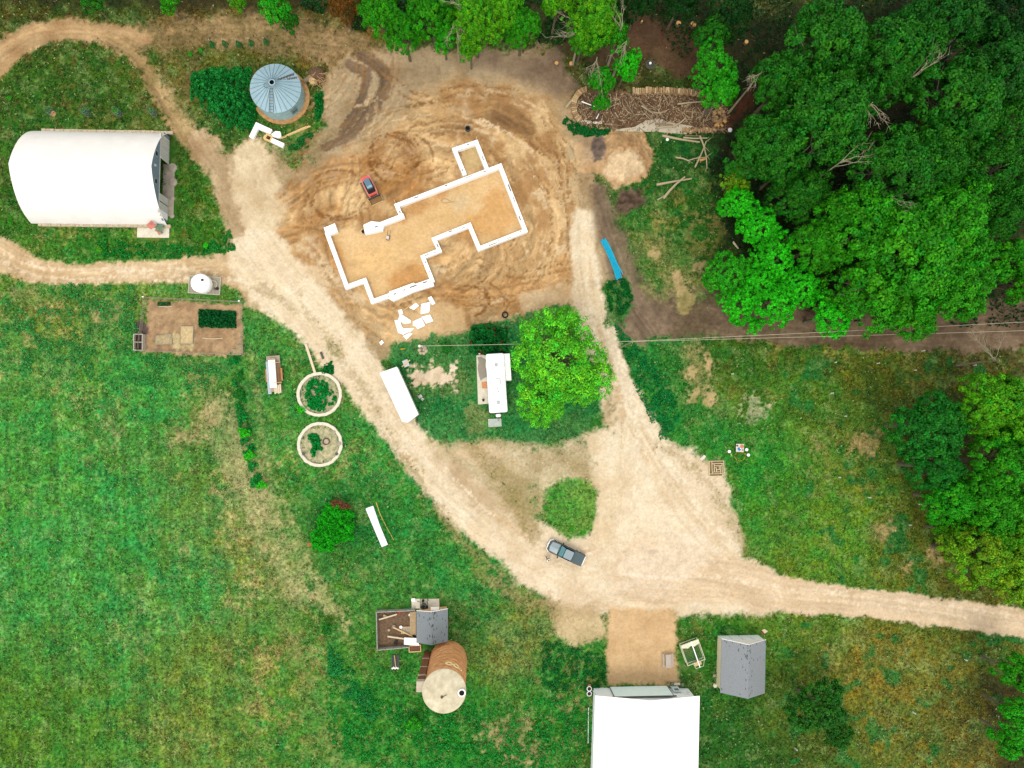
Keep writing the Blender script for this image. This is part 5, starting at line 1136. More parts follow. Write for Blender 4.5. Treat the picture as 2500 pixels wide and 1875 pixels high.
board(936,1502,946,1508,.3,.3,LOGP,'short forked log under the pale pole in the run',.05,cat='log',name='short_log')
for x, y, r_, m_, lb, nm in ((979,1530,.24,WSTEEL,'white bucket in the middle of the chicken run','bucket'),(1001,1500,.2,WSTEEL,'little white bucket at the platform corner in the run','bucket'),(962,1529,.28,CONCG,'round wooden stump at the plank end in the run','stump'),(950,1537,.2,LOGP,'pale stone on the soil of the chicken run','stone'),(967,1567,.28,DARK,'black rubber bowl near the run fence','bowl')):
    q = W(x, y); q.z = .03; solo(nm, MB().lathe(0, 0, [(r_*.85, 0), (r_, .3), (r_*.82, .3), (r_*.8, .25)], 14), m_, lb, nm, q)
c = W(1011,1552); c.z = .05; solo('black_bag', MB().lathe(0, 0, [(.45, 0), (.5, .2), (.3, .5), (.05, .6)], 10), DARK, 'black sack slumped against the hen house in the run', 'bag', c, smooth=True)
c = W(976,1493); c.z = .03; solo('red_feeder', MB().lathe(0, 0, [(.28, 0), (.3, .12), (.1, .2), (.1, .4)], 12), FLAT('feeder_red', (186, 52, 40)), 'red poultry feeder near the north fence of the run', 'feeder', c)
c = W(965,1614); t = thing('black_pallet', 'black plastic pallet with a pole and white rags, south of the run', 'pallet', c)
m = MB(); [m.box(-.5+k*.2, 0, .1, .15, 1.9, .06) for k in range(6)]; m.build('slats', FLAT('black_plastic', (66, 72, 70)), t); m = MB(); [m.box(0, y, .0, 1.15, .15, .1) for y in (-.8, 0, .8)]; m.build('bearers', DARK, t)
MB().tube([(-.1, .95, .3), (.12, -.8, .3)], .05).build('pole', LUM, t)
m = MB(); [m.lathe(-.4+k*.2, -1.0+.1*(k % 2), [(.14, 0), (.16, .14), (.04, .24)], 7) for k in range(5)]; m.build('rags', WSTEEL, t)
# brick silo
ZS = 12.0; tp = W(1084.3,1687.7,ZS); bs = W(1094.2,1611.8); o = Vector(((tp.x+bs.x)/2, (tp.y+bs.y)/2, 0)); dx = tp-o; 
o = Vector((tp.x, tp.y, 0)); RS = 52.3*PXM(1084, 1687, ZS)
t = thing('brick_silo', 'tall round brick silo with a pale domed concrete cap', 'silo', o)
n = 72; m = MB(); zs = np.linspace(0, ZS-.25, 30); m.lathe(0, 0, [(RS-.04+.012*(k % 2), z) for k, z in enumerate(zs)], n)
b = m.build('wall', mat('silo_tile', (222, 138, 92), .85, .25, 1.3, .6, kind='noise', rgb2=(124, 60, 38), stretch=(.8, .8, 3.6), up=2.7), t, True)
for k, z in enumerate(zs[2::3]):
    rm = MB(); rm.tube([(math.cos(a)*(RS-.02), math.sin(a)*(RS-.02), z) for a in np.linspace(0, 2*math.pi, 49)], .022, 4); rm.build('steel_hoop', mat('hoop_rust', (150, 92, 64), .7, up=2.2), t)
cap = MB().lathe(0, 0, [(RS+.05, ZS-.28), (RS+.06, ZS-.05), (RS-.1, ZS+.06), (RS*.6, ZS+.45), (RS*.25, ZS+.66), (.02, ZS+.72)], 64, True, False).build('roof', mat('cap_concrete', (222, 212, 184), .9, .22, 1.1, .25, rgb2=(192, 180, 148)), t, True)
MB().lathe(0, 0, [(RS+.075, ZS-.30), (RS+.08, ZS-.06), (RS-.02, ZS-.03), (RS-.03, ZS-.28)], 64, False, False).build('cap_rim', mat('cap_rim', (236, 200, 168)), t)
h = W(1127.3,1690.4,ZS+.2)-o; rh = MB(); rh.lathe(h.x, h.y, [(.5, ZS+.0), (.52, ZS+.42), (.36, ZS+.44), (.34, ZS+.1)], 18, False, False); hc = rh.build('hatch_rim', WSTEEL, cap); MB().lathe(h.x, h.y, [(.35, ZS+.1), (.35, ZS+.36)], 18).build('hatch_opening', BLACK, cap)
h = W(1079,1701,ZS+.6)-o; MB().lathe(h.x, h.y, [(.2, ZS+.55), (.17, ZS+.85), (.04, ZS+1.1)], 10).build('finial', mat('finial_rust', (120, 106, 82)), cap); MB().tube([(h.x, h.y, ZS+.75), (h.x+.65, h.y+.3, ZS+.8)], .035).build('vane', DSTEEL, cap)
ch = MB(); a = R(178); chm = mat('chute_boards', (122, 78, 52), .9, .3, 3, .3, up=1.5)
z = 0.
cx = -(RS+.3); cy = .6
for z0, z1 in ((0,3.0),(3.3,6.3),(6.6,9.3),(9.9,10.9)): ch.box(cx, cy, z0, .95, 1.35, z1-z0)
co = ch.build('chute', chm, t)
m = MB(); [m.box(cx, cy, z0, 1.02, 1.42, .22) for z0 in (3.04, 6.34, 9.34)]; m.build('chute_band', CONC, co)
m = MB(); [m.box(cx, cy, z0, .7, 1.0, .1) for z0 in (3.265, 6.565, 9.57)]; m.build('chute_gap', BLACK, co)
MB().box(cx-.05, cy-.1, 10.95, 1.1, 1.5, .7, 0, 0, 0, .92).build('chute_hood', CONC, co)
for A_, zc, rx, rz_ in ((78,9.7,.42,.42),(58,9.6,.40,.44)):
    m = MB(); P = []
    for q in np.linspace(0, 2*math.pi, 25): aa = R(A_)+math.cos(q)*rx/RS; P.append((math.cos(aa)*(RS+.01), math.sin(aa)*(RS+.01), zc+math.sin(q)*rz_))
    m.tube(P, .075, 5); m.build('painted_ring', mat('cream_paint', (240, 222, 176), up=1.6), t)
m = MB()
for A_ in (88, 66, 46, 40): aa = R(A_); m.lathe(math.cos(aa)*(RS), math.sin(aa)*(RS), [(.07, 9.5), (.12, 9.65), (.07, 9.8)], 8)
m.build('painted_dots', mat('cream_paint', (240, 222, 176), up=1.6), t)

# ------------------------------------------------------------------ white steel building, shed, yard furniture
ze, zr = 4.2, 5.8
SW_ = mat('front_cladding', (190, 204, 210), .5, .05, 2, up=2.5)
t, w, E, G, rf = gable_building('steel_building', 'large white steel farm building with a sliding door facing the gravel pad', 'building', [(1453,1698),(1708.5,1699),(1702,2010),(1443,2010)], [(1587.6,1710.5),(1580,2020)], ze, zr, (.45,.5), SW_, WSTEEL, th=.12)
yf = w[0].y
MB().box((w[0].x+w[1].x)/2-.4, yf+.06, .1, 8.6, .08, 3.75).build('sliding_door', mat('door_cladding', (176, 200, 214), .5, .05, 2, up=2.5), t)
m = MB(); [m.box((w[0].x+w[1].x)/2-.4+s*4.35, yf+.07, .05, .09, .12, 3.9) for s in (-1, 1)]; m.build('door_rail', mat('rail_grey', (128, 140, 146)), t)
MB().box((w[0].x+w[1].x)/2-.4, yf+.1, 3.9, 9.4, .16, .12).build('door_track', DSTEEL, t)
dx_ = w[1].x-2.2; dr = MB().box(dx_, yf+.05, .05, 1.15, .06, 2.1).build('walk_door', mat('door_grey', (176, 192, 196), up=1.8), t); MB().box(dx_, yf+.09, 1.2, .6, .04, .65).build('window', GLASS, dr)
MB().lathe(w[1].x-.75, yf+.12, [(.18, 2.3), (.22, 2.5), (.06, 2.65)], 10).build('lamp', mat('lamp_white', (226, 228, 224)), t)
m = MB(); [m.box(w[0].x+.02, yf-k*1.2, .05, .05, .05, ze-.3) for k in range(1, 12)]; m.build('wall_ribs', SW_, t)
MB().tube([(w[0].x-.12, yf-.3, ze-.2), (w[0].x-.12, yf-.3, .2)], .06).build('downpipe', WSTEEL, t)
m = MB(); p = W(1550,1833,5.4)-Vector((sum(e.x for e in E)/4*0+0, 0, 0)); 
for y, lb in ((1679,'black tub with a white rim by the building wall, north of two'),(1691,'black tub with a white rim by the building wall, south of two')):
    q = W(1437.5,y); tt = thing('planter_tub', lb, 'planter', q); MB().lathe(0, 0, [(.32, 0), (.4, .4)], 16).build('tub', DARK, tt); MB().lathe(0, 0, [(.38, .38), (.38, .45), (.29, .45), (.29, .38)], 16, False, False).build('rim', WSTEEL, tt)
q = W(1438,1673); solo('planter_pot', MB().lathe(0, 0, [(.2, 0), (.28, .35), (.2, .35)], 12), mat('terracotta', (176, 120, 84)), 'small brown pot at the corner of the white steel building', 'pot', q)
q = W(1651,1667); tt = thing('bench', 'short pale bench against the building front beside the walk door', 'bench', q); MB().box(0, 0, .4, .95, .35, .06).build('seat', LUMP, tt); [MB().box(s*.38, 0, 0, .08, .3, .4).build('leg', OLDW, tt) for s in (-1, 1)]
for x, lb in ((1639,'pot of pale flowers west of the short bench'),(1664,'pot of pale flowers east of the short bench')):
    q = W(x,1668); tt = thing('flower_pot', lb, 'flower pot', q); MB().lathe(0, 0, [(.16, 0), (.22, .32)], 12).build('pot', DSTEEL, tt); rgn = np.random.default_rng(x); P = rgn.normal(size=(60, 3))*.13+[0, 0, .48]; V, Fq = leaves(P, P-[0, 0, .3], .06, rgn); b_ = bpy.data.objects.new('flowers', np_mesh('flowers', V, Fq, LEAFW, np.repeat(np.array([A(90,140,90), A(226,226,210)])[rgn.integers(0, 2, 60)], 4, 0))); C.objects.link(b_); b_.parent = tt
q = W(1436,1770); solo('white_pole', MB().tube([(0, -2.6, .1), (0, 2.6, .1)], .05), WSTEEL, 'thin white pole lying along the building west wall', 'pole', q, R(-1))
BEI = mat('beige_siding', (206, 196, 164), .8, .1, 2, stretch=(1, 1, 9), up=1.7)
t, w, E, G, rf = gable_building('garden_shed', 'beige shed with a worn grey shingle roof and white north gable', 'shed', [(1761.7,1560),(1869.7,1562),(1867.4,1692.4),(1758.3,1691)], [(1828.3,1574.4),(1826,1706.4)], 2.35, 4.1, (.2,.3), BEI, mat('shed_shingles', (148, 154, 158), .95, .22, 9, .3))
tabs(E, G, rf, 46, 2)
m = MB()
for a, b in ((E[0], G[0]), (G[0], E[1])): m.tube([a+Vector((0,.03,0)), b+Vector((0,.03,0))], .05, 4)
m.build('rake_board', WSTEEL, rf)
yf = w[0].y
MB().add([(w[0].x, yf+.03, 2.3), (w[1].x, yf+.03, 2.3), (G[0].x, yf+.03, 4.0), (w[0].x, yf+.07, 2.3), (w[1].x, yf+.07, 2.3), (G[0].x, yf+.07, 4.0)], [(0,1,2),(5,4,3),(0,3,4,1),(1,4,5,2),(2,5,3,0)]).build('gable_panel', WSTEEL, t)
for k in range(4):
    x = w[0].x+(w[1].x-w[0].x)*(k+.5)/4; MB().box(x, yf+.05, .05, (w[1].x-w[0].x)/4*.94, .08, 2.2).build('door', mat('shed_doors', (208, 214, 214), .5, .05, up=1.8), t)
MB().box(w[0].x-.03, w[3].y+2.2, .9, .05, 1.1, .8).build('window', mat('pale_window', (206, 226, 240), .2), t)
for x, y, r_, m_, lb in ((1743.5,1648,.3,CONCG,'square stone by the west wall of the shed'),(1745,1673,.32,PALE,'white rounded stone by the shed south-west corner')): solo('stone', MB().lathe(0, 0, [(r_, 0), (r_, .2), (r_*.6, .3)], 7 if r_ > .31 else 4), m_, lb, 'stone', W(x, y), .8)
slab('broken_tile', [(1859,1538),(1866,1535),(1874,1541),(1866,1546)], .12, mat('cream_tile', (232, 208, 178)), 'cream broken board behind the north-east corner of the shed', 'board')
slab('broken_tile', [(1855,1543),(1860,1541),(1866,1548),(1858,1550)], .1, mat('brown_board', (120, 86, 60)), 'brown broken board behind the north-east corner of the shed', 'board')
# picnic table
c = W(1632,1614,.7); c.z = 0; t = thing('picnic_table', 'weathered grey picnic table on the sandy pad', 'picnic table', c, R(1))
PT = mat('picnic_wood', (204, 190, 176), .85, .22, 5, stretch=(8, .6, 1))
m = MB(); [m.box(-.34+k*.17, 0, .72, .155, 1.95, .05) for k in range(5)]; m.build('tabletop', PT, t)
for s in (-1, 1):
    m = MB(); [m.box(s*.68+k*.14-.07, 0, .42, .12, 1.95, .05) for k in range(2)]; m.build('seat', PT, t)
    for y in (-.7, .7): MB().box(s*.42, y, .02, .09, .06, .78, 0, 0, R(s*-24)).build('leg', OLDW, t)
for y in (-.7, .7): MB().box(0, y+.05, .36, 1.5, .05, .06).build('crossbar', OLDW, t)
# movable chicken cage
cn = [(1662,1576.7),(1704,1561),(1719.8,1609.9),(1681.4,1624.6)]; zc = .9; Q = [W(x, y, zc) for x, y in cn]; c = sum(Q, Vector())/4; c.z = 0; an = ang(Q[0], Q[1]); t = thing('chicken_tractor', 'pale framed wire cage on wheels between the pad and the shed', 'cage', c, an)
lx = (Q[1]-Q[0]).length/2; ly = (Q[0]-Q[3]).length/2; CG = mat('cage_frame', (222, 226, 190), .7)
m = MB()
for z in (.05, zc): m.wall([(-lx,-ly),(lx,-ly),(lx,ly),(-lx,ly)], .09, z-.04, z+.05, True)
for a in (-1, 1):
    for b in (-1, 1): m.box(a*lx, b*ly, .1, .07, .07, zc-.15)
m.build('frame', CG, t)
m = MB()
for k in range(13): y = -ly+2*ly*(k+.5)/13; m.tube([(-lx, y, zc), (lx, y, zc)], .011, 3)
for k in range(9): x = -lx+2*lx*(k+.5)/9; m.tube([(x, -ly, zc), (x, ly, zc)], .011, 3)
m.build('wire_mesh', mat('mesh_wire', (150, 160, 140)), t)
MB().box(.25, -.35, zc+.07, .15, 2*ly+.9, .07).build('ridge_bar', WSTEEL, t)
MB().add([(-lx, ly, zc+.06), (lx, ly, zc+.06), (lx, ly-.55, zc+.1), (.5, ly-.75, zc+.14), (0, ly-.5, zc+.1), (-.5, ly-.7, zc+.14), (-lx, ly-.4, zc+.1)], [(0,1,2,3,4,5,6)]).build('cover', mat('cream_cover', (238, 234, 206)), t)
MB().box(.2, -ly-.35, .2, 1.1, .6, .4).build('nest_box', LUM, t); MB().wall([(-.5,-ly-.05),(-.3,-ly-1.0),(.9,-ly-1.0),(lx,-ly-.05)], .06, .5, .58).build('handle', CG, t)
for s in (-1, 1):
    m = MB().lathe(0, 0, [(.2,-.05),(.2,.05)], 12); m.v = [(cz+s*(lx+.1), a-ly, b+.2) for a, b, cz in m.v]; m.build('wheel', DARK, t)
# maze-like planter frame
Q = W(1748,1143.5); t = thing('square_planter', 'square wooden planter frame with nested maze-like boards', 'planter', Q, R(1)); s = 35.5*PXM(1748,1143)/37.0
TB = mat('planter_boards', (236, 222, 176), .8, .12, 5)
SEG = [(0,0,37,0),(37,0,37,6.2),(37,6.2,7,6.2),(7,0,7,30.5),(0,0,0,37),(0,37,36,37),(36,37,36,28),(32.5,6.2,32.5,37),(0,31.5,32,31.5),(7,27,28,27),(12.5,6.2,12.5,27),(12.5,11.5,32,11.5),(25,11.5,25,20.5),(28.5,11.5,28.5,32),(17.5,16.5,17.5,27),(12.5,16.5,17.5,16.5),(17.5,21,28,21),(36.5,6,36.5,30)]
m = MB()
for x0, y0, x1, y1 in SEG: L = math.hypot(x1-x0, y1-y0); m.box(((x0+x1)/2-18.5)*s, (18.5-(y0+y1)/2)*s, .02, (L+.9)*s if x1 != x0 else .075, .075 if x1 != x0 else (L+.9)*s, .28+.004*len(m.v)/8)
m.build('boards', TB, t)
m = MB().box(0, 0, .01, 36*s, 36*s, .14); m.build('soil', mat('planter_soil', (150, 116, 88), .95, .4, 4, .3, rgb2=(92, 84, 54)), t)
board(1711,1123,1721.5,1112.5,.42,.07,mat('whitish_board', (238, 222, 214)),'short white board on the gravel edge by the square planter',cat='board',name='white_board')
c = W(1806.5,1093.5,.75); c.z = 0; t = thing('potting_table', 'white square table piled with colourful clutter on the east lawn', 'table', c, R(-2))
MB().box(0, 0, .7, 1.2, 1.2, .06).build('tabletop', mat('table_white', (234, 226, 214), .7, .12, 5), t); [MB().box(a, b, 0, .07, .07, .7).build('leg', DSTEEL, t) for a in (-.52, .52) for b in (-.52, .52)]
def on(x, y, nm, m_, lb, r_, h, n=12, z=.76):
    return solo(nm, MB().lathe(0, 0, [(r_*.8, 0), (r_, h*.6), (r_*.7, h)], n), m_, lb, nm.replace('_', ' '), W(x, y, .76)+Vector((0, 0, z-.76)), smooth=n > 9)
on(1804.5,1096.5,'blue_bowl',FLAT('bowl_blue',(0,140,206)),'bright blue bowl among the clutter on the white table',.26,.14)
on(1811,1090,'red_cloth',FLAT('cloth_red',(222,134,98)),'orange-red crumpled cloth on the white table',.3,.08,9)
on(1807,1094.5,'white_cup',WSTEEL,'white cup beside the blue bowl on the table',.11,.16)
on(1800,1088,'dark_tray',FLAT('tray_brown',(120,90,80)),'brown tray at the corner of the white table',.2,.06,4)
on(1813,1099,'grey_tin',CONCG,'grey tin at the near corner of the white table',.12,.15)
for x, y, lb in ((1778.6,1102,'white bucket lid standing apart west of the white table'),(1820.8,1097.5,'white bucket touching the east side of the white table'),(1825,1110.5,'white jug at the end of the yellow hose')):
    solo('bucket', MB().lathe(0, 0, [(.2, 0), (.24, .38), (.2, .4), (.05, .41)], 16), WSTEEL, lb, 'bucket', W(x, y))
c = W(1808,1111); m = MB(); P = []
for k in range(60): q = -.4+k*.19; r_ = .72+.16*math.sin(k*.21)+.002*k; P.append((-r_*math.cos(q)*1.05, -r_*abs(math.sin(q))**.9*(1 if math.sin(q) > 0 else -.6), .05+.01*(k % 3)))
P.append((1.0, .1, .05)); solo('garden_hose', m.tube(P, .035, 5), FLAT('yellow_hose', (190, 176, 60)), 'coiled yellow garden hose in the grass below the white table', 'hose', c)
c = W(1787,1094); solo('garden_hose', MB().tube([(-.5, -.3, .04), (-.45, .2, .04), (-.1, .55, .04), (.35, .4, .04), (.45, .1, .04)], .03, 5), FLAT('green_hose', (160, 180, 90)), 'short curl of green hose between the bucket lid and the white table', 'hose', c)
q = W(1784,1109); solo('green_trowel', MB().box(0, 0, .02, .5, .18, .06), FLAT('pale_green', (170, 206, 110)), 'pale green scoop in the grass south of the bucket lid', 'scoop', q, R(-60))
# pipes and pole on the west lawn
PV = mat('grey_white_pipe', None, .5, .05, alb=(.66, .68, .69)); o = W(920,1286); t = thing('pipe_bundle', 'fanned bundle of white plastic pipes on the west lawn', 'pipes', o)
for k in range(8):
    u = k/7; a, b, c_ = W(893+17*u, 1241-6*u, .12), W(913+13*u, 1288-6*u, .12), W(933+13*u, 1335-5*u, .12)
    MB().tube([a-o, b-o, c_-o], .085, 6).build('pipe', PV, t)
branch([(918,1225),(926,1250),(938,1276),(961,1318)], .09, FLAT('bamboo', (196, 176, 80), .6), 'thin curved yellow bamboo pole beside the white pipes', .1, cat='pole', name='bamboo_pole')
# white sapling tubes on the east side
for k, (x, y) in enumerate([(2038,885),(2141,887),(2250,857),(2232,904),(2376,892),(2028,960),(2062,1016),(2120,1214),(2243,1231),(2219,1281),(2047,1165),(1786,913),(2355,1610),(2228,1738),(1940,1826)]):
    q = W(x, y); t = None
    lbs = ['by the brown track, nearest the dark crowns','on the olive lawn below the brown track','standing in the brown track edge','just south of the brown track','nearest the eastern trees by the track','beside the green clover spots','above the pale ring of cut wood','on the small green patch','by the bright tip of the eastern trees','below the bright tip of the eastern trees','at the round green clump','alone near the gravel circle','far out on the dark south lawn','in the south lawn with a green clump','by the spiky tree in the south']
    h = .55+.12*(k % 3); solo('sapling_tube', MB().lathe(0, 0, [(.09, 0), (.09, h), (.07, h), (.07, .1)], 10), WSTEEL, 'small white sapling tube '+lbs[k], 'sapling tube', q)
# ------------------------------------------------------------------ trees
def tree_proto(seed, lobes, clumps, per, leaf, cr=.1, flat=1.0, spiky=0., drop=.0, hue=.15):
    """unit crown (radius 1) centred at z=1.45; returns crown mesh, wood mesh"""
    rg = np.random.default_rng(seed); L = []
    for k in range(lobes):
        a = 2*math.pi*k/lobes*1.0+rg.uniform(-.5, .5); e = rg.uniform(-.25, .55) if k % 3 else rg.uniform(.6, 1.3)
        d = rg.uniform(.42, .62)*(1 if k % 3 else .6); L.append((np.array([math.cos(a)*math.cos(e)*d, math.sin(a)*math.cos(e)*d, math.sin(e)*d*flat]), rg.uniform(.34, .48)))
    L.append((np.array([0, 0, .25]), .5)); P, N, Cc = [], [], []
    cnt = 0; tries = 0
    while cnt < clumps and tries < clumps*30:
        tries += 1; c, r = L[rg.integers(len(L))]; d = rg.normal(size=3); d /= np.linalg.norm(d)
        if d[2] < -.35: continue
        rr = r*rg.uniform(.72, 1.08) if rg.random() > .2 else r*rg.uniform(.3, .7)
        p = c+d*rr*np.array([1, 1, flat])
        if any(np.linalg.norm(p-c2) < r2*.66 for c2, r2 in L) and rg.random() > .06: continue
        cnt += 1; out = p/np.linalg.norm(p)*.5+d*.6+np.array([0, 0, .5]); out /= np.linalg.norm(out)
        k = int(per*rg.uniform(.6, 1.3)); q = rg.normal(size=(k, 3)); q /= np.linalg.norm(q, axis=1, keepdims=True)
        q = q*np.sign(np.sum(q*out, 1, keepdims=True))*np.where(rg.random((k, 1)) < .8, 1, -1)
        rad = cr*rg.uniform(.7, 1.35)
        sc = rg.uniform(.5, 1.05, (k, 1)); pos = p+q*rad*sc
        if spiky: pos = pos+out*rad*spiky*rg.random((k, 1))
        P.append(pos); N.append(q*.75+out*.55+rg.normal(size=(k, 3))*.35)
        b = rg.uniform(.62, 1.3); t = rg.normal()*hue
        Cc.append(np.array([1+t*1.4, 1, 1-t])*b*rg.uniform(.65, 1.35, (k, 1)))
    P = np.concatenate(P); N = np.concatenate(N); Cc = np.clip(np.concatenate(Cc), .1, 3)
    P[:, 2] += 1.45
    V, Fq = leaves(P, N, leaf, rg)
    crown = np_mesh('crown', V, Fq, LEAFW, np.repeat(Cc, 4, 0))
    m = MB(); r2 = random.Random(seed)
    m.tube([(0, 0, 0), (.01, 0, .5), (0, .02, 1.1), (.02, 0, 1.6)], [.075, .06, .045, .02], 8)
    for c, r in L:
        e = Vector(c)+Vector((0, 0, 1.45)); a = Vector((0, 0, r2.uniform(.55, 1.15))); pts = limb_pts(a, e, 5, .05, r2); m.tube(pts, [.035, .028, .022, .016, .01], 5)
        for k in range(5):
            d = Vector((r2.gauss(0, 1), r2.gauss(0, 1), r2.uniform(-.2, 1))).normalized(); f = pts[r2.randint(2, 4)]; m.tube(limb_pts(f, f+d*r*r2.uniform(.9, 1.3), 4, .035, r2), [.011, .009, .006, .003], 4)
    me = bpy.data.meshes.new('trunk'); me.from_pydata(m.v, [], m.f); me.materials.append(LIMB); 
    return crown, me
BIG = [tree_proto(s, 9+s % 3, 420, 62, .0245, .085, spiky=.7) for s in (1, 2, 3, 4, 5)]
MED = [tree_proto(s, 7, 150, 46, .042, .12) for s in (11, 12, 13)]
FLUFF = [tree_proto(s, 10, 420, 44, .026, .07, hue=.1) for s in (21, 22)]
AIRY = [tree_proto(31, 13, 620, 34, .020, .08, .8, hue=.18, spiky=.9)]
SPIK = [tree_proto(41, 9, 260, 70, .034, .09, spiky=1.7)]
SMALL = [tree_proto(s, 6, 60, 40, .075, .17) for s in (51, 52)]
def tint(n, rgb):
    return leaf_mat('foliage_'+n, A(*rgb))
T = {'deep': tint('deep', (44,130,24)), 'dark': tint('dark', (36,112,26)), 'mid': tint('mid', (58,166,18)), 'bright': tint('bright', (54,218,26)), 'lime': tint('lime', (92,184,22)),
     'olive': tint('olive', (124,182,28)), 'fresh': tint('fresh', (112,228,48)), 'blue': tint('blue', (36,136,34)), 'rust': tint('rust', (132,92,34)), 'grn': tint('grn', (54,182,26)), 'shoot': tint('shoot', (46,120,28)), 'shade': tint('shade', (26,80,24))}
def tree(name, px, py, rpx, zc, protos, k, tn, label, cat='tree', rz=None, sx=1., sy=1., group=None, sz=1., wood=True):
    cr, wd_ = protos[k % len(protos)]; r = rpx*PXM(px, py, zc); s = r/.98
    c = W(px, py, zc); zs = zc/(1.45*s)*1.0; c.z = 0
    t = thing(name, label, cat, c, rz if rz is not None else (px*.37+py*.11) % 6.28, group)
    t.scale = (s*sx, s*sy, s*sz if sz != 1. else zc/1.45*.5+s*.5)
    if sz == 1.: c2 = W(px, py, 1.45*t.scale[2]); t.location = (c2.x, c2.y, 0)
    b = bpy.data.objects.new('trunk', wd_); C.objects.link(b); b.parent = t
    b = bpy.data.objects.new('crown', cr); C.objects.link(b); b.parent = t
    b.material_slots[0].link = 'OBJECT'; b.material_slots[0].material = T[tn]
    return t
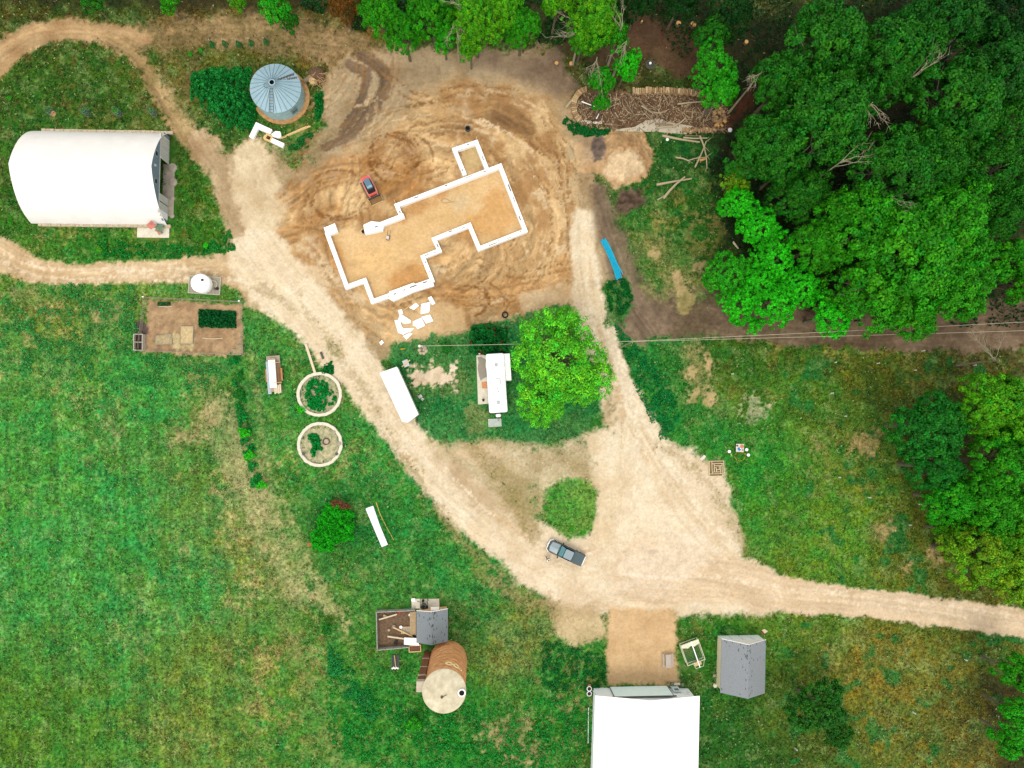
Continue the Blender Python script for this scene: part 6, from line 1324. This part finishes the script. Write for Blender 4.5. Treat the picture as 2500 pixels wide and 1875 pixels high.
FT = [ # big wood in the north-east
 (2195,640,150,13,BIG,0,'mid','huge bright broad tree at the south of the wood, its middle crown'),
 (2290,560,120,14,BIG,1,'mid','broad green tree east of the huge bright crown in the wood'),
 (2080,560,110,14,BIG,2,'mid','broad green tree west of the huge bright crown in the wood'),
 (2310,690,105,12,BIG,3,'mid','green tree at the south-east corner of the wood above the track'),
 (2110,720,95,11,BIG,0,'mid','green tree hanging over the track, middle of the wood south edge'),
 (2020,770,62,9,FLUFF,0,'bright','low bright green tree between the lime bushes and the track'),
 (2215,760,80,10,BIG,2,'mid','southernmost green tree of the wood, over the power lines'),
 (2160,440,120,15,BIG,3,'deep','dark green tree with bare twigs in the heart of the wood'),
 (2010,300,125,15,BIG,1,'deep','large dark tree in the western heart of the wood'),
 (2010,130,120,15,BIG,0,'deep','tall dark tree at the north-west of the wood'),
 (1900,215,85,13,BIG,2,'deep','dark tree with loose outline on the wood west side'),
 (1880,370,95,12,BIG,3,'deep','dark green tree just east of the wood yard'),
 (1830,400,70,11,MED,1,'deep','rounded dark tree touching the crossed branches'),
 (2170,160,115,15,BIG,2,'deep','dark tree in the north middle of the wood'),
 (2320,280,125,15,BIG,0,'deep','large dark tree in the north-east of the wood'),
 (2280,60,105,15,BIG,3,'dark','dark tree at the top edge above the north-east crowns'),
 (2440,180,110,14,BIG,1,'dark','dark tree at the right edge in the north-east corner'),
 (2430,60,90,13,BIG,2,'shade','darkest tree in the north-east corner of the wood'),
 (2440,330,100,14,AIRY,0,'deep','loose twiggy tree at the right edge beside dark crowns'),
 (2390,430,100,14,AIRY,0,'deep','loose twiggy tree inside the wood near the right edge'),
 (2470,470,85,13,BIG,3,'deep','green tree at the right edge half way down the wood'),
 (2260,420,95,14,BIG,1,'deep','dark green tree between the heart and the east of the wood'),
 (2410,540,70,12,BIG,0,'deep','green tree east of the huge bright crown near the gap'),
 (2455,640,62,11,MED,0,'mid','bright separate tree at the right edge above the track'),
 (2480,690,50,10,MED,2,'mid','small tree at the right edge nearest the track'),
 (1950,480,75,11,BIG,0,'deep','green tree above the lime bushes, inside the wood'),
 (1990,600,75,11,BIG,2,'mid','green tree between the lime bushes and the huge crown'),
 (1905,420,60,10,MED,0,'dark','low dark tree filling the gap above the lime bushes'),
 (1800,500,52,7,FLUFF,1,'bright','bright green bush tree at the north end of the lime row'),
 (1855,560,58,7,FLUFF,0,'bright','bright green bush tree second in the lime row'),
 (1885,630,62,7,FLUFF,1,'bright','bright green bush tree beside the gap in the lime row'),
 (1775,665,62,7,FLUFF,0,'grn','bright green bush tree at the west end over bare soil'),
 (1800,740,55,6.5,FLUFF,1,'bright','bright green bush tree at the south-west over bare soil'),
 (1840,690,55,7,FLUFF,0,'bright','bright green bush tree in the middle of the south-west clump'),
 (1890,745,62,7,FLUFF,1,'bright','bright green bush tree over the track, next to the ball shrub'),
 (1950,700,58,8,FLUFF,0,'bright','bright green bush tree at the east end of the lime row'),
 (1790,440,42,6,MED,2,'olive','small yellowish bush below the crossed branches'),
 (1735,170,58,9,FLUFF,1,'grn','oval green tree north of the stacked firewood'),
 (1755,230,50,9,MED,1,'grn','green tree overhanging the east end of the firewood row'),
 (1735,95,45,9,MED,2,'deep','green tree tip above the oval green tree'),
 # north edge
 (935,40,62,10,BIG,1,'mid','green tree at the west end of the northern tree belt'),
 (990,90,52,9,BIG,3,'mid','green tree leaning south out of the northern belt, western one'),
 (1055,40,66,10,BIG,0,'mid','green tree with pale branches in the northern belt'),
 (1085,95,40,8,MED,1,'grn','small green tree at the sandy edge of the northern belt'),
 (1165,60,72,11,BIG,2,'lime','yellow-green tree in the middle of the northern belt'),
 (1225,30,60,11,BIG,1,'lime','yellow-green tree at the top edge of the northern belt'),
 (1275,75,52,9,BIG,3,'mid','green tree at the east end of the northern belt'),
 (1150,120,36,8,MED,0,'lime','small yellow-green tree tip over the scraped soil'),
 (1360,20,48,10,MED,2,'lime','yellow-green tree at the top edge left of the dead branches'),
 (1450,60,66,11,BIG,0,'lime','yellow-green tree above the hanging vines'),
 (1425,95,46,9,BIG,2,'mid','green tree with a bare dead branch on its west side'),
 (1500,95,44,9,MED,1,'mid','green tree with dead twigs right above the vine column'),
 (1470,200,34,8,FLUFF,0,'grn','narrow hanging vine column reaching the wood yard'),
 (1466,255,24,6,FLUFF,1,'grn','vine covered tip hanging over the wood yard'),
 (1530,165,38,8,FLUFF,1,'bright','dense bright vine column right of the hanging one'),
 (675,22,46,7,MED,0,'grn','dark green tree above the grain bin at the top edge'),
 (702,52,30,6,MED,2,'deep','small dark green tip of the tree above the grain bin'),
 (840,20,40,8,AIRY,0,'rust','withered brown tree at the top edge beside the green belt'),
 (415,8,32,5,MED,1,'mid','green tree tip at the top edge right of the loop road'),
 (225,5,36,5,MED,0,'deep','dark green tree tip at the top edge over the loop road'),
 (580,4,24,5,MED,2,'lime','pale green twig crown at the top edge left of the bin'),
 (1560,10,46,9,BIG,1,'shade','dark tree at the top edge above the brown clearing'),
 (1660,8,48,9,BIG,3,'shade','dark tree at the top edge above the two orange stumps'),
 (1780,40,60,10,BIG,0,'shade','very dark tree at the top edge of the wood west side'),
 # east clump
 (2255,1040,90,10,BIG,1,'blue','dark blue-green tree at the west of the eastern clump'),
 (2270,1140,70,9,BIG,3,'blue','dark blue-green tree with a bare branch, southern one'),
 (2400,985,90,11,BIG,2,'lime','light green tree at the north of the eastern clump'),
 (2470,1040,80,11,BIG,0,'lime','light green tree at the right edge of the eastern clump'),
 (2440,1130,92,11,BIG,3,'mid','green tree in the middle of the eastern clump'),
 (2310,1220,66,9,BIG,0,'grn','bright green tree pointing west in the eastern clump'),
 (2400,1230,82,10,BIG,1,'mid','green tree south of the gap in the eastern clump'),
 (2480,1230,60,10,BIG,2,'mid','green tree at the right edge south of the gap'),
 (2375,1360,84,10,BIG,3,'olive','yellowish tree at the south of the eastern clump'),
 (2470,1390,86,10,BIG,1,'olive','yellowest tree at the right edge above the exit road'),
 (2478,1640,52,9,MED,0,'mid','bright tree at the right edge below the exit road'),
 (2470,1735,48,8,MED,1,'grn','green tree at the right edge, second below the exit road'),
 (2468,1800,48,8,MED,2,'grn','green tree at the bottom right corner'),
 (1990,1720,68,4.5,SPIK,0,'shoot','dark tree with upright shoots on the southern lawn'),
 (2045,1792,32,3.,SPIK,0,'shoot','small leaning shoot cluster south-east of the dark shooty tree'),
 # camper tree
 (1430,925,66,6,AIRY,0,'fresh','low east crown of the bright tree reaching over the drive'),
 (2450,1300,70,10,BIG,2,'lime','yellow-green tree between the gap and the olive crowns at the right edge'),
 (2330,1300,50,8,BIG,4,'lime','small yellow-green tree on the west side of the olive crowns'),
 (1362,885,120,8,AIRY,0,'fresh','large bright yellow-green tree beside the camper'),
 (1325,975,66,6,AIRY,0,'fresh','low south crown of the bright tree beside the camper'),
 (1375,795,50,6.5,AIRY,0,'fresh','low north crown of the bright tree beside the camper'),
]
NT = {'bush tree': 'bush', 'tree': 'tree'}
for f in FT:
    nm = 'bush_tree' if 'bush tree' in f[7] else 'shrub' if ' bush ' in f[7] else 'vine_column' if 'vine' in f[7] and 'column' in f[7] and 'tree' not in f[7] else 'broadleaf_tree'
    tree(nm, *f[:7], f[7], 'shrub' if nm in ('shrub', 'vine_column') else 'tree')
# bare dead branches showing among the crowns
def deadwood(px, py, z, rz, s, label, seed):
    rg = random.Random(seed); c = W(px, py, z); g = Vector((c.x, c.y, 0)); m = MB(); t = thing('dead_tree', label, 'dead tree', g, rz)
    m.tube([(0, 0, 0), (.1, 0, z*.6), (0, 0, z)], [.2, .13, .06], 7)
    m.build('trunk', mat('dead_wood', (176, 164, 138), .9, .2, 4), t); m = MB()
    for k in range(5):
        e = Vector((s*rg.uniform(.6, 1.2), s*rg.uniform(-.55, .55), rg.uniform(-.3, .8))); p = limb_pts(Vector((0, 0, z*rg.uniform(.85, 1))), Vector((0, 0, z))+e, 6, .18, rg); m.tube(p, [.05, .04, .032, .025, .018, .01], 5)
        for j in range(8):
            q = p[rg.randint(2, 5)]; m.tube(limb_pts(q, q+Vector((rg.uniform(.2, .9), rg.uniform(-.6, .6), rg.uniform(-.2, .4)))*s*.35, 4, .08, rg), [.022, .016, .012, .008], 4)
    m.build('branches', mat('dead_wood', (176, 164, 138), .9, .2, 4), t)
for a in [(1420,75,9.5,R(170),4.2,'bare dead tree spreading west out of the green north edge',1),(1520,60,11,R(110),3.,'bare dead tree reaching north beside the vine column',2),(1530,100,10,R(-110),3.,'bare dead tree hanging south over the vine column',3),
          (1458,140,8,R(-100),4.,'bare dead limb hanging over the wood yard west end',4),(2330,1125,10,R(200),3.6,'bare branch over the dark blue-green eastern trees',5),(2440,880,9,R(120),5.,'bare dead tree at the right edge below the brown track',6),
          (2060,390,17,R(30),4.,'bare twigs standing out in the heart of the wood',7),(2130,250,18,R(-80),3.,'long bare twig in the dark northern wood',8),(2250,170,18,R(60),3.5,'bare branch in the north-east wood',9),(2180,480,17,R(-20),3.5,'bare branch over the middle of the wood',10),
          (2130,690,14,R(50),2.8,'bare branch poking from the south of the huge crown',11),(1860,175,13,R(-130),3.,'bare branch at the west fringe of the wood',12),(2420,20,10,R(0),5,'pale bare trunk lying in the dark north-east corner',13),(1115,50,11,R(-90),3,'pale bare branches inside the northern belt',14),(1125,10,12,R(150),3,'pale bare branches at the top edge of the northern belt',15)]: deadwood(*a)

# ------------------------------------------------------------------ shrubs, weeds and crops
def inpoly(x, y, P): return sd_poly(x, y, P) > 0
def leaf_patch(name, P, n, size, h, rgb, label, seed, var=.35, solid=True, clump=10, cat='weeds', rgb2=None, kind='stuff', edge=8., keepn=.0, base=None, upn=.6):
    rg = np.random.default_rng(seed); A_ = np.array(P); x0, y0 = A_.min(0); x1, y1 = A_.max(0); px = rg.uniform(x0, x1, n*3); py = rg.uniform(y0, y1, n*3)
    d = sd_poly(px, py, P); nz = fbm(px, py, clump, seed, 3); k = (d+(nz-.5)*edge*2.5 > 0) & (nz > keepn); px, py, d, nz = px[k][:n], py[k][:n], d[k][:n], nz[k][:n]; n = len(px)
    # ray to ground (vector form of W)
    D = np.stack([px-1250, 937.5-py, np.full(n, -FPX)], -1) @ RN.T; t = H/-D[:, 2]; x, y = D[:, 0]*t, D[:, 1]*t
    top = h*np.clip(d/edge+.3, .25, 1)*(.35+1.1*np.clip((nz-.3)*2, 0, 1)); z = top*(1-rg.random(n)**2*.55)
    if base: z += base
    zz = Z[gidx(x, y)]; Pn = np.stack([x, y, z+np.maximum(zz, 0)], -1); N = rg.normal(size=(n, 3))*.6+[0, 0, upn]; V, Fq = leaves(Pn, N, size, rg)
    c = np.array(A(*rgb))*np.ones((n, 1))
    if rgb2: m_ = (fbm(px, py, clump*2, seed+9, 3) > .68)[:, None]; c = np.where(m_, np.array(A(*rgb2)), c)
    c = np.clip(c*rg.uniform(1-var, 1+var*1.3, (n, 1))*(.75+.6*nz[:, None]), 0, .8)
    o = bpy.data.objects.new(name, np_mesh(name, V, Fq, LEAFW, np.repeat(c, 4, 0))); C.objects.link(o); tag(o, label, cat, kind=kind); return o
def zp(L, s, ox, oy): return [(x/s+ox, y/s+oy) for x, y in L]
leaf_patch('weed_thicket', zp([(280,800),(330,760),(470,690),(640,710),(860,700),(880,1000),(940,1100),(930,1230),(860,1330),(700,1290),(620,1260),(530,1170),(420,1050),(300,1000)],4.148,400,0), 13000, .18, 1.0, (26,134,50), 'dark green thicket of nettles and burdock west of the grain bin', 5, var=.5, clump=9, edge=20., keepn=.34)
leaf_patch('weed_thicket', [(771,232),(790,225),(789,270),(780,298),(769,290)], 1500, .15, .6, (16,126,44), 'narrow strip of tall weeds east of the grain bin', 6, clump=8)
leaf_patch('weed_thicket', zp([(1250,1470),(1440,1360),(1520,1330),(1480,1440),(1440,1500),(1250,1520)],4.148,400,0), 1500, .12, .3, (40,124,50), 'sparse weeds between the planks and the sand', 7, keepn=.5)
leaf_patch('garden_crop', [(486,755),(576,761),(577,801),(487,799)], 5200, .13, .5, (6,98,40), 'dense dark green crop in a neat rectangle in the garden', 8, edge=2, clump=5, cat='crop')
leaf_patch('garden_herbs', [(388,738),(414,738),(416,746),(386,747)], 420, .12, .4, (60,112,62), 'small strip of green herbs at the top of the garden', 9, edge=3, cat='crop')
leaf_patch('ring_weeds', [(748,940),(770,925),(790,930),(806,945),(820,962),(822,975),(808,990),(800,1002),(780,1004),(758,996),(745,978)], 4200, .13, .55, (14,156,62), 'bright green weeds filling the northern silo footing', 10, keepn=.42, clump=9)
leaf_patch('ring_weeds', [(753,1060),(772,1055),(782,1075),(783,1090),(794,1098),(770,1102),(772,1115),(764,1117),(758,1100),(765,1085),(752,1072)], 1500, .12, .45, (14,150,60), 'patch of green weeds in the southern silo footing', 11, edge=4, clump=6)
leaf_patch('weed_thicket', [(800,880),(810,885),(815,910),(800,920),(775,912),(790,900)], 900, .13, .4, (12,128,50), 'low weeds north-east of the northern silo footing', 12)
leaf_patch('yard_weeds', [(1375,275),(1400,300),(1440,312),(1490,318),(1480,330),(1430,335),(1390,320),(1370,295)], 2600, .14, .5, (16,112,44), 'dark weeds along the south-west edge of the wood yard', 13, keepn=.4)
leaf_patch('field_weeds', [(560,860),(590,880),(600,980),(612,1060),(640,1180),(620,1190),(590,1080),(575,960)], 3600, .15, .5, (20,146,56), 'line of taller weeds along the west field edge', 14, keepn=.52, clump=14)
leaf_patch('field_weeds', [(0,690),(330,700),(340,850),(560,900),(520,960),(280,930),(0,900)], 9000, .13, .28, (60,156,72), 'rough clumps of weeds in the field by the garden', 15, keepn=.55, clump=20)
leaf_patch('field_weeds', [(830,1640),(1000,1730),(1180,1740),(1400,1700),(1430,1875),(900,1875),(800,1800)], 12000, .13, .3, (34,156,54), 'rough green weeds at the south edge below the silo', 16, keepn=.54, clump=13, edge=45.)
leaf_patch('field_weeds', [(800,1560),(860,1640),(960,1740),(900,1760),(800,1660)], 3000, .14, .3, (36,146,66), 'weeds along the mown edge west of the silo', 17, keepn=.52, clump=18)
leaf_patch('lawn_weeds', [(1480,690),(1530,680),(1545,730),(1520,770),(1490,760)], 1700, .13, .35, (14,112,42), 'dark weeds south of the blue pipe bundle', 18, keepn=.45)
leaf_patch('verge_weeds', [(1500,790),(1560,850),(1640,960),(1660,1010),(1620,1090),(1560,960)], 5200, .13, .2, (14,134,60), 'lush grass clumps along the right-hand drive', 19, keepn=.48, clump=18)
leaf_patch('verge_weeds', [(240,585),(330,590),(420,600),(500,600),(560,560),(575,610),(420,632),(250,632)], 4200, .13, .25, (34,140,48), 'weeds between the hoop barn and the lower track', 20, keepn=.5)
leaf_patch('verge_weeds', [(1320,1560),(1400,1580),(1480,1600),(1480,1680),(1330,1690)], 2600, .13, .3, (20,116,46), 'weeds west of the sandy pad', 21, keepn=.5)
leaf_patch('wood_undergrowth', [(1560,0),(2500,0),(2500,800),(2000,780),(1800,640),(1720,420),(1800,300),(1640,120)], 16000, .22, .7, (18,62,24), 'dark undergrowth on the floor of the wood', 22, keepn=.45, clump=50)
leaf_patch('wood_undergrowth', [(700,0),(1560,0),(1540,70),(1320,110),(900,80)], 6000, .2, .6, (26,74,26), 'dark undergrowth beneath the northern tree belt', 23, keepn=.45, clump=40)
def shrub(px, py, rpx, zc, k, tn, label, name='shrub', P=SMALL, **kw): return tree(name, px, py, rpx, zc, P, k, tn, label, 'shrub', **kw)
shrub(1842,794,23,1.3,0,'bright','neat ball-shaped bright shrub on the brown track')
shrub(1090,848,16,.9,1,'blue','round dark green bush on the lawn east of the fieldstones')
for k, (x, y, r, tn, lb) in enumerate([(598,1058,15,'bright','bright green bush by the field edge, largest of the row'),(609,1112,14,'bright','bright green bush, second in the row along the field edge'),(638,1184,13,'bright','bright green bush at the south end of the field-edge row'),(584,962,14,'blue','dark green bush at the north end of the field-edge row'),(734,1000,11,'bright','bright little bush against the northern silo footing'),(585,920,12,'blue','dark bush below the garden corner'),
    (400,1030,7,'blue','tiny grey-green bush alone in the west field'),(800,1533,16,'blue','dark bush at the mown edge west of the run'),(1008,1766,20,'grn','low spreading bush at the bottom edge below the silo'),(500,598,8,'bright','small bright bush south-east of the hoop barn'),(238,608,8,'lime','pale small bush below the hoop barn south wall'),(18,236,7,'mid','tiny bush on the barn lawn near the left edge'),(20,538,8,'mid','tiny bush west of the hoop barn'),(1330,1240,6,'grn','tiny bush on the round grass island, west side'),(1398,1291,6,'grn','tiny bush on the grass island, beside the pickup'),(1426,1302,6,'grn','tiny bush on the grass island, south tip')]):
    shrub(x, y, r, .5+r*.02, k, tn, lb, sz=.8*r/16)
# flowering bush, mound with vines
leaf_patch('lilac_bush', zp([(1290,520),(1400,490),(1560,470),(1760,560),(1740,640),(1740,830),(1480,870),(1280,840)],5.185,900,700), 5600, .15, 1.7, (16,118,44), 'dark green bush with reddish patches north of the camper', 30, cat='shrub', rgb2=(104,72,44), kind=None, edge=6, clump=12)
MO = zp([(430,560),(520,420),(640,380),(840,430),(870,700),(860,850),(640,930),(560,990),(350,1000),(320,880)],5.185,700,1150)
cm = W(*np.mean(MO, 0)); t = thing('vine_mound', 'collapsed shed smothered in bright green vines', 'overgrown shed', cm)
q = [((W(x, y)-cm).x*.86, (W(x, y)-cm).y*.86) for x, y in MO]
MB().prism(q, 0, .75).build('ruin_walls', mat('ruin_wood', (110, 80, 60), .9, .3, 3), t)
b = leaf_patch('vines', MO, 15000, .10, 1.0, (30,178,20), None, 31, cat=None, kind=None, edge=9, clump=10, base=.9, upn=.9); b.parent = t; b.location = -cm
b = leaf_patch('dry_vines', zp([(560,370),(660,345),(830,410),(830,460),(640,460)],5.185,700,1150), 900, .12, .5, (134,86,58), None, 32, cat=None, kind=None, base=1.5, edge=4); b.parent = t; b.location = -cm
board(750,1331,798,1321,.5,.2,mat('red_brown_boards', (180,116,78), .9, .3, 4),'reddish broken boards at the foot of the vine mound',.7)
board(772,1332,820,1330,.16,.1,LUMP,'thin pale board along the south side of the vine mound',.8)
# caged and staked saplings
WIRE_C = mat('cage_wire', (120,140,140), .5)
def sapling(px, py, lb, fill, k):
    c = W(px, py); t = thing('caged_sapling', lb, 'sapling', c); m = MB()
    for a in range(8): q = a*math.pi/4; m.tube([(.48*math.cos(q), .48*math.sin(q), 0), (.48*math.cos(q), .48*math.sin(q), 1.5)], .016, 3)
    for z in (.1, .55, 1.0, 1.5): m.tube([(.48*math.cos(q), .48*math.sin(q), z) for q in np.linspace(0, 2*math.pi, 17)], .016, 3)
    m.build('wire_cage', WIRE_C, t); MB().tube([(0, 0, 0), (.03, 0, 1.0)], .03).build('stem', LIMB, t)
    MB().lathe(0, 0, [(.44, 0), (.42, .08), (.05, .12)], 12).build('mulch', CUT if fill is None else mat('dark_mulch', (74, 84, 66), .95, .4, 6), t)
    rgn = np.random.default_rng(k); n = 130 if fill else 40; P = rgn.normal(size=(n, 3))*[.2, .2, .28]+[0, 0, 1.0]; V, Fq = leaves(P, P-[0, 0, .6], .09, rgn)
    b = bpy.data.objects.new('foliage', np_mesh('foliage', V, Fq, LEAFW, np.repeat(np.array(A(*(fill or (50,120,50))))*rgn.uniform(.6, 1.4, (n, 1)), 4, 0))); C.objects.link(b); b.parent = t
for k, a in enumerate([(130,278,'caged sapling with a pale wood-chip base, north of the hoop barn',None),(214,277,'thin caged sapling next to the wood-chip one, north of the barn',(60,140,60)),(292,279,'bushiest caged sapling, third from the left behind the barn',(60,170,40)),(376,277,'caged sapling with a yellowish top, nearest the track',(90,150,60))]): sapling(*a, k)
for k, (x, y, lb) in enumerate([(520,111,'young staked evergreen north of the bin, first from the left'),(551,110,'young staked evergreen north of the bin, second from the left'),(584,111,'young staked evergreen north of the bin, third from the left'),(615,108,'young staked evergreen north of the bin, fourth from the left'),(651,106,'young staked evergreen north of the bin, nearest the brown track'),(492,125,'small bright seedling left of the staked evergreens'),(466,134,'tiny dark seedling at the bend of the track')]):
    c = W(x, y); t = thing('evergreen_seedling', lb, 'seedling', c); rgn = np.random.default_rng(k+70); n = 150; h = rgn.random(n); a_ = rgn.uniform(0, 6.28, n); rr = (1-h)*.42+.06; P = np.stack([rr*np.cos(a_), rr*np.sin(a_), .1+h*1.2], -1)*(1 if k < 5 else .7); V, Fq = leaves(P, np.stack([np.cos(a_), np.sin(a_), .8+0*a_], -1), .1, rgn)
    b = bpy.data.objects.new('foliage', np_mesh('foliage', V, Fq, LEAFW, np.repeat(np.array(A(24,116,52) if k < 5 else A(60,170,40))*rgn.uniform(.6, 1.5, (n, 1)), 4, 0))); C.objects.link(b); b.parent = t
    if k < 5: MB().tube([(-.2, .25, 0), (-.2, .25, 1.3)], .03, 5).build('stake', WSTEEL, t)
    MB().tube([(0, 0, 0), (0, 0, .5)], .03, 5).build('stem', LIMB, t)
